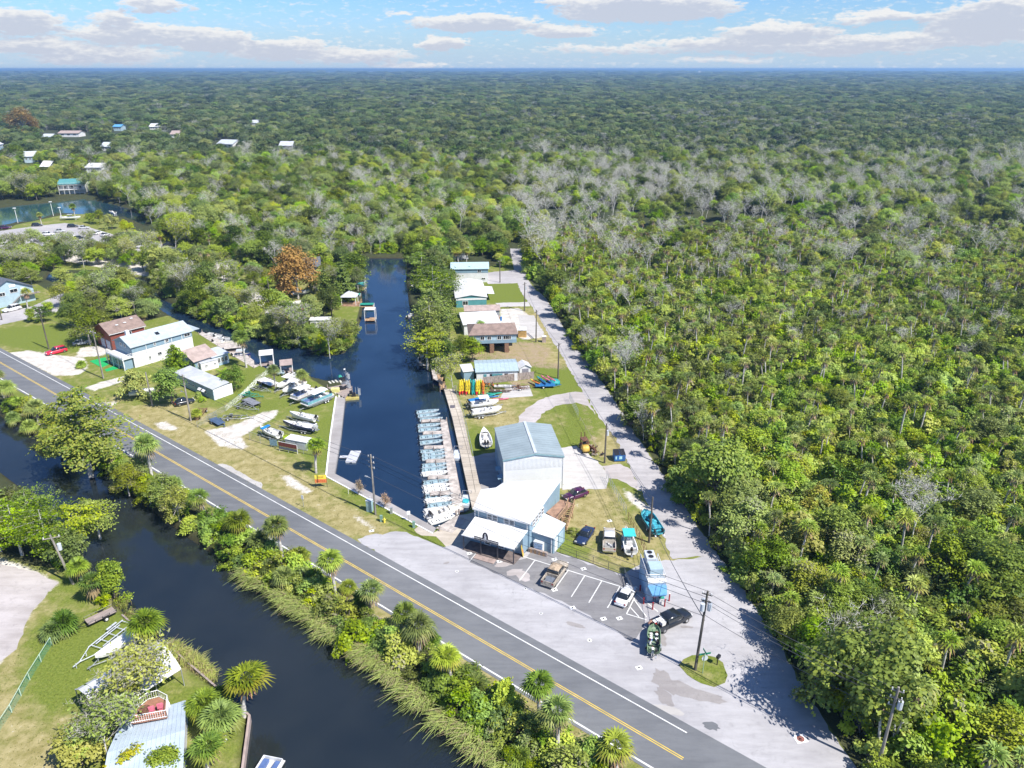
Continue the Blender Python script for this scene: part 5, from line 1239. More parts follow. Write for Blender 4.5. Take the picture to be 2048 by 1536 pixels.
 b.loft(rings).build('cap' if cap else 'hair', cap or mat('hair', hair, .8), r, True)
 if cap: MB().box(tuple(T + Vector((.13, 0, -.07))), (.12, .16, .02)).build('cap_peak', cap, r)
 fc = MB(); hd = H_ + Vector((.085, 0, .01))
 MB().box(tuple(hd + Vector((.018, 0, 0))), (.03, .025, .04), taper=.6).build('nose', sk, r)
 for s in (-1, 1): MB().box(tuple(hd + Vector((0, s * .035, .03))), (.012, .02, .01)).build('eye', BLACKP, r); MB().box(tuple(H_ + Vector((0, s * .10, .01))), (.03, .015, .05)).build('ear', sk, r)
 MB().box(tuple(hd + Vector((.003, 0, -.045))), (.01, .045, .01)).build('mouth', mat('lips', (.3, .1, .08), .6), r)
 for k in 'LR':
  hnd = A['ha' + k]; dr = (hnd - A['wr' + k]).normalized(); sdv = dr.cross(Vector((0, 0, 1))) if abs(dr.z) < .9 else Vector((0, 1, 0)); sdv.normalize()
  g = MB()
  for i in range(4): q = hnd + sdv * (-.027 + .018 * i); ln = (.075, .085, .08, .065)[i]; g.tube([q, q + dr * ln * .55, q + dr * ln * .9 - Vector((0, 0, .02))], .009, 5)
  q = hnd - sdv * .03 - dr * .02; g.tube([q, q - sdv * .03 + dr * .03, q - sdv * .035 + dr * .06], .010, 5); g.build('fingers', sk, r)
 return r
# --- the marina buildings
def g(px, py, z=0.0): p = at(px, py, z); return Vector((p.x, p.y, 0))
def mid(a, b): return (a + b) / 2
def hd(a, b): d = b - a; return math.atan2(d.y, d.x)
def dist(a, b): d = b - a; return math.hypot(d.x, d.y)
random.seed(11)
a, b = g(1007, 920, 6.4), g(1127, 912, 6.4); dep = dist(g(1007, 920, 6.4), g(989, 857, 6.4))
shed, L = gable('tall ribbed metal boat shed with a blue grey gable roof behind the shop', a, b, dep, 6.4, 7.25, M_RIBW, R_BLUE, ov=.12, name='boat_shed', cat='shed', axis_='y', ridge_off=.53, gablem=M_RIBW)
for k in range(14):     # roof sheets, each lapped 2 cm over the next
 y0 = k * dep / 14; ro = L * .53
 for (x0, z0, x1, z1) in ((-.14, 6.40, ro, 7.25), (ro, 7.25, L + .14, 6.40)):
  MB().slab([(x0, y0 + .015, z0 + .17), (x1, y0 + .015, z1 + .17), (x1, y0 + dep / 14 - .015, z1 + .155), (x0, y0 + dep / 14 - .015, z0 + .155)], .02).build('roof_sheet', R_BLUE, shed)
MB().box((L * .53, dep / 2, 7.46), (.5, dep + .2, .05)).build('ridge_cap', R_PALE, shed)
MB().slab([(-.16, -.17, 6.42), (L * .53, -.17, 7.27), (L * .53, -.12, 7.27), (-.16, -.12, 6.42)], .26).build('fascia', mat('fascia_blue', (.24, .38, .42), .5), shed)
MB().slab([(L * .53, -.17, 7.27), (L + .16, -.17, 6.42), (L + .16, -.12, 6.42), (L * .53, -.12, 7.27)], .26).build('fascia', MATS['fascia_blue'], shed)
ribs = MB()
for k in range(46): ribs.box((.12 + k * (L - .24) / 45, -.02, 5.35), (.07, .05, 2.0 + .0))
ribs.build('wall_ribs', WHITE, shed, kind='stuff')
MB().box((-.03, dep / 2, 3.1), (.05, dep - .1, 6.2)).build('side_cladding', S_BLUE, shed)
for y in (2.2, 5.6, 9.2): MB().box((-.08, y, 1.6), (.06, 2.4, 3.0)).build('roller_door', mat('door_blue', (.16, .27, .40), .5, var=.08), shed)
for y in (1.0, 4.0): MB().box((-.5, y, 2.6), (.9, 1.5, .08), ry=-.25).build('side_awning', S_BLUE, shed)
for x in (.02, L - .02): MB().box((x, -.05, 3.2), (.12, .08, 6.2)).build('corner_trim', TRIM, shed)
shop = thing('marina_shop', 'two storey blue marina shop with broad white roofs and a deep front porch', 'shop', (0, 0, 0))
Zu = 5.0
A1, A2, A3, A4, A5 = at(946, 1016, Zu), at(1060, 1047, Zu), at(1091, 1003, 5.55), at(992, 975, 5.55), at(962, 979, 5.35)
MB().slab([A1, A2, A3, A4, A5], .14).build('roof_slope', R_WHITE, shop)
B3, B4 = at(1123, 959, 4.95), at(1009, 963, 4.95)
MB().slab([at(992, 975, 5.54), at(1091, 1003, 5.54), B3, B4], .14).build('roof_slope', R_WHITE, shop)
cen = (A1 + A2 + B3 + B4) / 4
def inn(p, k=.965): q = cen + (p - cen) * k; return q
foot = [inn(p) for p in (A1, A2, A3, B3, B4, A4, A5)]
MB().prism([(p.x, p.y) for p in foot], 0, 4.7, [p.z - .17 for p in foot]).build('wall', S_BLUE, shop)
w0, w1 = foot[0], foot[1]; dW = (w1 - w0); dW.z = 0; LW = dW.length; rw = math.atan2(dW.y, dW.x)
fr = bpy.data.objects.new('front_trim', MB().box((0, 0, 0), (.14, .08, 1.3)).mesh('front_trim', TRIM)); COL.objects.link(fr); fr.parent = shop; fr.matrix_basis = Matrix.Translation((w0.x, w0.y, 4.15)) @ Matrix.Rotation(rw, 4, 'Z')
def onwall(o_parent, base, rz, name, builder):
 """children built in a wall's own axes: x along the wall, -y outwards"""
 return builder
for u0 in (.33, .64):
 f = MB(); w = 1.75; h = .95; cx = LW * u0; cz = 4.12
 for du, dz, dw, dh in ((0, h / 2, w + .1, .1), (0, -h / 2, w + .1, .1), (-w / 2, 0, .1, h), (w / 2, 0, .1, h), (0, 0, .14, h), (-w / 4, 0, w / 2, .05), (w / 4, 0, w / 2, .05)): f.box((cx + du, -.06, cz + dz), (dw, .08, dh))
 o = f.build('window', TRIM, shop); M_ = Matrix.Translation((w0.x, w0.y, 0)) @ Matrix.Rotation(rw, 4, 'Z'); o.matrix_basis = M_
 p_ = MB().box((cx, -.03, cz), (w, .03, h)).build('pane', mat('pane_grey', (.16, .18, .20), .2), o)
for u in (.012, .075, .96):
 o = MB().box((LW * u, -.05, 4.1), (.13, .07, 1.5)).build('corner_trim', TRIM, shop); o.matrix_basis = Matrix.Translation((w0.x, w0.y, 0)) @ Matrix.Rotation(rw, 4, 'Z')
o = MB().box((LW / 2, -.22, 4.82), (LW + .5, .1, .2)).build('eave_board', TRIM, shop); o.matrix_basis = Matrix.Translation((w0.x, w0.y, 0)) @ Matrix.Rotation(rw, 4, 'Z')
w2 = foot[2]; d2 = (w2 - w1); d2.z = 0; r2 = math.atan2(d2.y, d2.x); L2 = d2.length
for u in (.25, .45, .65, .85):
 f = MB()
 for du, dz, dw, dh in ((0, .6, .85, .1), (0, -.6, .85, .1), (-.4, 0, .1, 1.2), (.4, 0, .1, 1.2), (0, 0, .8, .05)): f.box((L2 * u + du, -.06, 4.2 + dz), (dw, .08, dh))
 o = f.build('window', TRIM, shop); o.matrix_basis = Matrix.Translation((w1.x, w1.y, 0)) @ Matrix.Rotation(r2, 4, 'Z'); MB().box((L2 * u, -.03, 4.2), (.8, .03, 1.15)).build('pane', GLASS, o)
C1, C2, C3, C4 = at(950, 1033, 3.55), at(924, 1069, 2.8), at(1028, 1098, 2.8), at(1057, 1059, 3.55)
MB().slab([C1, C2, C3, C4], .12).build('porch_roof', R_WHITE, shop)
f0, f1 = C2 * .40 + C1 * .60, C3 * .40 + C4 * .60; wf = [C1 + (C4 - C1) * .02, f0, f1, C4]
MB().prism([(p.x, p.y) for p in wf], 0, 2.8, [3.38, 3.02, 3.02, 3.38]).build('ground_floor', S_BLUE, shop)
MB().prism([(p.x, p.y) for p in [C1, C2, C3, C4]], 0, .14).build('porch_floor', mat('porch_grey', (.15, .12, .11), .85, var=.2), shop)
df = C3 - C2; rp = math.atan2(df.y, df.x); LP_ = math.hypot(df.x, df.y); MP = Matrix.Translation((C2.x, C2.y, 0)) @ Matrix.Rotation(rp, 4, 'Z')
for u in (.02, .36, .68, .985):
 o = MB().box((LP_ * u, .12, 1.4), (.14, .14, 2.6)).build('porch_post', mat('post_dark', (.05, .05, .06), .6), shop); o.matrix_basis = MP
o = MB().box((LP_ / 2, -.03, 2.74), (LP_ + .2, .08, .16)).build('eave_board', TRIM, shop); o.matrix_basis = MP
o = MB().box((LP_ * .48, -.7, .07), (3.4, 1.1, .14)).build('front_step', mat('step_brown', (.34, .26, .23), .85, var=.15), shop); o.matrix_basis = MP
dg_ = f1 - f0; MF = Matrix.Translation((f0.x, f0.y, 0)) @ Matrix.Rotation(math.atan2(dg_.y, dg_.x), 4, 'Z'); LF = math.hypot(dg_.x, dg_.y)
for u in (.34, .60):
 f = MB()
 for du, dz, dw, dh in ((0, .95, 1.1, .16), (0, -.95, 1.1, .16), (-.5, 0, .16, 2.0), (.5, 0, .16, 2.0)): f.box((LF * u + du, -.07, 1.25 + dz), (dw, .1, dh))
 o = f.build('door', TRIM, shop); o.matrix_basis = MF; MB().box((LF * u, -.03, 1.25), (1.0, .03, 1.9)).build('pane', GLASS, o)
for u in (.12, .84):
 f = MB()
 for du, dz, dw, dh in ((0, .5, .9, .1), (0, -.5, .9, .1), (-.45, 0, .1, 1.0), (.45, 0, .1, 1.0)): f.box((LF * u + du, -.07, 1.6 + dz), (dw, .1, dh))
 o = f.build('window', TRIM, shop); o.matrix_basis = MF; MB().box((LF * u, -.03, 1.6), (.85, .03, .95)).build('pane', GLASS, o)
sign = thing('shop_sign', 'long dark sign with white letters and an oval badge on the shop porch eave', 'sign', (0, 0, 0))
MS = MP @ Matrix.Translation((LP_ * .245, -.10, 3.02)); SL = LP_ * .47
SD = mat('sign_dark', (.030, .028, .045), .5, var=.1)
o = MB().box((SL / 2, 0, 0), (SL, .06, .52)).build('sign_board', SD, sign); o.matrix_basis = MS
text('WEEKI WACHEE MARINA', .345, WHITE, sign, MS @ Matrix.Translation((SL / 2, -.045, 0)) @ VX, sx=1.05)
ov_ = MB(); n = 24
ov_.loft([[(SL * .46 + .48 * math.cos(t), y, .55 + .80 * math.sin(t)) for t in np.linspace(0, 2 * PI, n + 1)[:-1]] for y in (-.04, .04)]); o = ov_.build('oval_badge', SD, sign); o.matrix_basis = MS
mm = MB()   # pale seated figure with a curling tail
fig = [(0, 1.18), (.10, 1.12), (.12, 1.0), (.06, .92), (.16, .80), (.22, .62), (.16, .50), (.26, .38), (.20, .22), (.02, .20), (-.14, .18), (-.30, .24), (-.20, .32), (-.06, .36), (-.10, .52), (-.14, .70), (-.08, .90), (-.10, 1.04), (-.06, 1.15)]
mm.add([(SL * .46 + x, -.055, z - .05) for x, z in fig], [tuple(range(len(fig)))]); o = mm.build('badge_figure', WHITE, sign); o.matrix_basis = MS
D1, D2, D3, D4 = at(1086, 1025, 3.25), at(1056, 1061, 2.9), at(1108, 1077, 2.9), at(1132, 1047, 3.25)
ann = thing('shop_annex', 'low blue lean-to with a square white roof on the right of the marina shop', 'annex', (0, 0, 0))
MB().slab([D1, D2, D3, D4], .12).build('roof', R_WHITE, ann); cc = (D1 + D2 + D3 + D4) / 4
fa = [cc + (p - cc) * .95 for p in (D1, D2, D3, D4)]; MB().prism([(p.x, p.y) for p in fa], 0, 2.7, [p.z - .14 for p in fa]).build('wall', S_BLUE, ann)
da = fa[2] - fa[1]; MA = Matrix.Translation((fa[1].x, fa[1].y, 0)) @ Matrix.Rotation(math.atan2(da.y, da.x), 4, 'Z'); LA = math.hypot(da.x, da.y)
for du, w_ in ((LA * .92, .12), (LA * .02, .12)): o = MB().box((du, -.05, 1.4), (w_, .08, 2.7)).build('corner_trim', TRIM, ann); o.matrix_basis = MA
db = fa[3] - fa[2]; MBs = Matrix.Translation((fa[2].x, fa[2].y, 0)) @ Matrix.Rotation(math.atan2(db.y, db.x), 4, 'Z'); LB = math.hypot(db.x, db.y)
o = MB().box((LB * .2, -.04, 1.3), (.9, .06, 2.2)).build('door', TRIM, ann); o.matrix_basis = MBs
o = MB().box((LB * .62, -.04, 1.5), (1.5, .06, 1.9)).build('side_panel', S_LBLUE, ann); o.matrix_basis = MBs
q = g(1078, 1101); r = thing('ice_freezer', 'white ice freezer with a blue front standing by the annex wall', 'freezer', (q.x, q.y, .03), rp); MB().box((0, 0, .85), (1.5, .8, 1.5)).build('cabinet', GEL, r); MB().box((0, -.42, .85), (1.3, .04, 1.1)).build('door', mat('ice_blue', (.30, .45, .65), .4, var=.3, vscale=5), r); MB().box((0, 0, 1.63), (1.6, .9, .08)).build('lid', R_GREY, r)
q = g(1076, 1107); r = thing('timber_box', 'low brown timber planter box in front of the ice freezer', 'planter', (q.x, q.y, .03), rp)
for k in range(9): MB().box((-1.4 + k * .35, -.3, .35), (.3, .06, .7)).build('plank', WOODT if k % 2 else WOODG, r)
MB().box((0, 0, .3), (3.0, .5, .5)).build('soil_box', WOODG, r)
q = g(1045, 1110); r = thing('leaning_poster', 'yellow and orange kayak poster leaning at the shop corner', 'sign', (q.x, q.y, .03), rp + 1.9); MB().box((0, 0, .9), (1.3, .06, 1.8), rx=-.18).build('board', mat('poster_yellow', (.70, .50, .08), .5, var=.2), r); MB().box((.1, -.08, .8), (.9, .03, .5), rx=-.18).build('poster_print', mat('poster_orange', (.65, .18, .05), .5, var=.4, vscale=4), r)
dk = thing('stair_deck', 'raised brown timber deck with a long stair down beside the shop', 'deck', (0, 0, 0))
e = [at(1092, 1025, 2.9), at(1121, 999, 2.9), at(1146, 1006, 2.9), at(1117, 1041, 2.9)]
for k in range(11):
 t0, t1 = k / 11 + .004, (k + 1) / 11 - .004; MB().slab([e[0].lerp(e[3], t0), e[1].lerp(e[2], t0), e[1].lerp(e[2], t1), e[0].lerp(e[3], t1)], .06).build('deck_board', DECKB, dk)
for p in e: MB().box((p.x, p.y, 1.4), (.16, .16, 2.8)).build('post', WOODT, dk)
rail(dk, [e[1], e[2]], 1.0, BLACKP); rail(dk, [e[3], e[3].lerp(e[2], .6)], 1.0, WOODT)
s0, s1 = at(1149, 1008, 2.9), g(1133, 1060); s0l, s1l = at(1137, 1005, 2.9), g(1127, 1052)
ns = 14; sd_ = (s1 - s0); sn = Vector((-sd_.y, sd_.x, 0)).normalized();
if sn.x > 0: sn = -sn
for k in range(ns):
 t = (k + .5) / ns; c_ = s0.lerp(s1, t); c2 = c_ + sn * 1.1; mB = MB(); dv = Vector((sd_.x, sd_.y, 0)).normalized() * .14
 mB.slab([c_ - dv, c_ + dv, c2 + dv, c2 - dv], .05); mB.build('stair_tread', RUST, dk)
for o_ in (0, 1.1):
 a_, b_ = s0 + sn * o_, s1 + sn * o_; MB().tube([a_ - Vector((0, 0, .15)), b_ + Vector((0, 0, .05))], .09, 4).build('stringer', WOODT, dk); MB().tube([a_ + Vector((0, 0, .9)), b_ + Vector((0, 0, .9))], .06, 4).build('hand_rail', WOODT, dk)
 for k in range(7): c_ = a_.lerp(b_, k / 6); MB().box((c_.x, c_.y, c_.z + .35), (.08, .08, 1.1)).build('baluster', WOODT, dk)
q = g(1150, 985);
a, b = g(1293.6, 1204), g(1329, 1203); back = g(1275.6, 1150); dpt = 5.6
kio, L = flat_roof('narrow pale blue ice vending kiosk with rooftop machinery behind white rails', a, b, dpt, 3.1, siding('kiosk_blue', (.33, .50, .68), 3), R_PALE, 0, .05, name='ice_kiosk', cat='kiosk')
MB().box((L / 2, .35, 3.28), (L + .05, .7, .22)).build('parapet', TRIM, kio)
for s in (0, L): rail(kio, [(s, .75, 3.2), (s, dpt, 3.2)], .8, TRIM, .8)
rail(kio, [(0, .75, 3.2), (L, .75, 3.2)], .8, TRIM, 1.0)
MB().box((L / 2 + .15, 2.3, 3.85), (L * .72, 1.9, 1.1)).build('ice_maker', S_LBLUE, kio)
ac = MB().box((L / 2 - .1, 4.55, 4.15), (1.35, 2.1, .9)).build('condenser', R_PALE, kio)
for dy in (-.5, .5): MB().tube([(L / 2 - .1, 4.55 + dy, 4.58), (L / 2 - .1, 4.55 + dy, 4.64)], .42, 16).build('fan_ring', GALV, ac); MB().tube([(L / 2 - .1, 4.55 + dy, 4.64), (L / 2 - .1, 4.55 + dy, 4.66)], .36, 16).build('fan', BLACKP, ac)
MB().slab([(-.05, 0, 2.75), (L + .1, 0, 2.75), (L - .1, -1.25, 2.15), (.35, -1.25, 2.15)], .08).build('awning', mat('awning_blue', (.10, .28, .48), .7, var=.1), kio)
MB().box((L / 2, -1.27, 2.06), (L - .5, .04, .22)).build('awning_valance', MATS['awning_blue'], kio)
MB().box((L * .42, -.03, 1.3), (.9, .06, .9)).build('vending_panel', mat('vend_pink', (.55, .18, .42), .5, var=.3, vscale=4), kio); MB().box((L * .8, -.03, 1.25), (.6, .06, 1.1)).build('chute_door', GALV, kio)
MB().box((-.03, .55, 1.8), (.04, .55, .5)).build('notice_sign', WHITE, kio)
RED = mat('bollard_red', (.38, .02, .03), .45)
bo = None
for (x, y, hh, lb) in [(1287, 1208, 1.0, 'left front corner of the kiosk'), (1305, 1219, 1.1, 'front of the kiosk beside the hatched bay'), (1329, 1213, 1.1, 'pickup cab'), (1338, 1202, 1.2, 'right of the awning'), (1280, 1182, .9, 'shaded left wall of the kiosk')]:
 q = g(x, y); r = thing('bollard', 'red steel bollard at the ' + lb, 'bollard', (q.x, q.y, .03), 0, 'red bollards guarding the kiosk'); MB().cyl((0, 0, 0), (0, 0, hh), .1, 10).build('pipe', RED, r); MB().cyl((0, 0, hh), (0, 0, hh + .05), .105, 10).build('cap', WHITE if 'awning' in lb else RED, r)
q = g(1322, 1207); r = thing('ice_merchandiser', 'white bin by the kiosk front under the awning', 'bin', (q.x, q.y, .03), 0); MB().box((0, 0, .5), (.6, .5, 1.0)).build('cabinet', GEL, r); MB().box((0, 0, 1.03), (.66, .56, .06)).build('lid', GREENC, r)
a, b = g(953, 744, 2.6), g(1035, 741, 2.6)
bh, L = gable('low white bait house with a pale blue metal roof behind the picket fence', a, b, dist(g(953, 744, 2.6), g(949, 722, 2.6)), 2.6, 3.2, S_WHITE, mat('roof_ice_blue', (.42, .52, .57), .45, .1, var=.05), ov=.3, name='bait_house', seams=.9)
for x, w_, mm_ in ((2.0, .7, MATS['siding_teal']), (4.8, 2.6, MATS['siding_teal']), (7.0, .8, BLACKP), (3.4, .5, GLASS)): MB().box((x, -.03, 1.35), (w_, .06, 1.2)).build('door_panel', mm_, bh)
a, b = g(928, 762), g(948, 760)
r, L = flat_roof('small open lean-to with a white top at the left end of the bait house', a, b, 4.0, 2.3, S_BLUE, R_WHITE, .2, .2, name='lean_to', cat='shed')
a, b = g(1040, 752), g(1061, 750);
r, L = gable('small white gabled garden shed beside the bait house', a, b, 2.9, 2.1, 2.8, S_WHITE, R_WHITE, .25, name='garden_shed', cat='shed', axis_='y')
for x in (-.42, .42): MB().box((L / 2 + x, -.03, .95), (.75, .06, 1.7)).build('door', mat('door_grey', (.25, .24, .28), .6), r)
a, b = g(966, 769), g(1068, 757); r = thing('picket_fence', 'grey weathered board fence along the boat yard slab', 'fence', (0, 0, 0)); n = 62; d = (b - a); rz = hd(a, b)
for k in range(n):
 p = a.lerp(b, (k + .5) / n); MB().box((p.x, p.y, .92 + random.uniform(-.03, .05)), (d.length / n * .88, .03, 1.8), rz=rz).build('fence_board', WOODG, r)
for z in (.5, 1.4): MB().tube([a + Vector((0, .06, z)), b + Vector((0, .06, z))], .05, 4).build('rail', WOODG, r)
a, b = g(940, 688, 2.7), g(1033, 685, 2.7); dp = 8.5
sh, L = gable('pale blue house on brick piers with a brown hipped roof', a, b, dp, 2.5, 3.9, S_LBLUE, R_BROWN, .4, name='stilt_house', z=2.7, hip=2.0)
MB().box((L / 2, -.04, .45), (L, .05, .9)).build('lower_band', S_BLUE, sh)
for x, w_ in ((3.2, 1.0), (5.0, .9), (7.6, 1.0), (9.2, 1.2), (10.2, .8)): win(sh, min(x, L - .8), -.03, 1.5, w_, 1.0, 'y-')
BR = mat('brick_brown', (.26, .15, .095), .85, var=.35, vscale=5)
for u in (.16, .47, .79):
 pr = MB().box((L * u + .0, .5, -1.36), (1.05, .95, 2.68)).build('brick_pier', BR, sh)
 for c_ in range(9): MB().box((L * u, .5, -2.55 + c_ * .3), (1.09, .99, .24)).build('brick_course', BR, pr)
for u in (.16, .47, .79): MB().box((L * u, dp - .6, -1.36), (.9, .9, 2.68)).build('brick_pier', BR, sh)
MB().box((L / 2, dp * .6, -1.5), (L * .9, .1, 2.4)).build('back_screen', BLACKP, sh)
a, b = g(903, 538, 4.8), g(976, 537, 4.8); r, L = gable('two storey white house with a pale blue roof at the head of the street', a, b, 9, 4.8, 5.9, S_WHITE, mat('roof_sky', (.42, .55, .60), .5, var=.05), .4, name='canal_house'); MB().box((L * .5, -.03, 4.0), (L, .05, 1.3)).build('upper_band', S_BLUE, r); win(r, L - 3, -.05, 4.0, 1.2, .9); win(r, L - 1.6, -.03, 1.3, 1.2, .6)
a, b = g(899, 497, 4.5), g(936, 495, 4.5); r, L = gable('pale blue roofed house half hidden by palms above the street end', a, b, 8, 4.5, 6, S_WHITE, MATS['roof_sky'], .4, name='canal_house', hip=3); win(r, 2, -.03, 2.5, 1, 1)
a, b = g(912, 596, 3.1), g(973, 594, 3.1); dh = dist(g(912, 596, 3.1), g(918, 563, 3.1)); r, L = gable('long white roofed house with a teal porch beside the green lawn', a, b, dh, 3.1, 3.9, S_TEAL, R_WHITE, .3, name='canal_house', axis_='y'); MB().box((L * .5, -.03, 2.6), (L, .06, .6)).build('fascia', TRIM, r); win(r, L * .3, -.03, 1.4, 1.6, 1.3); MB().slab([(L + .3, dh * .3, 2.6), (L + 3, dh * .3, 2.4), (L + 3, dh * .75, 2.4), (L + .3, dh * .75, 2.6)], .08).build('side_canopy', R_WHITE, r)
a, b = g(928, 650, 3.0), g(1000, 646, 3.0); r, L = flat_roof('white flat roofed house between the lawn and the stilt house', a, b, dist(g(928, 650, 3), g(934, 628, 3)), 3.0, S_WHITE, R_WHITE, .3, .3, name='canal_house', cat='house'); win(r, L * .6, -.03, 1.5, 1.4, 1.0)
a, b = g(930, 622, 2.6), g(999, 620, 2.6); r, L = gable('low grey shingled garage roof behind the concrete drive', a, b, 4.5, 2.6, 3.5, S_GREY, R_TAN, .3, name='garage', cat='garage')
a, b = g(1036, 675), g(1053, 675); r, L = flat_roof('small tan timber shed on the concrete pad by the stilt house', a, b, 3.0, 2.0, mat('tan_boards', (.45, .28, .10), .7, var=.15), R_WHITE, 0, .1, name='tool_shed', cat='shed')
q = g(995, 642); r = thing('timber_crate', 'orange brown crate by the white house drive', 'crate', (q.x, q.y, .03), 0); MB().box((0, 0, .7), (1.5, 1.2, 1.4)).build('side_boards', WOODT, r); MB().box((0, 0, 1.42), (1.6, 1.3, .06)).build('lid', R_TAN, r)
q = g(1002, 641); r = thing('wheelie_bin', 'blue wheeled bin next to the orange brown crate', 'bin', (q.x, q.y, .03), 0); MB().box((0, 0, .5), (.55, .6, 1.0)).build('tub', BLUEC, r); MB().box((0, 0, 1.04), (.6, .65, .08)).build('lid', BLUEC, r)
q = g(1060, 672); r = thing('ladder', 'aluminium ladder lying on the concrete pad', 'ladder', (q.x, q.y, .1), 1.9)
for s in (-.25, .25): MB().box((0, s, 0), (5.2, .08, .08)).build('ladder_rail', ALU, r)
for k in range(12): MB().box((-2.4 + k * .43, 0, 0), (.05, .5, .04)).build('rung', ALU, r)
for (x, y) in ((1088, 684), (1028, 675)): q = g(x, y); r = thing('gate_pier', 'pale masonry gate pier at the corner of the concrete pad' if x > 1050 else 'pale masonry block beside the tan shed', 'pier', (q.x, q.y, 0), 0); MB().box((0, 0, .8), (1.0, 1.0, 1.6)).build('pier', R_TAN, r); MB().box((0, 0, 1.64), (1.15, 1.15, .1)).build('cap', WHITE, r)
a, b = g(262, 694, 5.5), g(382, 661, 5.5)
bl, L = gable('two storey white and blue house with a long pale roof and chimney', a, b, 8.2, 5.5, 7.2, S_WHITE, mat('roof_pale_shingle', (.40, .46, .50), .8, var=.07, vscale=.8, bump=.4, bscale=9), .45, name='balcony_house', gablem=S_BLUE)
MB().box((L / 2, -.035, 4.7), (L + .04, .05, 1.5)).build('upper_band', S_BLUE, bl); MB().box((-.035, 4.1, 4.3), (.05, 8.2, 2.4)).build('upper_band', S_BLUE, bl)
for x in (3.5, 8.4, 10.2, 13.0): MB().box((x, -.10, 4.0), (.14, .12, 2.6)).build('downpipe', TRIM, bl)
for x, z, w_ in ((4, 1.6, .5), (6.6, 1.9, 1.0), (9, 4.7, .8), (14.5, 4.7, 1.6), (5.8, 4.7, .5)): win(bl, x, -.07, z, w_, .8)
MB().box((2.2, 5.6, 6.9), (.8, .8, 2.2)).build('chimney', TRIM, bl); MB().slab([(7.4, 1.4, 6.42), (8.3, 1.4, 6.42), (8.3, 2.3, 6.78), (7.4, 2.3, 6.78)], .12).build('skylight', GLASS, bl)
MB().box((-1.4, 4.1, 2.9), (2.7, 8.4, .25)).build('balcony_floor', TRIM, bl); rail(bl, [(-.1, -.1, 3.0), (-2.65, -.1, 3.0), (-2.65, 8.2, 3.0)], .9, TRIM, .25); MB().box((-1.2, 4.1, 1.4), (2.0, 7.4, 2.7)).build('enclosed_porch', S_BLUE, bl)
for y in (1, 2.6, 4.2, 5.8, 7.2): win(bl, -2.2, y, 1.5, 1.0, 1.5, 'x-');
for y in (-.05, 2.7, 5.4, 8.2): MB().box((-2.6, y, 1.45), (.18, .18, 2.9)).build('porch_post', TRIM, bl)
for y, z in ((3.0, 5.2), (5.0, 5.2)): win(bl, -.05, y, z, .9, .9, 'x-')
MB().box((L + 1.2, 3, 5.3), (2.6, 5.5, .14)).build('rear_canopy', MATS['roof_pale_shingle'], bl)
a, b = g(219, 667, 4.8), g(287, 650, 4.8)
rd, L = gable('dark red timber house with a brown roof behind the balcony house', a, b, 8.5, 4.8, 6.6, S_RED, R_BROWN, .5, name='red_house', trim=TRIM)
MB().box((L / 2, -.46, 4.55), (L + .8, .08, .2)).build('eave_board', TRIM, rd)
for y in (2, 5): MB().box((-.04, y, 1.3), (.06, 2.2, 2.3)).build('garage_door', mat('door_pale', (.42, .46, .58), .5), rd)
for x, y in ((3, 2.0), (5.2, 2.2), (7.5, 3.2)): MB().box((x, y, 5.95 + (y - 2) * .4), (.7, .5, .12)).build('roof_vent', TRIM, rd)
win(rd, 5, -.03, 3.6, 1.0, .8)
a, b = g(388, 722, 2.9), g(429, 709, 2.9); r, L = gable('small blue cottage with a tan shingle roof beside the canal', a, b, 8.5, 2.9, 4.6, S_BLUE, R_TAN, .5, name='cottage', trim=TRIM); MB().box((L / 2, -.42, 2.78), (L + .8, .08, .16)).build('eave_board', TRIM, r); win(r, 1.6, -.03, 1.6, 1.6, .9); win(r, L - 1.2, -.03, 1.6, .8, .9)
a, b = g(424, 715, 2.6), g(456, 706, 2.6); r, L = flat_roof('pale roofed sun room joined to the cottage by the canal', a, b, 5.2, 2.6, S_LBLUE, R_PALE, .2, .3, name='sun_room', cat='annex')
for k in range(4): win(r, .6 + k * L / 4.4, -.03, 1.4, .7, 1.3)
a, b = g(404, 744), g(438, 735); r, L = flat_roof('small white flat topped shed between the cottage and the long building', a, b, 2.6, 2.1, S_WHITE, R_GREY, .05, .1, name='white_shed', cat='shed'); win(r, L * .3, -.03, 1.3, .6, .5); win(r, L * .8, -.03, 1.3, .5, .5)
a, b = g(349.5, 745, 2.7), g(425, 778.6, 2.7); r, L = flat_roof('long low pale blue building with a white tar roof and window awnings', a, b, dist(g(425, 778.6, 2.7), g(452, 769, 2.7)) + .4, 2.7, S_LBLUE, R_GREY, .35, .25, name='long_building', cat='building')
MB().box((L + .03, 2.4, 1.35), (.05, 4.6, 2.6)).build('end_wall', WHITE, r)
for u in (.70, .80): MB().box((L * u, -.45, 1.75), (1.1, .8, .06), rx=.6).build('window_awning', WHITE, r); win(r, L * u, -.03, 1.35, .9, .8)
for u in (.2, .38, .5): win(r, L * u, -.03, 1.5, .7, .5)
a, b = g(-24, 622), g(72, 600); fl, L = gable('big pale blue two storey gable building with a dark roof at the left edge', a, b, 15, 4.6, 8.0, S_LBLUE, R_DARK, .6, name='waterfront_hall', cat='building', axis_='y', gablem=S_LBLUE)
for x, z, w_ in ((5.0, 4.0, 1.6), (8.4, 4.4, 2.2)): win(fl, x, -.03, z, w_, 1.1)
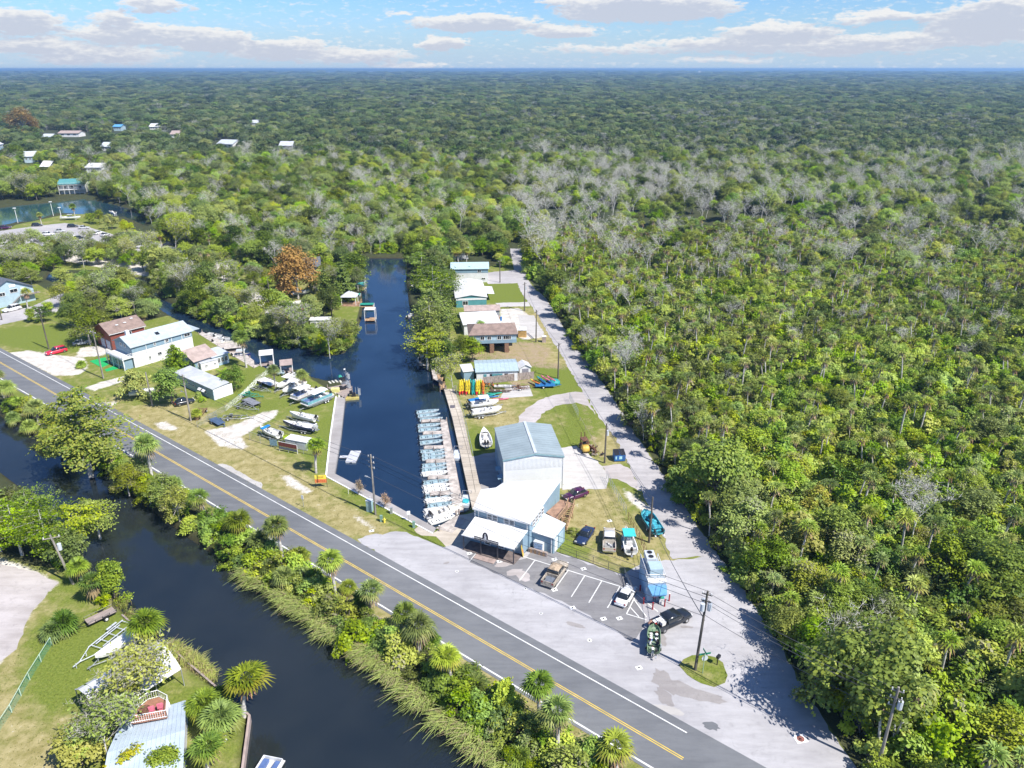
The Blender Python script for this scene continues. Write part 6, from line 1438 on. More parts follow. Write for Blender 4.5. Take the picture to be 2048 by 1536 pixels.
MB().box((11.0, -.04, 3.9), (1.0, .06, 1.9)).build('door', TRIM, fl); MB().box((8.3, -.05, 6.0), (1.8, .06, .8)).build('roof_sign', WHITE, fl); rail(fl, [(10, -1.5, 2.6), (L + .2, -1.5, 2.6)], .9, BLACKP, .4); MB().box((12.6, -.8, 2.55), (5.4, 1.5, .12)).build('landing', WOODG, fl)
MB().tube([(9.6, -1.2, 2.6), (6.2, -1.2, 0)], .1, 4).build('stair_rail', BLACKP, fl)
for k in range(9): MB().box((9.4 - k * .4, -.8, 2.4 - k * .28), (.34, 1.1, .06)).build('stair_tread', WOODG, fl)
for (x0, y0, x1, y1, h, rg, rm, wm, dpt_, lb) in [(122, 388, 172, 386, 6.0, 7.6, R_TEAL, S_WHITE, 14, 'white riverside house with a green roof and two tiers of verandas'), (436, 296, 466, 297, 4, 7, R_PALE, S_WHITE, 16, 'pale roofed house among the trees beyond the canal head'),
  (228, 262, 243, 262, 5, 7, mat('roof_bright_blue', (.12, .35, .60), .5), S_LBLUE, 12, 'small bright blue house far off in the left woods'), (560, 300, 584, 300, 4, 7, R_GREY, S_GREY, 14, 'grey roofed house among yellowing trees in the middle distance'),
  (174, 346, 204, 346, 4, 6, R_WHITE, S_WHITE, 14, 'white roofed house above the riverside woods'), (118, 274, 158, 274, 4, 6, R_TAN, S_WHITE, 14, 'tan roofed house far off beside the pale trees'), (372, 262, 392, 262, 4, 7, R_WHITE, S_WHITE, 14, 'white roof far off beyond the canal woods'), (86, 282, 104, 282, 4, 6.5, R_PALE, S_WHITE, 12, 'pale roof just beyond the orange trees'),
  (300, 260, 316, 260, 4, 7, R_WHITE, S_WHITE, 14, 'white roof in the woods right of the bright blue house'), (342, 276, 358, 276, 4, 7, R_TAN, S_WHITE, 14, 'small tan roof in the woods left of the canal head roof'), (204, 302, 222, 302, 4, 7, R_PALE, S_WHITE, 14, 'pale roof above the white riverside roof'), (50, 326, 74, 325, 5, 8, R_PALE, S_LBLUE, 14, 'pale blue house above the green roofed riverside house'), (504, 252, 518, 252, 4, 7, R_GREY, S_WHITE, 14, 'small grey roof far beyond the canal'), (84, 344, 100, 344, 4, 7, R_WHITE, S_GREY, 12, 'white roof just left of the green roofed house'),
  (0, 300, 8, 299, 5, 8, R_PALE, S_BLUE, 14, 'blue house at the left edge of the distant woods'), (608, 556, 640, 554, 4.2, 6.2, R_DARK, S_LBLUE, 9, 'grey blue house hidden among the peninsula trees')]:
 a, b = g(x0, y0), g(x1, y1); r, L = gable(lb, a, b, dpt_, h, rg, wm, rm, .8, name='distant_house' if y0 < 500 else 'peninsula_house', hip=0)
 for k in range(3): win(r, L * (.2 + .3 * k), -.05, h * .6, L * .14, h * .25)
 if 'verandas' in lb:
  for z in (2.6, 5.4): MB().box((L / 2, -1.4, z), (L, 2.8, .2)).build('veranda_floor', TRIM, r); rail(r, [(0, -2.7, z), (L, -2.7, z)], 1.0, TRIM, .8)
  for k in range(6): MB().box((k * L / 5, -2.6, 2.7), (.2, .2, 5.4)).build('veranda_post', TRIM, r)
  MB().slab([(-.5, -3, 5.9), (L + .5, -3, 5.9), (L + .5, 0, 6.5), (-.5, 0, 6.5)], .15).build('veranda_roof', R_TEAL, r)
# --- docks, boats and the water's edge
def wall_run(name, pts, w, z0, z1, m, label=None, cat='seawall', side=0):
 b = MB(); pts = [Vector((p.x, p.y, 0)) for p in pts]; o1 = off(pts, -w / 2 + side); o2 = off(pts, w / 2 + side); n = len(pts)
 for i in range(n - 1): b.prism([(o1[i].x, o1[i].y), (o1[i + 1].x, o1[i + 1].y), (o2[i + 1].x, o2[i + 1].y), (o2[i].x, o2[i].y)], z0, z1)
 o = b.build(name, m);
 if label: tag(o, label, cat)
 else: o['kind'] = 'structure'
 return o
MB().prism([(p.x, p.y) for p in [g(672, 794), g(690, 796), g(682, 870), g(669, 947), g(653, 953), g(661, 870)]], -1.6, .05).build('quay_walk', M_WALK, kind='structure')
MB().prism([(p.x, p.y) for p in [g(653, 953), g(669, 947), g(770, 1000), g(873, 1057), g(866, 1067), g(760, 1010)]], -1.6, .05).build('quay_walk', M_WALK, kind='structure')
wall_run('quay_coping', [g(672, 793), g(661, 870), g(652, 953)], .28, -.1, .16, WHITE); wall_run('quay_coping', [g(652, 953), g(758, 1010), g(865, 1067)], .22, -.1, .10, WHITE)
MB().prism([(p.x, p.y) for p in [g(888, 779), g(908, 778), g(925, 825), g(944, 912), g(963, 980), g(945, 1020), g(936, 979), g(905, 837)]], -1.6, .06).build('quay_walk', M_TAN, kind='structure')
jb = MB()
for t in np.linspace(.03, .97, 26): p0, p1 = g(888, 779).lerp(g(937, 979), t), g(908, 778).lerp(g(962, 977), t); jb.tube([p0 + Vector((0, 0, .065)), p1 + Vector((0, 0, .065))], .02, 4)
jb.tube([g(899, 779) + Vector((0, 0, .065)), g(915, 828) + Vector((0, 0, .065)), g(938, 915) + Vector((0, 0, .065)), g(951, 985) + Vector((0, 0, .065))], .03, 4)
jb.build('quay_joints', BLACKP, kind='structure')
fence_run('quay_fence', 'thin wire fence with grey posts along the inner edge of the right quay', 'fence', [g(909, 778), g(926, 825), g(946, 912)], 1.0, 3.0, GALV, None, (1.0, .5), .03)
q = g(905, 814); r = thing('dock_hatch', 'dark square hatch set in the right quay walk', 'hatch', (q.x, q.y, .06), .1); MB().box((0, 0, .03), (1.0, 1.5, .05)).build('hatch_lid', mat('hatch_grey', (.12, .11, .13), .7), r)
dk = thing('rental_dock', 'long weathered board dock lined with rental skiffs', 'dock', (0, 0, 0)); DZ = -.25
d0, d1, d2, d3 = at(880, 839, DZ), at(893, 839, DZ), at(928, 1023, DZ), at(907, 1027, DZ)
def planks(root, A, B, C_, D, n, m, name='plank', t=.06, kind=None):
 for k in range(n): t0, t1 = (k + .06) / n, (k + .94) / n; MB().slab([A.lerp(D, t0), B.lerp(C_, t0), B.lerp(C_, t1), A.lerp(D, t1)], t).build(name, m, root)
planks(dk, d0, d1, d2, d3, 95, DECKG)
MB().tube([d1 + Vector((0, 0, -.12)), d2 + Vector((0, 0, -.12))], .10, 4).build('edge_beam', WOODG, dk); MB().tube([d0 + Vector((0, 0, -.12)), d3 + Vector((0, 0, -.12))], .10, 4).build('edge_beam', WOODG, dk)
fingers = [(844, 841.5, 880, 840), (847, 865.5, 884, 864.5), (849, 894.5, 887, 893.5), (853, 921.5, 891, 921), (857, 954, 896, 953.5), (861, 986, 901, 985)]
for (xa, ya, xb, yb) in fingers:
 A, B = at(xa, ya, DZ), at(xb, yb, DZ); nr = Vector((0, 1, 0)) * .72; planks(dk, A - nr, A + nr, B + nr, B - nr, 24, DECKG)
 for t in (0, .5): q = A.lerp(B, t) - nr; MB().cyl((q.x, q.y, -2.2), (q.x, q.y, .3), .1, 7).build('pile', WOODG, dk)
for (x, y) in ((881, 840), (893, 839), (912, 1027), (928, 1023)): q = g(x, y); MB().cyl((q.x, q.y, -2.2), (q.x, q.y, .5), .12, 7).build('pile', WOODG, dk)
SK = [(855.5, 822.5, 1, 0), (858, 830, 1, 0), (862.5, 838, 1, 0), (859, 850, 1, 0), (860.5, 858.5, 1, 0), (863, 873, 1, 0), (864, 883.5, 1, 0), (866, 901.5, 1, 1), (869, 907.5, 1, 0), (869.5, 914.5, 1, 1), (870.5, 930, 1, 0), (870, 938, 1, 1), (872.5, 946, 0, 1), (874, 963.5, 1, 1),
  (876, 971.5, 0, 0), (878, 980, 0, 0), (879, 991, 1, 1), (881, 999.5, 0, 0), (883, 1009, 1, 0), (880, 1019, 0, 1), (882, 1029, 0, 1)]
bow = at(876, 823, -.6) - at(835, 827, -.6); RZ = math.atan2(bow.y, bow.x)
MW = mat('motor_white', (.70, .70, .70), .4); ords = ['farthest', 'second', 'third', 'fourth', 'fifth', 'sixth', 'seventh', 'eighth', 'ninth', 'tenth', 'eleventh', 'twelfth', 'thirteenth', 'fourteenth', 'fifteenth', 'sixteenth', 'seventeenth', 'eighteenth', 'nineteenth', 'twentieth', 'twenty-first']
protoB = protoW = None
for i, (x, y, blue, up) in enumerate(SK):
 p = at(x, y, WATER_Z + .35); lb = ('farthest' if i == 0 else ords[i] + ' from the far end') + (', pale blue inside' if blue else ', white inside') + ', in the row of rental skiffs'
 lb = ('pale blue skiff, ' if blue else 'white skiff, ') + (ords[i] + ' from the far end' if i else 'farthest') + ' in the row moored at the rental dock'
 rz = RZ + random.uniform(-.03, .03) - .0005 * i
 if blue and protoB is None: protoB = skiff(lb, p.x, p.y, rz, PBLUE, BLACKP, 'rental skiffs at the dock')
 elif not blue and protoW is None: protoW = skiff(lb, p.x, p.y, rz, GEL, MW, 'rental skiffs at the dock')
 else: dup(protoB if blue else protoW, (p.x, p.y, WATER_Z - .14), rz, lb)
p = at(888, 1036, -.4); skiff('white skiff lying aslant across the inner corner of the rental dock', p.x, p.y, .52, GEL, MW, 'rental skiffs at the dock', 5.2)
p = at(893, 1022, -.3); console_boat('white bay boat nosed under the far corner of the dock ramp', p.x, p.y, .5, 5.6, 2.0, z=WATER_Z - .1, deck=False)
r = thing('boardwalk', 'grey board landing between the rental dock and the shop yard', 'boardwalk', (0, 0, 0)); planks(r, at(872, 1056, .07), at(918, 1029, .07), at(936, 1038, .07), at(905, 1066, .07), 22, DECKG)
for (x, y, h, lb, m) in ((879, 1062, 1.0, 'short mooring post at the skiff ramp corner', WOODG), (918, 1028, 1.1, 'grey mooring post at the end of the rental dock', WOODG)): q = g(x, y); r = thing('mooring_post', lb, 'post', (q.x, q.y, 0), 0); MB().cyl((0, 0, -1.5), (0, 0, h), .12, 8).build('post', m, r); MB().cyl((0, 0, h), (0, 0, h + .04), .13, 8).build('cap', WHITE, r)
for (x, y, mm_, lb) in ((914.5, 911, R_PALE, 'pale railed work pontoon between dock and quay'), (932, 1003, TEAL, 'railed work pontoon with a teal bundle next to the shop')):
 p = at(x, y, -.6); r = thing('work_pontoon', lb, 'pontoon', (p.x, p.y, WATER_Z), -.08); MB().box((0, 0, .25), (1.55, 3.4, .5)).build('float', R_PALE, r); rail(r, [(-.75, 1.6, .5), (.75, 1.6, .5)], .9, ALU, .7); rail(r, [(-.75, 1.6, .5), (-.75, .2, .5)], .9, ALU, .7); MB().box((0, -.4, .62), (1.1, 1.2, .22), taper=.8).build('canvas_bundle', mm_, r)
a, b = at(690, 924, -.5), at(713, 925, -.5); p = (a + b) / 2 + Vector((0, 2.4, 0)); r = thing('floating_dock', 'pale grey square floating dock moored off the left quay', 'dock', (p.x, p.y, WATER_Z), -.04)
MB().box((0, 0, .22), (2.0, 4.3, .2)).build('deck', mat('dock_plastic', (.50, .51, .55), .6, var=.06), r)
for k in range(7): MB().box((0, -1.85 + k * .617, .34), (1.96, .58, .04)).build('deck_panel', MATS['dock_plastic'], r)
for s in (-.6, .6): MB().box((s, -1.9, .02), (.7, .5, .3)).build('float', TRIM, r)
MB().box((-1.75, -.3, .3), (1.5, .8, .14)).build('gangway', MATS['dock_plastic'], r)
for (pts, z, m, lb) in (([(862, 735), (905, 742), (912, 778), (890, 779), (880, 765), (866, 757)], -.1, DECKG, 'board dock on piles at the end of the right quay'), ([(836, 690), (856, 690), (858, 731), (838, 731)], -.1, DECKG, 'grey board dock under the feathery cypress trees'), ([(874, 748), (888, 748), (892, 778), (880, 778)], .0, WOODT, 'tan board steps beside the end of the right quay')):
 r = thing('small_dock', lb, 'dock', (0, 0, 0)); P_ = [at(x, y, z) for x, y in pts]; MB().slab(P_, .12).build('deck', m, r)
 for p in P_: MB().cyl((p.x, p.y, -2), (p.x, p.y, z + .9), .1, 7).build('pile', WOODG, r)
for (x, y, rz, lb) in ((846, 715, 1.4, 'reddish open boat tied at the grey dock under the cypresses'), (822, 632, 1.35, 'dark boat under a cypress on the right bank'), (836, 572, .6, 'pale boat half hidden under trees on the right bank')): p = at(x, y, -.4); console_boat(lb, p.x, p.y, rz, 5.5, 1.9, NAVY if 'dark' in lb else GEL, SEATG, z=WATER_Z - .1, deck=False)
for (x, y, rz, z, fl_, sd, lb) in ((673, 766, .55, WATER_Z - .05, WHITE, 4, 'airboat with a white flag, pale benches and green seat cover at the quay end'), (693, 795, .2, WATER_Z - .05, None, 2, 'yellow hulled airboat moored off the quay corner'), (675, 787, .75, WATER_Z, None, 3, 'grey airboat wedged between the flagged airboat and the quay')):
 p = at(x, y, -.5); o = airboat(lb, p.x, p.y, rz + PI if False else rz, 5.6, 2.2, mat('airboat_yellow', (.45, .38, .12), .5) if 'yellow' in lb else ALU, z, fl_, sd); o.rotation_euler.z = rz + PI
 if fl_: MB().box((-1.0, 0, 1.95), (.9, .8, .4), taper=.5).build('seat_cover', GREENC, o)
r = thing('quay_jetty', 'timber jetty with a yellow box at the far end of the left quay', 'dock', (0, 0, 0)); P_ = [at(x, y, .1) for x, y in ((655, 775), (700, 766), (704, 778), (690, 796), (672, 793))]; MB().slab(P_[:4], .14).build('deck', WOODG, r)
for p in P_: MB().cyl((p.x, p.y, -2), (p.x, p.y, .8), .1, 7).build('pile', WOODG, r)
q = g(671, 784); MB().box((q.x, q.y, .5), (1.8, 1.0, .8)).build('dock_box', mat('box_yellow', (.70, .66, .25), .6), r)
def yard(maker, tl, stern, bowp, L, trail=True, z=.62, **k):
 a, b = g(*stern), g(*bowp); c = mid(a, b); rz = hd(a, b)
 if trail: boat_trailer(None, tl[1], c.x, c.y, rz, L * .95, 1.7, GALV, 2 if L > 6 else 1, 'boat trailers in the marina yard')
 return maker(tl[0], c.x, c.y, rz, L=L, z=z, **k)
yard(pontoon, ('teal sided pontoon boat under a white canopy in the yard beside the quay', 'galvanised trailer under the teal sided pontoon boat'), (666, 796), (604, 822), 7.6, B=2.5, side=mat('pontoon_teal', (.16, .36, .40), .4), canopy=WHITE, cp=(-.3, 3.6))
yard(pontoon, ('white and brown pontoon boat between the two canopies in the yard', 'galvanised trailer under the white and brown pontoon boat'), (640, 785), (580, 812), 6.8, B=2.4, side=SEATG, canopy=WHITE, cp=(.6, 3.0))
yard(console_boat, ('white boat with a white bimini, second from the left of the yard row', 'galvanised trailer under the bimini boat second from the left'), (614, 770), (560, 798), 6.8, B=2.5, bimini=WHITE)
yard(console_boat, ('white bow rider with a blue seat, leftmost of the canopied row', 'galvanised trailer under the leftmost boat of the canopied row'), (604, 762), (548, 788), 6.6, B=2.4, top=WHITE, inn=GEL)
yard(console_boat, ('white bay boat with black outboards nearest the quay in the yard', 'galvanised trailer under the white bay boat with black outboards'), (640, 850), (574, 837), 6.4, B=2.1, inn=GEL, motors=1)
yard(console_boat, ('navy hulled centre console with tan decks in the marina yard', 'galvanised trailer under the navy hulled centre console'), (636, 868), (563, 856), 7.4, B=2.4, out=NAVY, inn=mat('tan_deck', (.42, .30, .22), .6), cockpit=GEL, motors=2, mcol=MW)
yb = yard(console_boat, ('white deck boat with a bright blue bow cover by the wire fence', 'galvanised trailer under the deck boat with the blue bow cover'), (562, 882), (522, 868), 5.6, B=2.3, inn=GEL, mcol=BLACKP); MB().box((1.3, 0, 1.38), (.7, 2.0, .16)).build('bow_cover', mat('cover_bright_blue', (.02, .24, .62), .6), yb)
p = g(536, 768); r = flat_trailer('white topped work barge with short posts standing on the yard grass', p.x, p.y, hd(g(512, 758), g(556, 776)), 5.6, 2.4, WOODG, WHITE, 2, True, name='work_barge'); r['category'] = 'barge'
for (x, y, x2, y2, lb) in ((548, 738, 562, 756, 'blue skiff upside down on the yard shore, left one'), (556, 738, 570, 756, 'grey blue skiff upside down on the yard shore, right one')): a, b = g(x, y), g(x2, y2); c_ = mid(a, b); skiff(lb, c_.x, c_.y, hd(a, b), mat('hull_mid_blue', (.10, .22, .38), .5) if 'left' in lb else PBLUE, BLACKP, 'upturned skiffs on the shore', 4.6, z=.02)
p = g(573, 770); r = thing('tarpaulin', 'round green tarpaulin mound on the yard grass by the barge', 'tarpaulin', (p.x, p.y, 0)); MB().loft([[(q_ * math.cos(a_), q_ * .8 * math.sin(a_), z_) for a_ in np.linspace(0, 2 * PI, 13)[:-1]] for z_, q_ in ((0, 1.2), (.3, 1.05), (.5, .5), (.52, .1))]).build('tarp', GREENC, r, True)
for (cx, cy, w_, d_, h_, m, lb) in ((535, 728, 3.4, 3.2, 3.0, R_WHITE, 'white canopied boat lift at the yard shore'), (574, 742, 3.0, 3.4, 2.2, R_TAN, 'low tan canopied boat lift at the yard shore'), (468, 700, 4.6, 3.6, 1.2, DECKG, 'square tan dock platform behind the tall palm')):
 p = at(cx, cy, 0); r = thing('boat_lift', lb, 'boat lift', (p.x, p.y, 0), .3)
 MB().slab([(-w_ / 2, -d_ / 2, h_), (w_ / 2, -d_ / 2, h_), (w_ / 2, d_ / 2, h_ + .25), (-w_ / 2, d_ / 2, h_ + .25)], .12).build('canopy', m, r)
 for s in (-1, 1):
  for t in (-1, 1): MB().cyl((s * w_ * .45, t * d_ * .45, -2), (s * w_ * .45, t * d_ * .45, h_), .09, 6).build('post', WHITE, r)
 MB().box((0, 0, .15), (w_ * .9, d_ * .9, .1)).build('deck', WOODG, r)
for (x, y, rz, L_, m, lb) in ((592, 752, -.4, 5.0, GEL, 'cluttered white boat by the shore behind the right yard palm'), (484, 712, .2, 4.6, NAVY, 'dark boat with a pale top moored by the tall palm'), (556, 738, -.4, 5.4, GEL, 'white boat moored at the canopied lift'), (430, 672, -.45, 6.0, GEL, 'white boat at the slanting dock, upper one'), (445, 678, -.35, 5.2, GEL, 'white boat at the slanting dock, middle one'), (447, 686, -.05, 5.6, CREAM, 'cream boat at the slanting dock, nearest the tan platform')):
 p = at(x, y, -.3); console_boat(lb, p.x, p.y, rz + (PI if 'cream' in lb else 0) * 0, L_, 2.1, m, SEATG, top=R_PALE if 'pale top' in lb else None, z=WATER_Z - .05, deck=False)
r = thing('slanting_dock', 'long pale slanting dock along the shore below the balcony house', 'dock', (0, 0, 0)); P_ = [at(x, y, .05) for x, y in ((398, 668), (404, 663), (480, 697), (500, 715), (520, 730), (508, 736), (470, 714), (436, 692))]; MB().slab(P_, .14).build('deck', DECKG, r)
for p in P_: MB().cyl((p.x, p.y, -2), (p.x, p.y, .6), .1, 7).build('pile', WOODG, r)
p = at(700, 607, 0); r = thing('tiki_hut', 'small hut with a pointed grey roof and brown deck on the peninsula shore', 'hut', (p.x, p.y, 0)); MB().add([(-2.6, -2.2, 2.6), (2.6, -2.2, 2.6), (2.6, 2.2, 2.6), (-2.6, 2.2, 2.6), (0, 0, 4.2)], [(0, 1, 4), (1, 2, 4), (2, 3, 4), (3, 0, 4), (3, 2, 1, 0)]).build('roof', R_GREY, r); MB().box((.4, -.4, -.05), (6, 5.4, .15)).build('deck', DECKB, r); rail(r, [(-2, -3, 0), (3.3, -3, 0), (3.3, 2, 0)], 1.0, WOODT, .3)
for s in (-2.2, 2.2):
 for t in (-1.8, 1.8): MB().cyl((s, t, 0), (s, t, 2.6), .1, 6).build('post', WHITE, r)
for (x, y, w_, d_, h_, m, lb) in ((722, 575, 3.0, 3.0, 1.4, TEAL, 'teal topped boat lift with tall white piles off the peninsula'), (734, 610, 4.2, 1.8, .35, GREENC, 'green covered floating lift off the peninsula'), (710, 592, 3.4, 2.0, .6, GREENC, 'green canvas jet ski lift near the hut'), (741, 636, 3.0, 2.6, 2.9, WHITE, 'small white canopied platform standing in the canal')):
 p = at(x, y, 0); r = thing('boat_lift', lb, 'boat lift', (p.x, p.y, 0), .05); MB().box((0, 0, h_), (w_, d_, .14)).build('canopy', m, r); MB().box((0, -.2, -.3), (w_ * 1.0, d_ * 1.05, .16)).build('deck', WOODT, r)
 for s in (-1, 1):
  for t in (-1, 1): MB().cyl((s * w_ * .5, t * d_ * .5, -2.2), (s * w_ * .5, t * d_ * .5, 3.2 if 'tall' in lb else h_), .09, 6).build('pile', WHITE, r)
p = g(642, 655); r = thing('camper_trailer', 'white flat topped camper on the bright lawn of the peninsula', 'camper', (p.x, p.y, 0), .05); MB().box((0, 0, 1.45), (5.2, 2.4, 2.3)).build('body', GEL, r); MB().box((0, 0, 2.66), (5.8, 3.0, .12)).build('roof', WHITE, r)
for x in (-1.5, .3, 1.7): win(r, x, -1.23, 1.6, 1.0, .8)
for s in (-1.1, 1.1): MB().cyl((-.4, s, .32), (-.4, s + .15, .32), .32, 10).build('wheel', RUBBER, r)
p = g(612, 618); car('red car beside the white van under the peninsula trees', p, None, 1.2, mat('car_red_dark', (.30, .01, .02), .3, coat=.5), 4.5, 1.8, 1.5, 'suv')
p = g(585, 612); console_boat('white boat on the peninsula lawn beside a dark pole', p.x, p.y, .3, 5.5, 2.1, z=.3); p = g(603, 590); covered_boat('white covered boat in front of the peninsula house', p.x, p.y, .5, 6, 2.3, WHITE, z=.3)
yard(covered_boat, ('boat under a blue cover farthest in the right yard row', 'trailer under the blue covered boat in the right yard'), (938, 813), (978, 808), 4.6, B=1.8, m=BLUEC, z=.45)
yard(console_boat, ('white centre console in the middle of the right yard row', 'trailer under the middle white boat of the right yard'), (940, 820), (998, 814), 6.2, B=2.2, inn=GEL, top=WHITE)
yard(console_boat, ('white runabout with blue seats nearest the shed in the right yard row', 'trailer under the nearest white runabout of the right yard'), (942, 836), (1004, 828), 6.6, B=2.3, inn=GEL, deck=True)
yard(console_boat, ('white cruiser standing bow away beside the tall shed', 'trailer under the white cruiser beside the shed'), (974, 905), (967, 866), 6.4, B=2.6, inn=GEL, mcol=BLACKP, motors=2)
KAY = {}
def kayak_mesh(c1, c2=None, L=3.6, W=.68):
 key = (c1.name, c2.name if c2 else '')
 if key not in KAY:
  b = MB(); n = 13; rings = []
  for i in range(n): t = i / (n - 1); w = W / 2 * math.sin(PI * (.04 + .92 * t)) ** .75 + .01; x = -L / 2 + L * t; rk = .16 * (abs(t - .5) * 2) ** 3; rings.append([(x, -w, .17 + rk * .6), (x, -w * .6, .02 + rk), (x, w * .6, .02 + rk), (x, w, .17 + rk * .6), (x, w * .5, .27 + rk * .8), (x, -w * .5, .27 + rk * .8)])
  vs = [p for r_ in rings for p in r_]; fs = []; mi = []
  for i in range(n - 1):
   for k in range(6): fs.append((i * 6 + k, i * 6 + (k + 1) % 6, (i + 1) * 6 + (k + 1) % 6, (i + 1) * 6 + k)); mi.append(1 if (c2 and i >= n * .62) else 0)
  fs += [tuple(range(6))[::-1], tuple(range((n - 1) * 6, n * 6))]; mi += [0, 1 if c2 else 0]; b.add(vs, fs); b.m = mi
  ck = MB(); ck.loft([[(.1 + .52 * math.cos(a_) * q_, .19 * math.sin(a_) * q_, z_) for a_ in np.linspace(0, 2 * PI, 13)[:-1]] for z_, q_ in ((.24, 1.0), (.31, 1.0), (.31, .82), (.26, .80))])
  KAY[key] = (b.mesh('hull', [c1, c2 or c1], True), ck.mesh('cockpit', BLACKP))
 return KAY[key]
KY = mat('kayak_yellow', (.72, .55, .03), .35, coat=.3); KR = mat('kayak_red', (.55, .03, .03), .35, coat=.3); KT = mat('kayak_teal', (.02, .30, .28), .35, coat=.3); KL = mat('kayak_lime', (.50, .60, .05), .35, coat=.3); KP = mat('kayak_pink', (.62, .16, .22), .4); KG = mat('kayak_green', (.02, .30, .20), .5); KB = mat('kayak_blue', (.03, .16, .38), .35, coat=.3); KW = mat('kayak_grey', (.45, .47, .46), .4); KO = mat('kayak_orange', (.62, .20, .03), .4)
def kayak(label, p, rz, c1, c2=None, tilt=0.0, roll=0.0, z=.05, group='kayaks in the right yard'):
 r = thing('kayak', label, 'kayak', (p.x, p.y, z), rz, group); h, ck = kayak_mesh(c1, c2); link('hull', h, r); link('cockpit', ck, r); r.rotation_euler = (roll, tilt, rz); return r
rack = thing('kayak_rack', 'dark timber rack that the upright kayaks lean on', 'rack', (0, 0, 0)); a, b = g(918, 790), g(966, 787)
for t in np.linspace(0, 1, 6): q = a.lerp(b, t); MB().box((q.x, q.y + .9, 1.1), (.1, .1, 2.2)).build('post', WOODG, rack)
for z in (1.0, 2.1): MB().tube([a + Vector((0, .9, z)), b + Vector((0, .9, z))], .06, 4).build('rail', WOODG, rack)
up = [(920, KY, KR, 'yellow and red kayak, leftmost of the upright row'), (924.5, KY, KR, 'yellow and red kayak, second of the upright row'), (929, KY, KR, 'yellow and red kayak, third of the upright row'), (933, KY, KR, 'yellow and red kayak, fourth of the upright row'), (938, KY, KY, 'all yellow kayak beside the teal ones'),
  (942, KT, None, 'teal kayak, left of the three upright teal ones'), (945.5, KT, None, 'teal kayak, middle of the three upright teal ones'), (948.5, KT, None, 'teal kayak, right of the three upright teal ones'), (951.5, KW, None, 'grey kayak standing among the coloured ones'), (953.5, KY, KR, 'yellow and red kayak just left of the lime one'), (958, KY, KL, 'yellow kayak with a lime end in the upright row'), (962, KL, None, 'lime green kayak near the right end of the row'), (966, KO, KR, 'orange kayak, rightmost of the upright row')]
for i, (x, c1, c2, lb) in enumerate(up): q = g(x, 790 - (i % 3)); kayak(lb, q + Vector((0, .35, 0)), PI / 2, c1, c2, 1.28, 0, 1.75, 'kayaks standing in the rack').rotation_euler = (1.25, 0, 0)
for i, o in enumerate([o for o in COL.objects if o.name.startswith('kayak') and o.get('group') == 'kayaks standing in the rack']):
 e_ = Matrix.Rotation(random.uniform(-.05, .05), 4, 'Y') @ Matrix.Rotation(-.17, 4, 'X') @ Matrix(((0, 1, 0, 0), (0, 0, -1, 0), (-1, 0, 0, 0), (0, 0, 0, 1))); o.rotation_euler = e_.to_euler()
for (x, y, rz, c1, lb, z) in ((975, 792, .12, KT, 'teal kayak lying on the grass behind the pink one', .05), (983, 795, .16, KB, 'dark blue kayak lying beside the pink one', .05), (1001, 800, .10, KP, 'pink kayak lying on the grass', .1), (988, 790, .1, KG, 'green kayak lying farthest behind the pink one', .25), (1070, 770, 2.2, KO, 'orange and yellow kayak at the left end of the kayak trailer', .7),
       (1082, 766, 2.1, KT, 'teal kayak second on the kayak trailer', .8), (1086, 770, 2.0, KB, 'dark blue kayak third on the kayak trailer', .8), (1090, 765, 2.1, KP, 'pink and white kayak on the kayak trailer', .95), (1096, 768, 2.0, KB, 'blue kayak right of the pink one on the trailer', .8), (1102, 766, 2.1, KP, 'small pink kayak at the right of the trailer', .95)):
 kayak(lb, g(x, y), rz, c1, KY if 'orange and yellow' in lb else None, z=z)
p = g(963, 801); r = thing('tarpaulin', 'green tarpaulin tent between the kayaks and the trailered boats', 'tarpaulin', (p.x, p.y, 0)); MB().add([(-1.4, -.8, 0), (1.4, -.8, 0), (1.4, .9, .0), (-1.4, .9, 0), (-1.3, .1, .8), (1.3, 0, .75)], [(0, 1, 5, 4), (2, 3, 4, 5), (0, 4, 3), (1, 2, 5)]).build('tarp', GREENC, r)
p = g(1090, 774); flat_trailer('long low blue trailer carrying the kayaks', p.x, p.y, .05, 4.6, 2.0, KB, KB, 1, False, name='kayak_trailer')
p = g(1109, 768); r = thing('tarpaulin', 'teal tarpaulin mound at the right end of the kayak trailer', 'tarpaulin', (p.x, p.y, 0)); MB().loft([[(q_ * 1.1 * math.cos(a_), q_ * math.sin(a_), z_) for a_ in np.linspace(0, 2 * PI, 13)[:-1]] for z_, q_ in ((0, 1.2), (.7, 1.15), (1.1, .8), (1.15, .1))]).build('tarp', mat('tarp_teal', (.03, .30, .30), .6, var=.2), r, True)
for (x, y, rz, m, lb) in ((1010, 776, .03, ALU, 'silver jon boat on the boat yard slab'), (1002, 785, -.03, mat('canoe_brown', (.16, .12, .10), .5), 'brown canoe on the edge of the boat yard slab')):
 p = g(x, y); r = thing('jon_boat', lb, 'boat', (p.x, p.y, .1), rz); hull(r, 5.0, 1.4 if m is ALU else .95, .5, m, m if m is not ALU else SEATG, 3.4 if m is ALU else 2.2, .1, .15)
 for k in (-1.4, 0, 1.3): MB().box((k, 0, .4), (.3, 1.1 if m is ALU else .7, .06)).build('bench', SEATG, r)
p = g(1046, 778); boat_trailer(None, 'rusty empty boat trailer on the boat yard slab', p.x, p.y, .2, 5.0, 1.6, RUST, 1, 'boat trailers in the marina yard')
p = g(978, 774); r = thing('scrap_heap', 'heap of rusty outboard parts and poles at the left end of the board fence', 'scrap', (p.x, p.y, 0))
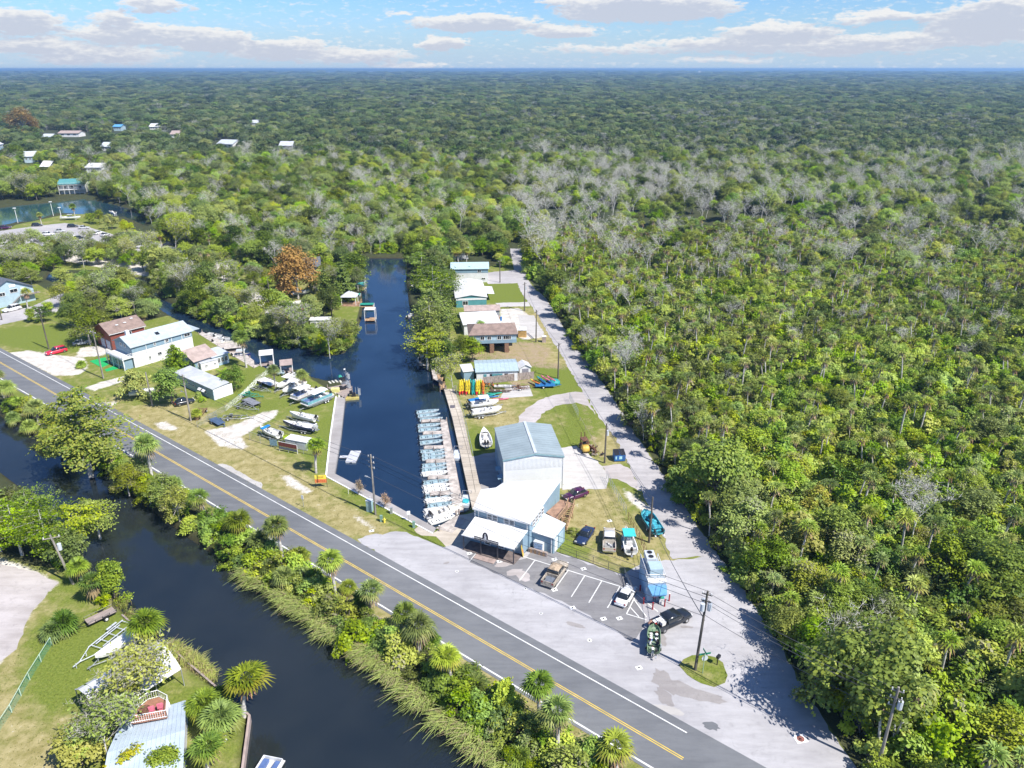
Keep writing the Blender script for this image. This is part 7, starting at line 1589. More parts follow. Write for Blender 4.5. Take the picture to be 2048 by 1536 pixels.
for k in range(26): a_, q_ = random.uniform(0, 6.3), random.uniform(0, 1.6); MB().box((a_ and math.cos(a_) * q_ * 1.4, math.sin(a_) * q_, random.uniform(.1, .9)), (random.uniform(.1, .9), random.uniform(.1, .3), random.uniform(.1, .5)), rz=a_, ry=random.uniform(-1, 1)).build('scrap_piece', random.choice([RUST, ALU, BLACKP, KO]), r)
# --- vehicles
def P_(name, c, **k): return mat('paint_' + name, c, .28, coat=.6, var=.04, **k)
pb = P_('midnight', (.02, .035, .09)); pw = P_('white', (.78, .78, .78)); pt = mat('paint_tan_dusty', (.38, .33, .27), .55, var=.25, vscale=3); pk = P_('black', (.018, .022, .030)); pr = P_('red', (.62, .02, .05)); pp = P_('purple', (.07, .012, .06)); ps = P_('silver', (.45, .46, .47)); pc = P_('champagne', (.52, .46, .38))
def cpx(fn, label, tail, nose, *a, **k):
 A, B = g(*tail), g(*nose); return fn(label, mid(A, B), None, hd(A, B), *a, **k)
cpx(car, 'dark blue metallic coupe parked nose out on the grass by the planted bed', (1180, 1062), (1159, 1092), pb)
wpk = cpx(pickup, 'champagne and white pickup parked on the grass between the blue coupe and the boat', (1218, 1108), (1218, 1066), pc, roofm=pw, hoodm=pc, bedm=mat('bed_grey', (.25, .25, .25), .7))
for k in range(6): MB().box((-2.0 + .2 * k, -.4 + .16 * k, .75), (.35, .12, .3), rz=k).build('bed_load', GEL if k % 2 else GALV, wpk)
MB().box((-.75, 0, 1.1), (.5, 1.7, .4)).build('tool_box', pc, wpk)
cpx(pickup, 'dusty tan pickup with an open dark bed in the marked parking bays', (1093, 1178), (1127, 1131), pt, roofm=mat('roof_rusty_tan', (.42, .32, .22), .7, var=.3, vscale=3), bedm=mat('bed_slate', (.14, .16, .20), .6))
cpx(car, 'white sedan parked in the last marked bay beside the kiosk', (1240, 1214), (1262, 1180), pw, 4.6, 1.8, 1.45)
bp = cpx(pickup, 'black crew cab pickup loaded with coolers standing by the kiosk', (1311, 1262), (1372, 1234), pk, cab=2.9)
for (x, y, z, m, n) in ((-1.2, .1, 1.15, mat('cooler_cyan', (.03, .40, .60), .5), 'cooler'), (-1.7, -.3, 1.1, GEL, 'cooler'), (-1.9, .35, 1.1, SEATG, 'duffel'), (-1.1, .65, 1.2, mat('load_red', (.60, .03, .06), .6), 'fuel_can'), (-2.3, .5, .95, KR, 'fuel_can')):
 b_ = bp.matrix_basis; q = Matrix.Translation(bp.location) @ Matrix.Rotation(bp.rotation_euler.z, 4, 'Z') @ Vector((x, y, z)); r = thing(n, {'cooler': ('cyan cooler with a white lid' if y > 0 else 'white cooler') + ' in the black pickup bed', 'duffel': 'grey white duffel bag in the black pickup bed', 'fuel_can': ('large' if z > 1 else 'small') + ' red can in the black pickup bed'}[n], n.replace('_', ' '), tuple(q - Vector((0, 0, .3))), bp.rotation_euler.z)
 MB().box((0, 0, .25), (.75, .5, .45)).build('body', m, r); MB().box((0, 0, .5), (.78, .53, .06)).build('lid', GEL if m is not GEL else SEATG, r)
cpx(car, 'dark purple car parked beyond the raised shop deck', (1164, 990), (1136, 999), pp, 4.6, 1.85, 1.5, 'hatch')
cpx(car, 'bright red old utility wagon on the sandy drive at the left', (132, 702), (94, 711), pr, 5.0, 1.95, 1.7, 'suv')
cpx(car, 'black hatchback on the grass beside the long pale building', (353, 812), (386, 804), pk, 4.2, 1.75, 1.5, 'hatch')
cpx(car, 'white van type wagon in front of the big pale blue gable building', (38, 618), (10, 625), pw, 5.2, 2.0, 1.8, 'suv')
cpx(car, 'grey car in the shade of the big tree beside the red wagon', (158, 690), (172, 688), ps, 4.4, 1.8, 1.5, 'hatch')
lot = [(4, 20, 458, pp, 'suv', 'dark purple car alone at the far left of the river car park'), (64, 86, 453, pk, 'suv', 'black car near the lamp post in the river car park'), (136, 156, 455, pk, 'suv', 'black wagon by the trailered boat in the river car park'), (86, 108, 471, pw, 'suv', 'white wagon with dark windows in the river car park'), (112, 128, 465, ps, 'sedan', 'silver sedan behind the white wagon in the river car park'),
  (160, 176, 458, ps, 'sedan', 'grey car right of the black wagon in the river car park'), (263, 280, 481, pk, 'suv', 'black car with a green kayak beside the yellow bushes'), (278, 296, 486, pb, 'suv', 'dark blue wagon in front of the car with the kayak'), (296, 310, 482, pk, 'sedan', 'dark sedan right of the blue wagon under the trees'), (330, 346, 492, pk, 'sedan', 'dark car under the palms at the right of the car park'), (360, 386, 508, mat('paint_slate', (.12, .18, .20), .4), 'sedan', 'slate grey car by the bare tree at the car park end')]
cn = {id(pk): 'black', id(ps): 'silver', id(pw): 'white', id(pb): 'dark blue', id(pr): 'red', id(pc): 'champagne'}
for i, (x, y, m, wh) in enumerate(((24, 476, ps, 'in the row behind the black car'), (44, 480, pw, 'in the row behind the black car'), (140, 476, pw, 'in the middle row under the trees'), (158, 478, pk, 'in the middle row under the trees'), (176, 480, ps, 'in the middle row under the trees'), (196, 468, pw, 'beside the yellow bushes'), (210, 472, ps, 'beside the yellow bushes'), (226, 478, pc, 'right of the yellow bushes'), (66, 496, pb, 'in the near row by the palms'), (90, 498, pw, 'in the near row by the palms'), (180, 500, ps, 'in the near row left of the long van'), (204, 502, pk, 'in the near row left of the long van'), (228, 502, pw, 'just left of the long van'), (330, 520, pw, 'on the sandy end of the car park'), (306, 502, pr, 'right of the long white van'))): cpx(car, '%s car %s in the river car park' % (cn[id(m)], wh), (x - 7, y + 2), (x + 8, y - 2), m, 4.6, 1.85, 1.55, 'suv' if i % 2 else 'sedan')
for (x0, x1, y, m, kd, lb) in lot: cpx(car, lb, (x0, y), (x1, y - 1), m, 4.6, 1.85, 1.6, kd)
def van(label, a, b, m=GEL, L=7.5, H=2.8, wn=True):
 A, B = g(*a), g(*b); c_ = mid(A, B); r = thing('camper_van', label, 'van', (c_.x, c_.y, .03), hd(A, B)); MB().loft([ring(-L / 2, 1.1, .5, H, 1.05), ring(L / 2 - 1.2, 1.1, .5, H, 1.05), ring(L / 2 - .3, 1.05, .5, H * .55, .95), ring(L / 2, 1.0, .55, H * .45, .9)]).build('body', m, r)
 for k in range(4): win(r, -L * .35 + k * L * .2, -1.1, H * .66, L * .12, .6, 'y-', BLACKP)
 wheels(r, (-L / 2 + 1.3, L / 2 - 1.3), 1.1, .38); MB().box((L / 2 - .75, 0, H * .72), (.5, 1.8, .7), ry=.7).build('windscreen', GLASS, r)
van('long white camper van with dark windows in the river car park', (262, 497), (296, 496)); van('pale camper van at the left edge of the river car park', (-14, 490), (20, 488))
p = g(1168, 900); r = thing('forklift', 'yellow and rusty forklift parked at the edge of the concrete pad', 'forklift', (p.x, p.y, .03), 1.75); FY = mat('forklift_yellow', (.62, .40, .08), .5, var=.15)
MB().loft([ring(-1.7, .6, .4, 1.2, .5), ring(-1.3, .75, .35, 1.45, .6), ring(-.2, .75, .35, 1.35, .65)]).build('counterweight', FY, r, True); MB().box((.4, 0, .6), (1.3, 1.3, .5)).build('chassis', RUST, r); MB().box((-.1, 0, 1.3), (.6, .6, .6)).build('seat', BLACKP, r)
for s in (-.6, .6):
 for x in (-.6, .9): MB().cyl((x, s, .8), (x * .9, s, 2.3), .05, 5).build('cage_post', RUST, r)
 MB().box((1.15, s * .6, 1.7), (.14, .12, 3.2)).build('mast_rail', RUST, r); MB().box((1.8, s * .6, .25), (1.2, .14, .06)).build('fork', BLACKP, r)
MB().box((.1, 0, 2.35), (1.7, 1.3, .08)).build('overhead_guard', RUST, r); wheels(r, (-1.1, .8), .75, .38, .28)
p = g(1174, 905); r = thing('scrap_heap', 'heap of rusty scrap piled behind the forklift', 'scrap', (p.x + .6, p.y + .6, 0))
for k in range(34): a_, q_ = random.uniform(0, 6.3), random.uniform(0, 1); MB().box((math.cos(a_) * q_ * 1.0 + k * .07 - .8, math.sin(a_) * q_ * 1.0 - k * .16 + 2.8, random.uniform(.1, .8)), (random.uniform(.2, 1.3), random.uniform(.1, .3), random.uniform(.1, .5)), rz=a_, ry=random.uniform(-1, 1)).build('scrap_piece', random.choice([RUST, RUST, WOODG, BLACKP]), r)
p = g(1239, 924); r = thing('dumpster', 'blue steel dumpster with dark lids at the street edge', 'dumpster', (p.x, p.y + .9, .02), .1); DB = mat('dumpster_blue', (.02, .12, .36), .5, var=.15, vscale=3)
MB().box((0, 0, .8), (2.1, 1.7, 1.3)).build('body', DB, r)
for s in (-.53, .53): MB().slab([(s - .5, -.86, 1.45), (s + .5, -.86, 1.45), (s + .5, .86, 1.85), (s - .5, .86, 1.85)], .06).build('lid', BLACKP, r)
MB().prism([(-1.05, -.85), (1.05, -.85), (1.05, .85), (-1.05, .85)], 1.44, 1.6, [1.44, 1.44, 1.78, 1.78]).build('top_rim', DB, r)
for x, w_ in ((-.75, .25), (.1, .55)): MB().box((x, -.87, .85), (w_, .02, .6)).build('label', mat('label_cyan', (.40, .70, .85), .5, var=.3, vscale=8), r)
for x in (-.9, .9): MB().box((x, 0, .1), (.15, 1.4, .14)).build('skid', BLACKP, r)
cpx_b = console_boat
A, B = g(1262, 1118), g(1250, 1070); c_ = mid(A, B); rz = hd(A, B); boat_trailer(None, 'trailer under the aqua canopied boat beside the champagne pickup', c_.x, c_.y, rz, 5.8, 1.7, GALV, 1, 'boat trailers in the marina yard'); o = console_boat('blue and white boat with an aqua canopy beside the champagne pickup', c_.x, c_.y, rz, 6.0, 2.2, GEL, mat('deck_royal', (.03, .16, .42), .5), top=mat('canvas_aqua', (.05, .50, .50), .7), deck=False, cockpit=GEL)
A, B = g(1318, 1078), g(1286, 1030); c_ = mid(A, B); rz = hd(A, B); boat_trailer(None, 'trailer under the turquoise jon boat by the street pole', c_.x, c_.y, rz, 6.2, 1.7, GALV, 1, 'boat trailers in the marina yard')
r = thing('jon_boat', 'turquoise flat bowed boat with crumpled blue covers on a trailer by the street pole', 'boat', (c_.x, c_.y, .55), rz); TQ = mat('turquoise', (.05, .33, .42), .6, var=.35, vscale=3); hull(r, 6.4, 2.3, .75, TQ, TQ, 9, .1, .3)
for k in range(5): MB().box((-2 + k * 1.0, .2 * (k % 2) - .1, .78), (.75, 1.6, .3), rz=k, taper=.7).build('cover_fold', TQ, r)
MB().box((.3, 0, 1.15), (.6, .7, .6)).build('console', BLACKP, r)
for s in (-.7, .7): outboard(r, -3.2, .7, BLACKP, 1.0, s)
jA, jB = g(1306, 1310), g(1307, 1268); c_ = mid(jA, jB); rz = hd(jA, jB); boat_trailer(None, 'trailer hitched behind the black pickup with the loaded green boat', c_.x, c_.y, rz, 5.2, 1.4, GALV, 1, 'boat trailers in the marina yard')
r = thing('jon_boat', 'olive green jon boat full of gear on the trailer behind the black pickup', 'boat', (c_.x, c_.y, .62), rz); OG = mat('olive_green', (.16, .24, .14), .6, var=.15); hull(r, 5.0, 1.75, .6, OG, mat('olive_inner', (.20, .28, .19), .6), 9, .1, .12)
for k in (-1.2, .1, 1.4): MB().box((k, 0, .42), (.4, 1.5, .08)).build('bench', OG, r)
outboard(r, -2.5, .6, BLACKP, 1.0, -.3)
for k in range(7):
 x = -.6 + .42 * (k // 2); y = -.35 + .7 * (k % 2); q = Matrix.Translation(r.location) @ Matrix.Rotation(rz, 4, 'Z') @ Vector((x + .35, y, .2)); t_ = thing('gear_tub', ['white tub', 'blue tub', 'dark bag', 'pale bag', 'blue white bucket', 'white bucket', 'dark crate'][k] + ' among the gear in the olive green boat', 'tub', tuple(q), rz + k)
 MB().cyl((0, 0, 0), (0, 0, .34), .19, 8).build('tub', [GEL, BLUEC, BLACKP, SEATG, KB, GEL, BLACKP][k], t_); MB().cyl((0, 0, .34), (0, 0, .38), .2, 8).build('lid', [GEL, GEL, BLACKP, SEATY, GEL, SEATG, RUST][k], t_)
cl_r, cl_w, cl_k, cl_b, cl_g = mat('cloth_red', (.55, .03, .05), .8), mat('cloth_white', (.62, .62, .60), .8), mat('cloth_dark', (.03, .03, .05), .8), mat('cloth_denim', (.08, .12, .22), .8), mat('cloth_pink', (.55, .15, .35), .8)
bend = {'waist': (.10, 0, 1.05), 'chest': (.30, 0, 1.18), 'neck': (.44, 0, 1.27), 'head': (.53, 0, 1.33), 'top': (.62, 0, 1.42), 'shL': (.38, .17, 1.25), 'shR': (.38, -.17, 1.25), 'elL': (.48, .22, .98), 'elR': (.48, -.22, .98), 'wrL': (.62, .18, .82), 'wrR': (.62, -.18, .82), 'haL': (.68, .17, .76), 'haR': (.68, -.17, .76)}
sit = {'pel': (0, 0, .45), 'waist': (.02, 0, .60), 'chest': (.05, 0, .82), 'neck': (.06, 0, 1.0), 'head': (.09, 0, 1.12), 'top': (.08, 0, 1.26), 'shL': (.05, .17, .95), 'shR': (.05, -.17, .95), 'elL': (.12, .24, .68), 'elR': (.12, -.24, .68), 'wrL': (.34, .20, .58), 'wrR': (.34, -.20, .58), 'haL': (.42, .19, .56), 'haR': (.42, -.19, .56), 'hipL': (.02, .10, .44), 'hipR': (.02, -.10, .44), 'knL': (.42, .13, .50), 'knR': (.42, -.13, .50), 'anL': (.45, .13, .10), 'anR': (.45, -.13, .10), 'toL': (.60, .13, .05), 'toR': (.60, -.13, .05)}
walk = {'knL': (.16, .11, .50), 'anL': (.20, .11, .10), 'toL': (.36, .12, .05), 'knR': (-.06, -.11, .49), 'anR': (-.28, -.11, .14), 'toR': (-.14, -.12, .03)}
def inboat(x, y, z): q = Matrix.Translation(r.location) @ Matrix.Rotation(rz, 4, 'Z') @ Vector((x, y, z)); return q
q = inboat(-1.35, .45, .02); person('person with a red cap and pale shirt sitting at the stern of the green boat', q.x, q.y, q.z, rz + .3, sit, cl_w, cl_b, cap=cl_r)
q = inboat(-1.3, -.40, .02); person('person in dark clothes sitting beside the red cap in the green boat', q.x, q.y, q.z, rz - .2, sit, cl_k, cl_k)
q = g(1306, 1316); person('person in white bending over the stern of the green boat', q.x - .1, q.y, .03, 1.5, bend, cl_w, cl_w, hair=(.25, .2, .15))
q = g(1302, 1262); person('bare chested person reaching into the black pickup bed at the tailgate', q.x - .35, q.y + .3, .03, .5, bend, cl_k, cl_b, skin=(.48, .26, .17), shirtless=True)
q = g(1315, 1205); person('person in a pink top standing at the ice kiosk window', q.x - .5, q.y - .1, .03, 1.5, walk, cl_g, cl_k)
q = g(1319, 1206); person('person in dark clothes standing under the kiosk awning', q.x, q.y - .1, .03, 1.7, None, cl_k, cl_b)
# --- poles, wires, signs, street furniture
POLE = mat('pole_wood', (.30, .27, .235), .9, var=.25, vscale=2, streak=(3, 3, .4)); POLED = mat('pole_dark', (.12, .105, .085), .9, var=.3, vscale=2, streak=(3, 3, .4))
def pole(label, px, py, h, rz=0.0, arms=1, trans=0, m=POLE, lean=(0, 0), lamp=False):
 p = g(px, py); r = thing('utility_pole', label, 'utility pole', (p.x, p.y, 0), rz); top = Vector((lean[0], lean[1], h)); MB().tube([(0, 0, -.3), top * .5, top], [.19, .16, .12], 9).build('shaft', m, r)
 for k in range(arms):
  z = h - .5 - k * .95; o = MB().box((top.x * z / h, top.y * z / h, z), (2.2 if arms == 1 else 1.2, .1, .12)).build('crossarm', m, r)
  for s in (-.95, 0, .95) if arms == 1 else (-.5, .5): MB().cyl((top.x * z / h + s, top.y * z / h, z + .05), (top.x * z / h + s, top.y * z / h, z + .3), .06, 6).build('insulator', GEL, o)
 for k in range(trans): a_ = k * 2.1; MB().cyl((math.cos(a_) * .5 + top.x * .8, math.sin(a_) * .5 + top.y * .8, h - 2.6), (math.cos(a_) * .5 + top.x * .8, math.sin(a_) * .5 + top.y * .8, h - 1.6), .27, 10).build('transformer', R_PALE, r)
 if lamp: MB().tube([(0, 0, h * .6), (-.9, -.2, h * .63)], .04, 5).build('lamp_arm', GALV, r); MB().box((-1.1, -.25, h * .63), (.5, .25, .12)).build('lamp_head', GALV, r)
 r['h'] = h; r['tx'] = lean[0]; r['ty'] = lean[1]; return r
pA = pole('wooden pole with three side insulators standing in the verge above the quay', 751, 1029, 11.2, -.5, 3, 0, POLE, lamp=True)
pB = pole('tall dark pole with transformers in the grass island by the junction', 1390, 1340, 12, -.45, 2, 3, POLED, (.35, 0))
pC = pole('tall pole with braced crossarms among the palms at the bottom right', 1755, 1537, 11.2, -.45, 3, 1, POLE)
pD = pole('dark pole beside the turquoise boat on the street verge', 1298, 1085, 8.2, .6, 0, 0, POLED)
pE = pole('dark pole with a white transformer by the scrap heap and dumpster', 1209, 926, 8.2, .9, 0, 1, POLED)
pF = pole('slim pole with a stay on the lawn beside the kayak trailer', 1116, 757, 9, 1, 1, 0, POLED)
pG = pole('pole at the corner of the long green lawn on the side street', 1049, 622, 9, 1, 1, 1, POLED); pH = pole('double pole standing by the stilt house drive', 1072, 684, 9, 1, 1, 0, POLED); pI = pole('thin pole by the boats near the head of the side street', 1000, 565, 8, 1, 1, 0, POLED)
pJ = pole('pale pole with a lamp arm by the green putting mats', 207, 757, 12, -.6, 1, 0, POLE, lamp=True); pK = pole('dark pole on the lawn beside the red wagon', 98, 698, 11.3, -.6, 1, 0, POLED); pL = pole('pole in front of the long pale building', 382, 842, 10.5, -.6, 1, 0, POLE, lamp=True); pM = pole('short pole beside the covered boat left of the round green tree', 305, 812, 8, -.6, 0, 0, POLE)
pN = pole('leaning pole with a grey transformer among the palms on the river bank', 147, 1168, 8.5, .4, 1, 1, POLE, (-1.2, .2)); pO = pole('slender pole at the left edge beside the gable building lane', 4, 640, 9, 0, 1, 0, POLED); pQ = pole('dark pole on the peninsula by the sandy clearing', 541, 606, 8, 0, 0, 0, POLED)
WIRE = mat('wire', (.10, .10, .11), .5, .3)
def wires(label, a, b, zs, offs, sag=.6, r_=.032):
 r = thing('overhead_wire', label, 'power line', (0, 0, 0))
 for z, o_ in zip(zs, offs):
  A = a.location + Vector((a['tx'], a['ty'], 0)) + Vector((o_[0], o_[1], z + 0)); B = b.location + Vector((b['tx'], b['ty'], 0)) + Vector((o_[0], o_[1], b['h'] - (a['h'] - z)))
  MB().tube([A.lerp(B, t) - Vector((0, 0, sag * 4 * t * (1 - t))) for t in np.linspace(0, 1, 14)], r_, 4).build('wire', WIRE, r)
wires('bundle of overhead wires running from the quay pole to the junction pole', pA, pB, (10.9, 10, 9.1, 7.4), ((.3, .1), (.3, .1), (.3, .1), (0, 0)), .9)
wires('overhead wires running from the quay pole back past the long building', pA, pL, (10.9, 10, 9.1), ((-.3, 0), (-.3, 0), (-.3, 0)), .9); wires('overhead wires between the long building pole and the putting mat pole', pL, pJ, (10.2, 9.4), ((.2, 0), (-.3, 0)), .8)
wires('overhead wires between the putting mat pole and the lawn pole', pJ, pK, (11.6, 10.6), ((.2, 0), (-.3, 0)), .6); wires('overhead wires from the junction pole to the bottom right pole', pB, pC, (11.6, 10.8, 10, 8.4), ((0, .2), (0, -.2), (.2, 0), (0, 0)), .5)
wires('wires climbing from the junction pole up the side street', pB, pD, (8.2, 7.6), ((-.2, 0), (.1, 0)), .5); wires('wires along the side street between the dark poles', pD, pE, (7.9, 7.3), ((0, 0), (.1, 0)), .5); wires('wires crossing the lawn from the dumpster pole to the kayak trailer pole', pE, pF, (7.9,), ((0, 0),), .6)
wires('wire between the kayak trailer pole and the stilt house pole', pF, pH, (8.6,), ((0, 0),), .4); wires('wire between the stilt house pole and the lawn corner pole', pH, pG, (8.6,), ((0, 0),), .4)
def post_sign(label, px, py, h, w_, hh, m, rz=0.0, post=GALV, posts=1, name='sign', cat='sign', z=0.0, txt=None, tm=None, ts=.3):
 p = g(px, py); r = thing(name, label, cat, (p.x, p.y, z), rz)
 for k in range(posts): x = 0 if posts == 1 else (-w_ / 2 + w_ * k / (posts - 1)); MB().cyl((x, .04, 0), (x, .04, h), .045, 6).build('post', post, r)
 MB().box((0, -.02, h - hh / 2), (w_, .05, hh)).build('panel', m, r)
 if txt:
  for i, (s_, zz) in enumerate(txt): text(s_, ts, tm, r, Matrix.Translation((0, -.055, zz)) @ VX)
 return r
SY = mat('sign_yellow', (.80, .66, .08), .5); SO = mat('sign_orange', (.75, .24, .08), .5, var=.15); SGN = mat('sign_green', (.01, .22, .13), .5); SLG = mat('cabinet_green', (.20, .33, .27), .6)
r = post_sign('yellow and orange sign on dark legs at the quay corner', 643, 975, 2.5, 2.0, .75, SY, .1, BLACKP, 2); MB().box((0, -.02, 1.35), (2.0, .05, .75)).build('panel', SO, r); text('RENTALS', .36, mat('sign_ink_red', (.45, .03, .02), .5), r, Matrix.Translation((0, -.06, 1.35)) @ VX); text('KAYAK', .30, MATS['sign_ink_red'], r, Matrix.Translation((0, -.06, 2.12)) @ VX)
post_sign('small white sign on a thin post in the verge by the main road', 607, 1014, 2.3, .45, .75, WHITE, -.4); post_sign('white notice board on a post at the quay edge above the ramp', 818, 1043, 2.0, .55, .7, GEL, .2)
q = g(1405, 1347); r = thing('street_sign', 'green crossed street name blades above a stop sign in the grass island', 'street sign', (q.x, q.y, .02), .2); MB().cyl((0, 0, 0), (0, 0, 3.3), .045, 6).build('post', mat('post_green', (.35, .48, .32), .5), r); MB().box((0, 0, 3.05), (1.5, .04, .26)).build('name_blade', SGN, r); MB().box((0, 0, 3.35), (.04, 1.1, .24)).build('name_blade', SGN, r); MB().tube([(.1, .06, 2.3), (.1, .09, 2.3)], .42, 8).build('stop_plate', R_PALE, r)
q = g(1434, 1330); r = thing('mailbox', 'black mailbox on a post at the right edge of the grass island', 'mailbox', (q.x, q.y, .02), .8); MB().box((0, 0, .55), (.1, .1, 1.1)).build('post', BLACKP, r); MB().box((.1, 0, 1.25), (.6, .35, .35)).build('box', BLACKP, r)
q = g(740, 1022); r = thing('utility_cabinet', 'tall pale blue electrical cabinet left of the quay pole', 'cabinet', (q.x, q.y, 0), -.3); MB().box((0, 0, 1.05), (.9, .8, 2.1)).build('housing', mat('cabinet_blue', (.28, .42, .46), .5), r); MB().box((0, 0, 2.13), (1.0, .9, .08)).build('lid', R_PALE, r)
q = g(769, 1045); r = thing('fire_hydrant', 'yellow fire hydrant on the bright verge below the quay pole', 'hydrant', (q.x, q.y, 0), 0); MB().tube([(0, 0, 0), (0, 0, .75), (0, 0, .9)], [.16, .15, .05], 10).build('barrel', SY, r); MB().cyl((-.28, 0, .55), (.28, 0, .55), .08, 8).build('nozzle', SY, r)
for (x, y, lb, m) in ((763, 1043, 'small green meter box beside the fire hydrant', SLG), (828, 1055, 'green pedestal box by the ramp notice board', SLG), (783, 1027, 'low grey box on the quay verge', GALV)): q = g(x, y); r = thing('meter_box', lb, 'meter box', (q.x, q.y, 0), 0); MB().box((0, 0, .55), (.4, .35, 1.1)).build('housing', m, r); MB().box((0, 0, 1.12), (.44, .39, .05)).build('lid', m, r)
for (x, y, lb) in ((697, 988, 'white lamp post at the first quay shrub'), (741, 1006, 'white post right of the first quay shrub')): post_sign(lb, x, y, 1.3, .12, .2, WHITE, 0, WHITE, name='marker_post', cat='post')
for (x, y, h, lb) in ((36, 446, 7, 'lamp post with a square white head at the river edge, left one'), (107, 432, 7, 'lamp post with a square white head at the river edge, middle one'), (124, 440, 6, 'lamp post beside the trailered boat at the river edge')): q = g(x, y); r = thing('lamp_post', lb, 'lamp post', (q.x, q.y, 0), 0); MB().cyl((0, 0, 0), (0, 0, h), .12, 6).build('shaft', WHITE, r); MB().box((0, 0, h), (1.1, .9, .3)).build('lamp_head', WHITE, r)
q = g(143, 440); console_boat('white cabin boat on a trailer on the river point', q.x, q.y, .1, 9, 3, z=.6, top=WHITE, inn=GEL, mcol=MW); q = g(224, 424); console_boat('small white boat out on the river', q.x, q.y, 2.6, 5, 2, z=WATER_Z, deck=False)
fence_run('wire_fence', 'chain link fence with dark posts along the back of the parking bays', 'fence', [g(1120, 1106), g(1186, 1128), g(1248, 1151), g(1266, 1190)], 1.3, 3.2, mat('fence_dark', (.06, .065, .07), .5), mat('fence_wire', (.30, .32, .33), .4, .5), (1.0, .05))
fence_run('yard_fence', 'chain link yard fence with two hung signs beside the gravel drive', 'fence', [g(500, 880), g(543, 894), g(566, 897), g(607, 908), g(632, 913)], 1.9, 3.2, GALV, MATS['fence_wire'], (1.0,))
post_sign('blue and white notice hung on the yard fence', 548, 895, 1.7, 1.7, 1.3, mat('notice_blue', (.20, .33, .42), .5, var=.3, vscale=3), -.35); r = post_sign('long maroon and grey board hung on the yard fence', 577, 905, 2.0, 4.2, .9, mat('board_maroon', (.16, .035, .04), .5, var=.15), -.37, WHITE, 3); MB().box((0, -.02, .72), (4.2, .05, .55)).build('panel', mat('board_slate', (.12, .14, .19), .5, var=.2), r); MB().box((0, -.03, 2.03), (4.3, .06, .08)).build('top_rail', WHITE, r)
fence_run('gate_fence', 'leaning galvanised gate panels along the brown brick strip by the concrete pad', 'fence', [g(1213, 958), g(1232, 995), g(1252, 1030)], 1.7, 1.4, GALV, None, (1.0, .66, .33), .035); fence_run('gate_fence', 'rusty stock rail panels behind the aqua canopied boat', 'fence', [g(1256, 1040), g(1278, 1080), g(1292, 1112)], 1.5, 1.6, RUST, None, (1.0, .6, .25), .04)
fence_run('gate_fence', 'galvanised gate panel at the top of the gravel drive lawn', 'fence', [g(1139, 800), g(1156, 835)], 1.8, 1.2, GALV, None, (1.0, .66, .33), .04); fence_run('gate_fence', 'wooden post line running from the gate panel to the scrap heap', 'fence', [g(1160, 842), g(1182, 880), g(1200, 915)], 1.0, 4.0, WOODG, None, (.9,), .04)
fence_run('field_fence', 'long wire fence crossing the lawn beside the long pale building', 'fence', [g(395, 855), g(452, 822), g(480, 800), g(515, 765), g(540, 745)], 1.3, 3.0, GALV, MATS['fence_wire'], (1.0,), .03)
fence_run('green_fence', 'green meshed fence with white posts at the bottom left lawn', 'fence', [g(-6, 1470), g(24, 1425), g(60, 1360), g(104, 1290)], 1.2, 3.0, mat('fence_pale_green', (.45, .58, .48), .6), GREENC, (1.0,), .05)
gp_ = [g(x, y) for x, y in ((285, 948), (1320, 1560))]; i0 = [i for i, p in enumerate(rl) if gp_[0].x < p.x < gp_[1].x]; line = off(rl, 2.3)
fence_run('guard_rail', 'weathered timber guard rail with square posts between the road and the canal bank', 'guard rail', [line[i] for i in i0][::3], .75, 2.2, WOODG, None, (.85,), .09)
for (a_, b_, L_, m, ax_, lb) in (((440, 838), (500, 838), 6, GALV, 1, 'empty galvanised boat trailer nearest the gravel drive'), ((470, 812), (512, 822), 5.6, GALV, 1, 'empty galvanised boat trailer with a black winch left of the flat trailer'), ((480, 790), (520, 796), 5.2, GREENC, 1, 'empty green boat trailer behind the flat trailer'), ((410, 815), (392, 842), 4.4, RUST, 1, 'rusty overgrown boat trailer by the little palm'), ((500, 776), (540, 786), 5, GALV, 1, 'empty pale boat trailer in front of the work barge')):
 A, B = g(*a_), g(*b_); c_ = mid(A, B); boat_trailer(None, lb, c_.x, c_.y, hd(A, B), L_, 1.7, m, ax_, 'boat trailers in the marina yard')
A, B = g(486, 800), g(520, 816); c_ = mid(A, B); flat_trailer('grey flat deck trailer with a mesh ramp in the left yard', c_.x, c_.y, hd(A, B), 4.6, 2.0, BLACKP, mat('deck_grey', (.24, .25, .28), .6), 2)
A, B = g(420, 838), g(450, 856); c_ = mid(A, B); flat_trailer('blue boxed trailer leaning beside the little palm in the left yard', c_.x, c_.y, hd(A, B), 3.8, 1.7, mat('trailer_blue', (.08, .13, .22), .6), MATS['trailer_blue'])
q = g(600, 894); r = thing('equipment_box', 'pair of white slab sided equipment boxes behind the yard fence', 'container', (q.x, q.y, 0), -.35);
for s in (-1.35, 1.2): MB().box((s, 0, .95), (2.3, 2.0, 1.7)).build('box', R_PALE, r); MB().box((s, 0, 1.84), (2.45, 2.15, .1)).build('lid', WHITE, r)
q = g(288, 793); covered_boat('white covered boat beneath the yellow tree by the sandy path', q.x, q.y, .3, 5.6, 2.2, WHITE); MATG = mat('putting_green', (.01, .36, .10), .9, var=.08)
for pts, lb in (([(179, 722), (211, 714), (217, 729), (203, 735)], 'larger green artificial turf mat left of the round shrub'), ([(209, 739), (238, 728), (244, 735), (213, 743)], 'smaller green artificial turf mat below the round shrub')): r = thing('turf_mat', lb, 'turf mat', (0, 0, 0)); MB().slab([at(x, y, .05) for x, y in pts], .05).build('mat', MATG, r)
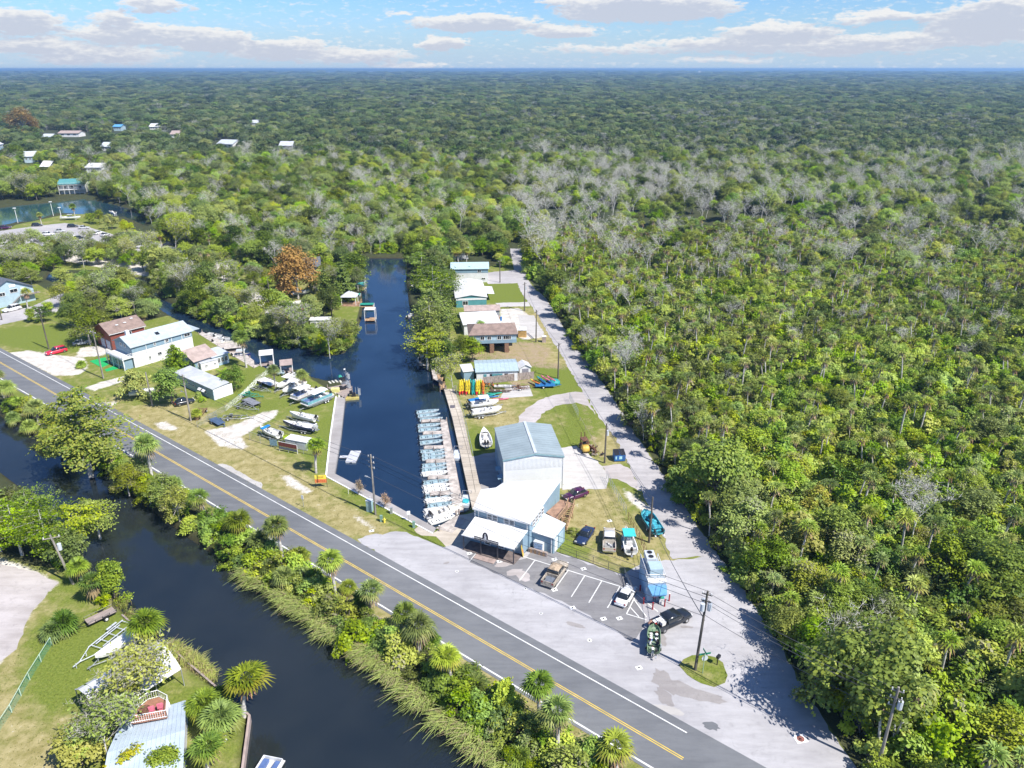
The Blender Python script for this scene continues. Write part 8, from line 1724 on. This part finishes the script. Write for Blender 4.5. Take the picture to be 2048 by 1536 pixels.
# --- bottom left property
pa, pb_ = g(148.8, 1379, 2.6), g(310.5, 1284.5, 2.6); pc_, pd_ = g(201, 1437, 2.6), g(363, 1337, 2.6)
cp_ = thing('carport', 'long white metal carport on thin posts at the bottom left', 'carport', (0, 0, 0))
def L3(a, b, t, z): q = a.lerp(b, t); return Vector((q.x, q.y, z))
for (t0, z0, t1, z1) in ((0, 2.55, .22, 3.5), (.22, 3.5, .5, 3.95), (.5, 3.95, .78, 3.5), (.78, 3.5, 1, 2.55)):
 n = 10
 for k in range(n):
  u0, u1 = k / n + .002, (k + 1) / n - .002; E0, E1 = pa.lerp(pb_, u0), pa.lerp(pb_, u1); G0, G1 = pc_.lerp(pd_, u0), pc_.lerp(pd_, u1)
  MB().slab([L3(E0, G0, t0, z0), L3(E1, G1, t0, z0), L3(E1, G1, t1, z1), L3(E0, G0, t1, z1)], .05).build('roof_sheet', R_WHITE, cp_)
for u in (0.01, .33, .66, .99):
 for a_, b_ in ((pa, pb_), (pc_, pd_)): q = a_.lerp(b_, u); MB().cyl((q.x, q.y, 0), (q.x, q.y, 2.6), .06, 6).build('post', GALV, cp_)
 MB().tube([L3(pa.lerp(pb_, u), pc_.lerp(pd_, u), t, z - .07) for t, z in ((0, 2.55), (.22, 3.5), (.5, 3.95), (.78, 3.5), (1, 2.55))], .04, 5).build('roof_bow', GALV, cp_)
rv = [at(x, y, 2.9) for x, y in ((181, 1462), (241, 1440), (372, 1400), (380, 1462))]; rb_ = [at(x, y, 3.0) for x, y in ((181, 1462), (380, 1462), (372, 1580), (170, 1600))]
hs = thing('metal_roof_house', 'house with a pale ribbed metal roof at the bottom left edge', 'house', (0, 0, 0)); HR = mat('roof_ribbed_pale', (.46, .54, .62), .4, .1, var=.06, vscale=.6)
for k in range(16):
 u0, u1 = k / 16 + .002, (k + 1) / 16 - .002; t0, t1 = at(245, 1440, 2.7).lerp(at(372, 1400, 2.7), u0), at(245, 1440, 2.7).lerp(at(372, 1400, 2.7), u1); m0, m1 = at(215, 1505, 3.4).lerp(at(370, 1460, 3.4), u0), at(215, 1505, 3.4).lerp(at(370, 1460, 3.4), u1); b0, b1 = at(190, 1640, 2.5).lerp(at(365, 1570, 2.5), u0), at(190, 1640, 2.5).lerp(at(365, 1570, 2.5), u1)
 MB().slab([t0, t1, m1, m0], .05).build('roof_sheet', HR, hs); MB().slab([m0, m1, b1, b0], .05).build('roof_sheet', HR, hs); MB().tube([t0 + Vector((0, 0, .03)), m0 + Vector((0, 0, .03)), b0 + Vector((0, 0, .03))], .03, 4).build('seam', HR, hs)
ww = [g(x, y, 2.6) for x, y in ((250, 1446), (368, 1408), (360, 1565), (195, 1625))]; MB().prism([(p.x, p.y) for p in ww], 0, 2.4).build('wall', S_WHITE, hs)
rdk = thing('roof_deck', 'raised brown deck with a white balustrade beside the carport', 'deck', (0, 0, 0)); fl_ = [at(x, y, 3.5) for x, y in ((262, 1447), (274, 1418), (296, 1400), (318, 1394), (337, 1404), (335, 1434))]; MB().slab(fl_, .15).build('deck_floor', mat('deck_terracotta', (.33, .16, .10), .85, var=.15), rdk)
rail(rdk, fl_ + [fl_[0]], 1.0, WHITE, .22)
for p in fl_[::2]: MB().box((p.x, p.y, 1.7), (.14, .14, 3.4)).build('post', WHITE, rdk)
q = at(292, 1428, 3.5); r = thing('deck_table', 'round dark wire table on the raised deck', 'table', tuple(q)); MB().cyl((0, 0, .68), (0, 0, .72), .6, 16).build('top', RUST, r); MB().cyl((0, 0, 0), (0, 0, .68), .05, 6).build('leg', RUST, r)
for (x, y, m, lb) in ((322, 1418, KP, 'pink chair on the raised deck, right one'), (305, 1424, KP, 'pink chair on the raised deck beside the table')): q = at(x, y, 3.5); r = thing('deck_chair', lb, 'chair', tuple(q), 2); MB().box((0, 0, .4), (.6, .6, .08)).build('seat', m, r); MB().box((-.3, 0, .75), (.08, .6, .7)).build('backrest', m, r); MB().box((0, 0, .2), (.4, .4, .4)).build('frame', m, r)
A, B = g(226, 1228), g(180, 1250); c_ = mid(A, B); flat_trailer('low board decked utility trailer on the lawn at the bottom left', c_.x, c_.y, hd(A, B), 3.6, 1.5, BLACKP, WOODG)
A, B = g(264, 1246), g(170, 1322); c_ = mid(A, B); boat_trailer(None, 'large double railed aluminium boat trailer on the bottom left lawn', c_.x, c_.y, hd(A, B), 7.6, 2.2, R_PALE, 2, 'trailers on the bottom left lawn')
A, B = g(268, 1285), g(204, 1326); c_ = mid(A, B); boat_trailer(None, 'trailer under the white covered boat next to the carport', c_.x, c_.y, hd(A, B), 5.6, 1.6, GALV, 1, 'trailers on the bottom left lawn'); covered_boat('white covered boat on a trailer next to the carport', c_.x, c_.y, hd(A, B), 5.4, 2.0, WHITE)
wall_run('bulkhead', [g(244, 1230), g(280, 1262)], .22, -1.5, .12, WOODG, 'short timber bulkhead above the big round palm', 'bulkhead'); wall_run('bulkhead', [g(346, 1300), g(420, 1364), g(432, 1374)], .22, -1.5, .14, WOODG, 'pale timber bulkhead beside the carport and reeds', 'bulkhead'); wall_run('bulkhead', [g(492, 1426), g(499, 1432), g(482, 1560)], .26, -1.5, .16, R_TAN, 'timber bulkhead at the bottom below the palm group', 'bulkhead')
q = at(528, 1548, -.4); pontoon('white pontoon boat cut by the bottom edge of the picture', q.x, q.y - 1.0, 1.35, 6, 2.3, GEL, None, WATER_Z - .3)
# --- trees one can tell apart
def T(kind, px, py, s, label, group=None, **k): return tpx(kind, px, py, s, label, group, **k)
T('cypress', 182, 948, 1.25, 'big feathery cypress leaning over the road and canal at the left', var=0); T('cypress', 120, 905, .6, 'smaller cypress at the foot of the big feathery one')
for i, (x, y, s) in enumerate(((45, 1110, .8), (105, 1120, .85), (160, 1095, .72), (10, 1060, .7), (200, 1075, .6), (70, 1065, .72))): T('cypress_green', x, y, s, 'bright green flat boughed cypress in the clump on the near river bank', 'cypress clump on the near river bank')
BK = 'palms along the road side canal bank'
for i, (x, y, s, kd) in enumerate(sorted(((308, 972, 1.1, 'palm_tall'), (350, 1000, .8, 'palm'), (415, 1045, .9, 'palm'), (448, 1062, .85, 'palm_clump'), (482, 1085, 1, 'palm'), (520, 1110, 1, 'palm_clump'), (566, 1122, 1.05, 'palm_tall'), (600, 1120, .85, 'palm_clump'), (572, 1175, .9, 'palm_clump'), (540, 1150, .8, 'palm_clump'), (672, 1195, .95, 'palm_tall'), (740, 1235, .95, 'palm'), (700, 1190, .7, 'palm_clump'),
 (814, 1270, .85, 'palm'), (838, 1310, .95, 'palm'), (862, 1290, .7, 'palm_clump'), (905, 1378, .9, 'palm_tall'), (948, 1392, 1.05, 'palm_clump'), (985, 1420, .8, 'palm_clump'), (1078, 1440, .95, 'palm_tall'), (1115, 1520, .95, 'palm'), (1150, 1530, .8, 'palm_clump'), (1232, 1545, 1.15, 'palm'), (1040, 1530, .8, 'palm_clump'), (255, 955, .8, 'palm_clump'), (225, 935, .8, 'palm'),
 (20, 812, 1, 'palm'), (48, 828, 1.05, 'palm'), (78, 850, 1.05, 'palm'), (8, 795, 1, 'palm_tall'), (60, 862, .9, 'palm_clump'), (100, 872, .9, 'palm_clump'), (-20, 790, 1, 'palm'), (30, 845, .8, 'palm_clump')))): T(kd, x, y, s * 1.22, ('low' if 'clump' in kd else 'tall' if 'tall' in kd else 'mid height') + ' cabbage palm on the road side canal bank, %s from the left' % (ords[i] if i < 21 else 'number %d' % (i + 1)), BK)
for (x, y, s, kd, lb) in ((493, 735, 1.35, 'palm_tall', 'tallest lone palm on the lawn point beside the tan dock'), (552, 780, .95, 'palm_tall', 'left one of the two palms on the yard shore'), (608, 795, .95, 'palm_tall', 'right one of the two palms on the yard shore'), (632, 946, 1.15, 'palm_tall', 'slender palm behind the yellow and orange sign'),
 (192, 1200, 1.25, 'palm', 'big domed palm beside the leaning transformer pole'), (165, 1165, .95, 'palm', 'palm behind the big domed one by the leaning pole'), (130, 1262, 1.2, 'palm_clump', 'broad shaggy palm at the head of the green meshed fence'), (110, 1275, 1.0, 'palm_clump', 'yellow green palm beside the shaggy one at the green fence'), (305, 1302, 1.3, 'palm', 'big round palm on the bulkhead above the carport'),
 (487, 1428, 1.5, 'palm', 'largest palm overhanging the canal at the bulkhead tip'), (415, 1445, 1.25, 'palm', 'left palm of the group by the metal roof'), (450, 1480, 1.35, 'palm', 'middle palm of the group by the metal roof'), (440, 1400, 1.0, 'palm_clump', 'low palm at the back of the group by the metal roof'), (415, 1540, 1.3, 'palm', 'lowest palm of the group at the bottom edge'),
 (163, 735, .85, 'palm_clump', 'low palmetto beside the leaning trunk near the turf mats'), (395, 838, .8, 'palm_clump', 'little palm among the trailers of the left yard'), (290, 668, .9, 'palm_tall', 'palm in front of the red house roof'), (430, 505, 1, 'palm_tall', 'slender palm between the car park and the peninsula wood'), (152, 440, 1.1, 'palm_tall', 'palm on the river point beside the trailered boat'), (84, 452, 1, 'palm_tall', 'palm at the river edge between the lamp posts'),
 (56, 618, 1, 'palm', 'palm at the corner of the big gable building'), (32, 600, .9, 'palm_tall', 'palm at the right end of the gable building'), (910, 530, 1.3, 'palm_tall', 'left tall palm above the pale blue roof'), (917, 532, 1.3, 'palm_tall', 'right tall palm above the pale blue roof'), (933, 528, .9, 'palm_tall', 'short palm above the pale blue roof'), (943, 562, .9, 'palm_tall', 'palm in front of the two storey white house'),
 (404, 575, 1, 'palm_tall', 'palm left of the peninsula trees near the sandy ground'), (418, 578, 1.1, 'palm_tall', 'second palm near the sandy ground of the peninsula'), (325, 500, 1, 'palm_tall', 'palm beside the bare tree at the car park')): T(kd, x, y, s, lb, sz=s * .7 if y > 1390 and x < 600 else None)
for (x, y, s, kd, lb) in ((578, 585, 1.45, 'rust', 'large rust orange cypress on the peninsula'), (597, 598, 1.2, 'rust', 'smaller orange tree at the foot of the large rust one'), (655, 618, 1.15, 'conifer', 'broad bright green conifer on the peninsula'), (690, 603, 1.25, 'conifer', 'dark narrow conifer right of the broad one'), (648, 575, 1.0, 'feather_palm', 'feathery palm behind the broad conifer'),
 (50, 272, 2.6, 'rust', 'left orange crown far off at the left'), (66, 270, 2.4, 'rust', 'right orange crown far off at the left'), (272, 795, 1.0, 'yellow', 'yellow tree beside the sandy path and covered boat'), (345, 808, 1.1, 'green', 'rounded deep green tree by the black hatchback'), (355, 752, .95, 'juniper_tree', 'dark conical tree in front of the balcony house'), (470, 778, .75, 'green', 'green tree by the long pale building'), (450, 752, 1.0, 'banana', 'bright banana clump by the small white shed'),
 (240, 727, .85, 'shrub_lime', 'round clipped lime shrub between the turf mats'), (397, 795, .6, 'shrub_lime', 'lime shrub against the long building'), (405, 803, .55, 'shrub_lime', 'second lime shrub against the long building'), (181, 690, 1.25, 'olive', 'big olive oak shading the grey car'), (205, 680, 1.0, 'oak', 'dark oak right of the olive oak'), (150, 655, .9, 'oak', 'dark oak behind the pole lawn'), (575, 885, .75, 'cycad', 'small spiky plant beside the navy boat'),
 (716, 990, .55, 'bare_shrub', 'reddish twiggy shrub on the quay verge, left one'), (768, 1016, .55, 'bare_shrub', 'reddish twiggy shrub behind the quay pole'), (1150, 1068, .5, 'shrub_olive', 'brownish shrub in the timber edged bed by the stair'), (1142, 1066, .4, 'shrub_lime', 'lime shrub in the timber edged bed by the stair'), (906, 785, .8, 'moss_tree', 'sparse grey green tree above the kayak row'), (945, 724, .85, 'green', 'green tree hiding the left end of the stilt house'),
 (925, 722, .75, 'olive', 'olive tree by the brick piers'), (960, 668, .6, 'green', 'small green tree before the white flat roof'), (270, 1412, .95, 'moss_tree', 'mossy oak growing between the carport and the raised deck'), (245, 1432, .8, 'olive', 'olive tree at the deck foot by the carport'), (165, 1530, .85, 'yellow', 'yellowing tree at the bottom edge left of the metal roof'), (215, 1545, .85, 'moss_tree', 'grey twigged tree overhanging the metal roof'), (330, 1556, .9, 'lime', 'lime tree at the bottom edge by the palms'), (262, 1560, .7, 'yellow', 'bright yellow shrub tree at the bottom edge'),
 (660, 715, .9, 'moss_tree', 'grey green tree at the tip of the peninsula'), (690, 690, .95, 'olive', 'olive tree leaning over the canal at the peninsula tip'), (600, 690, 1.0, 'moss_tree', 'mossy cypress on the peninsula bank'), (352, 505, 1.3, 'moss_tree', 'tall bare brownish tree at the car park end'), (200, 448, 1.0, 'yellow', 'bright yellow bush row on the river point, left part'), (225, 458, 1.1, 'yellow', 'bright yellow bush row on the river point, middle part'), (255, 468, 1.1, 'yellow', 'bright yellow bush row on the river point, right part'), (180, 446, .9, 'lime', 'green end of the bush row on the river point'), (210, 1210, .9, 'shrub_lime', 'vivid lime bush behind the big domed palm'), (228, 1190, .9, 'lime', 'vivid lime tree at the water behind the big domed palm')):
 T(kd, x, y, s, lb)
for i, (x, y, s) in enumerate(((880, 545, .9), (872, 585, .95), (868, 625, 1.0), (866, 665, 1.0), (862, 705, .95), (855, 735, .7), (890, 600, .8), (884, 650, .8), (845, 560, .8), (905, 575, .5))): T(('weeping', 'weeping', 'cypress_green')[i % 3], x, y, s * 1.2, 'feathery yellow green cypress in the row along the right canal bank', 'cypress row on the right canal bank')
for (x, y, s) in ((630, 1172, .9), (722, 1222, .85), (735, 1240, .6), (790, 1298, 1.0), (1010, 1425, 1.15), (1180, 1530, 1.0), (1030, 1440, .8)): T('juniper', x, y, s, 'dense dark green juniper on the road side canal bank', 'junipers on the road side bank')
def fill(poly_px, sp, kinds, label, group, s0=.8, s1=1.1, seed=1, avoid=()):
 rg = np.random.default_rng(seed); P = poly(poly_px); x0, y0 = P.min(0); x1, y1 = P.max(0); nx, ny = int((x1 - x0) / sp) + 1, int((y1 - y0) / sp) + 1
 X, Y = np.meshgrid(x0 + np.arange(nx) * sp, y0 + np.arange(ny) * sp); X = X.ravel() + rg.normal(size=X.size) * sp * .3; Y = Y.ravel() + rg.normal(size=Y.size) * sp * .3
 ok = sdist(X, Y, P) > 0; px, py = proj_np(X, Y)
 for (cx, cy, a_, b_) in avoid: ok &= (((px - cx) / a_) ** 2 + ((py - cy) / b_) ** 2) > 1
 for x, y in zip(X[ok], Y[ok]):
  kd = kinds[rg.integers(len(kinds))]; tree(kd, x, y, rg.uniform(s0, s1), label[0] % {'n': label[1].get(kd, 'green')}, group)
NM = {'oak': 'dark green oak', 'green': 'mid green tree', 'olive': 'olive green tree', 'lime': 'bright green young tree', 'yellow': 'yellow leaved tree', 'bare': 'bare grey tree', 'moss_tree': 'grey mossy tree', 'shrub': 'dark green shrub', 'shrub_lime': 'lime green shrub', 'shrub_olive': 'olive shrub', 'weeping': 'feathery cypress', 'palm': 'palm', 'palm_clump': 'low palm'}
fill([(-80, 500), (40, 498), (160, 500), (300, 512), (415, 545), (330, 585), (300, 548), (230, 540), (160, 542), (90, 542), (40, 556), (-80, 560)], 6.2, ['oak', 'olive', 'moss_tree', 'green', 'lime', 'green', 'olive'], ('%(n)s in the belt between the car park and the inlet', NM), 'trees between the car park and the inlet', .7, 1.05, 21)
fill([(100, 582), (150, 575), (262, 572), (292, 596), (316, 628), (300, 640), (215, 640), (130, 625), (110, 610), (160, 600)], 5.2, ['olive', 'green', 'oak', 'lime', 'moss_tree'], ('%(n)s on the near side of the inlet behind the red house', NM), 'trees behind the red house', .7, 1.0, 22, ((130, 605, 40, 9),))
fill([(335, 560), (430, 560), (520, 565), (560, 575), (640, 540), (700, 530), (722, 560), (718, 640), (700, 690), (650, 708), (545, 682), (430, 646), (360, 612)], 5.4, ['oak', 'olive', 'moss_tree', 'green', 'lime', 'olive', 'green'], ('%(n)s growing on the peninsula', NM), 'trees on the peninsula', .62, 1.0, 23, ((585, 612, 66, 34), (660, 668, 42, 34), (625, 560, 30, 22), (700, 610, 30, 22), (480, 590, 40, 12), (655, 605, 34, 16), (660, 690, 30, 18), (700, 630, 26, 24)))
fill([(350, 612), (430, 646), (545, 682), (640, 702), (652, 712), (690, 704), (710, 660), (700, 655), (640, 690), (540, 668), (430, 632)], 2.3, ['shrub', 'shrub_lime', 'shrub', 'shrub_olive'], ('%(n)s hanging over the water along the peninsula shore', NM), 'shrubs of the peninsula shore', 1.0, 1.5, 24)
fill([(818, 512), (905, 480), (945, 470), (1005, 492), (1012, 520), (905, 522), (900, 560), (832, 560), (822, 530)], 5.6, ['oak', 'green', 'green', 'olive', 'lime'], ('%(n)s in the shady wood at the head of the side street', NM), 'trees at the head of the side street', .8, 1.15, 25, ((918, 488, 24, 14),))
fill([(838, 560), (900, 540), (898, 740), (862, 735), (846, 720), (842, 650)], 5.5, ['green', 'olive', 'weeping', 'green'], ('%(n)s behind the cypress row on the right bank', NM), 'trees behind the cypress row', .5, .75, 26)
fill([(985, 508), (1014, 506), (1018, 545), (990, 540)], 4.0, ['green', 'lime'], ('%(n)s at the upper left corner of the side street', NM), 'trees at the top of the street', .7, .9, 27)
fill([(0, 812), (70, 850), (140, 890), (210, 930), (270, 972), (325, 1018), (380, 1060), (440, 1105), (500, 1145), (560, 1185), (610, 1222), (680, 1268), (760, 1330), (850, 1400), (950, 1480), (1050, 1560), (1240, 1560), (1085, 1456), (985, 1398), (868, 1322), (788, 1270), (690, 1208), (552, 1120), (432, 1050), (372, 1018), (245, 930), (190, 900), (56, 824)], 2.25, ['shrub', 'shrub', 'shrub_olive', 'shrub', 'shrub_lime'], ('%(n)s on the road side canal bank', NM), 'shrubs on the road side canal bank', .85, 1.5, 28)
fill([(230, 935), (300, 960), (370, 1010), (420, 1050), (400, 1075), (330, 1030), (250, 985)], 3.6, ['olive', 'green', 'olive'], ('%(n)s standing on the upper road side canal bank', NM), 'small trees on the upper canal bank', .5, .72, 29)
fill([(-60, 985), (0, 1000), (60, 1040), (120, 1095), (185, 1150), (150, 1165), (60, 1125), (-60, 1085)], 3.6, ['shrub', 'shrub_olive', 'olive', 'green'], ('%(n)s under the cypress clump on the near river bank', NM), 'undergrowth of the near river bank', .6, .9, 30)
fill([(60, 612), (100, 600), (140, 600), (120, 640), (40, 652)], 4.5, ['green', 'shrub', 'lime'], ('%(n)s beside the lane by the gable building', NM), 'trees by the gable building lane', .6, .9, 31, ((110, 612, 40, 8),))
fill([(-60, 575), (-20, 560), (60, 548), (90, 562), (70, 575), (0, 566)], 5, ['olive', 'moss_tree', 'green'], ('%(n)s behind the big gable building', NM), 'trees behind the gable building', .7, .9, 32)
fill([(-40, 404), (100, 400), (190, 394), (240, 402), (285, 424), (302, 446), (318, 440), (300, 415), (240, 392), (180, 384), (60, 392), (-40, 394)], 9, ['oak', 'green', 'olive', 'moss_tree'], ('%(n)s on the far bank of the river at the left', NM), 'trees on the far river bank', 1.0, 1.4, 33, ((147, 394, 30, 12),))
def reeds(name, line_, n, w_, seed, m=(None,), h=(.9, 2.0), lean=(-.7, -.7)):
 rg = np.random.default_rng(seed); P = [at(x, y, WATER_Z) for x, y in line_]; seg = [(P[i + 1] - P[i]).length for i in range(len(P) - 1)]; tot = sum(seg); V, F, Mi = [], [], []
 nc = max(6, n // 55); CT = rg.random(nc) ** 1.0 * tot; CH = rg.uniform(.55, 1.1, nc); CW = rg.normal(size=nc) * w_
 for i in range(n):
  j = i % nc; t = min(tot * .999, abs(CT[j] + rg.normal() * .35)); k = 0
  while t > seg[k] and k < len(seg) - 1: t -= seg[k]; k += 1
  p = P[k].lerp(P[k + 1], t / seg[k]); o_ = CW[j] + rg.normal() * .3; p = np.array([p.x + o_ * .6 + rg.normal() * .2, p.y + o_ * .6 + rg.normal() * .2, -.7])
  a_ = rg.uniform(0, 2 * PI); hgt = rg.uniform(*h) * CH[j]; d = np.array([lean[0] + math.cos(a_) * .7, lean[1] + math.sin(a_) * .7, 0]) * rg.uniform(.2, .9) * hgt; s_ = np.array([-d[1], d[0], 0]); s_ = s_ / (np.linalg.norm(s_) + 1e-6) * .035
  a0, a1, a2 = p, p + d * .35 + [0, 0, hgt * .75], p + d + [0, 0, hgt * rg.uniform(.55, 1.0)]; b = len(V); V += [a0 - s_, a0 + s_, a1 + s_, a1 - s_, a2 + s_ * .3, a2 - s_ * .3]; F += [(b, b + 1, b + 2, b + 3), (b + 3, b + 2, b + 4, b + 5)]; Mi += [int(rg.random() < .22)] * 2
 me = bpy.data.meshes.new(name); me.from_pydata(V, [], F); me.materials.append(L_REED); me.materials.append(L_REEDB); me.polygons.foreach_set('material_index', Mi); return link(name, me, kind='stuff')
reeds('reed_bed', [(500, 1155), (540, 1180), (610, 1232), (675, 1272), (730, 1316), (795, 1366), (850, 1415), (905, 1450), (965, 1498), (1020, 1550)], 12000, .6, 5, h=(1.0, 2.6))
reeds('reed_bed', [(222, 1185), (262, 1238), (300, 1262)], 900, .4, 6, h=(.6, 1.3), lean=(.5, .2)); reeds('reed_bed', [(340, 1296), (380, 1330), (425, 1366)], 2600, .5, 7, h=(.7, 1.5), lean=(.5, .5))
rg = np.random.default_rng(9); V, F = [], []
zones = [poly(q_) for q_ in ([(170, 810), (420, 850), (520, 900), (640, 960), (800, 1060), (720, 1075), (520, 985)], [(1120, 985), (1215, 985), (1290, 1110), (1240, 1140), (1130, 1060)], [(0, 1350), (80, 1240), (250, 1240), (300, 1330), (160, 1420), (90, 1536), (0, 1536)], [(1050, 850), (1100, 815), (1150, 812), (1200, 900), (1150, 890)], [(860, 1275), (1046, 1390), (1204, 1485), (1150, 1480), (1000, 1395)], [(920, 790), (1040, 800), (1040, 850), (960, 870)], [(1366, 1318), (1440, 1318), (1450, 1360), (1380, 1358)])]
for Pz in zones:
 x0, y0 = Pz.min(0); x1, y1 = Pz.max(0); n = int((x1 - x0) * (y1 - y0) * 3.0); X = rg.uniform(x0, x1, n); Y = rg.uniform(y0, y1, n); ok = sdist(X, Y, Pz) > 0
 for x, y in zip(X[ok], Y[ok]):
  for _ in range(2): a_ = rg.uniform(0, 6.28); q_ = rg.uniform(.05, .16); b = len(V); V += [(x, y, 0), (x + math.cos(a_) * .06, y + math.sin(a_) * .06, 0), (x + math.cos(a_ + 1) * q_, y + math.sin(a_ + 1) * q_, rg.uniform(.06, .2))]; F.append((b, b + 1, b + 2))
me = bpy.data.meshes.new('grass_tufts'); me.from_pydata(V, [], F); me.materials.append(leaf_mat('grass_blade', (.10, .12, .02), (.26, .26, .07), translu=.2)); link('grass_tufts', me, kind='stuff')
# --- the air and the far ridges
HM = leaf_mat('ridge_wood', (.03, .05, .025), (.09, .12, .06))
rg = np.random.default_rng(3)
for (D, h0, h1, x0, x1) in ((9000, 22, 34, -1.0, 1.0), (12500, 30, 48, -1.0, 1.0), (17000, 42, 58, -1.0, .4), (24000, 50, 66, -1.0, .1), (34000, 55, 67, -1.0, .9)):
 n = 500; X = np.linspace(x0, x1, n) * D * .95; b = 0; H = h0 + (h1 - h0) * np.clip(vnoise(X / D * 10 + 9, X * 0, .9, int(D)) * .8 + vnoise(X / D * 60 + 70, X * 0, 1.0, int(D) + 1) * .22, 0, 1) + rg.uniform(0, 1.5, n)
 V = []; dp = D * .06
 for x, z in zip(X, H): V += [(x, D, -1), (x, D + dp * .4, min(z, 70)), (x, D + dp, min(z, 70) * .9), (x, D + dp * 2, -1)]
 F = [(4 * i + k, 4 * i + 4 + k, 4 * i + 5 + k, 4 * i + 1 + k) for i in range(n - 1) for k in range(3)]
 np_o = link('hills', np_mesh('hills', np.array(V), np.array(F), HM), kind='structure')
for i, (x, y, w_, h_) in enumerate(((640, 148, 60, 30), (656, 147, 40, 24), (705, 147, 90, 22), (722, 146, 60, 40), (742, 147, 50, 30), (1030, 154, 60, 20), (1055, 155, 100, 16), (1104, 154, 70, 22), (1122, 155, 40, 26), (990, 156, 50, 14), (1398, 152, 20, 50), (1640, 156, 60, 16), (1500, 155, 40, 14), (1083, 152, 30, 36))):
 q = g(x, y); r = thing('distant_building', 'white block of buildings on the skyline, %s from the left' % ords[i], 'building', (q.x, q.y, 0), 0, 'white buildings on the skyline'); MB().box((0, 0, h_ / 2), (w_, 40, h_)).build('wall', WHITE, r); MB().box((0, 0, h_ + 1), (w_ + 4, 44, 2)).build('roof', R_PALE, r)
hz = bpy.data.materials.new('haze'); hz.use_nodes = True; ht = NT(hz.node_tree); hz.node_tree.nodes.clear()
pv = ht.node('ShaderNodeVolumePrincipled'); pv.inputs['Color'].default_value = (.40, .66, 1.0, 1); pv.inputs['Density'].default_value = 1.3e-4; pv.inputs['Anisotropy'].default_value = .2
ho = ht.node('ShaderNodeOutputMaterial'); ht.link(pv.outputs[0], ho.inputs['Volume'])
HZE = 60000; hb = MB().box((0, 0, 0), (2 * HZE, 2 * HZE, 1)); hb.v = [(x, y, 73.0 if z > 0 else -4.0) for x, y, z in hb.v]; hb.build('haze', hz, kind='stuff')
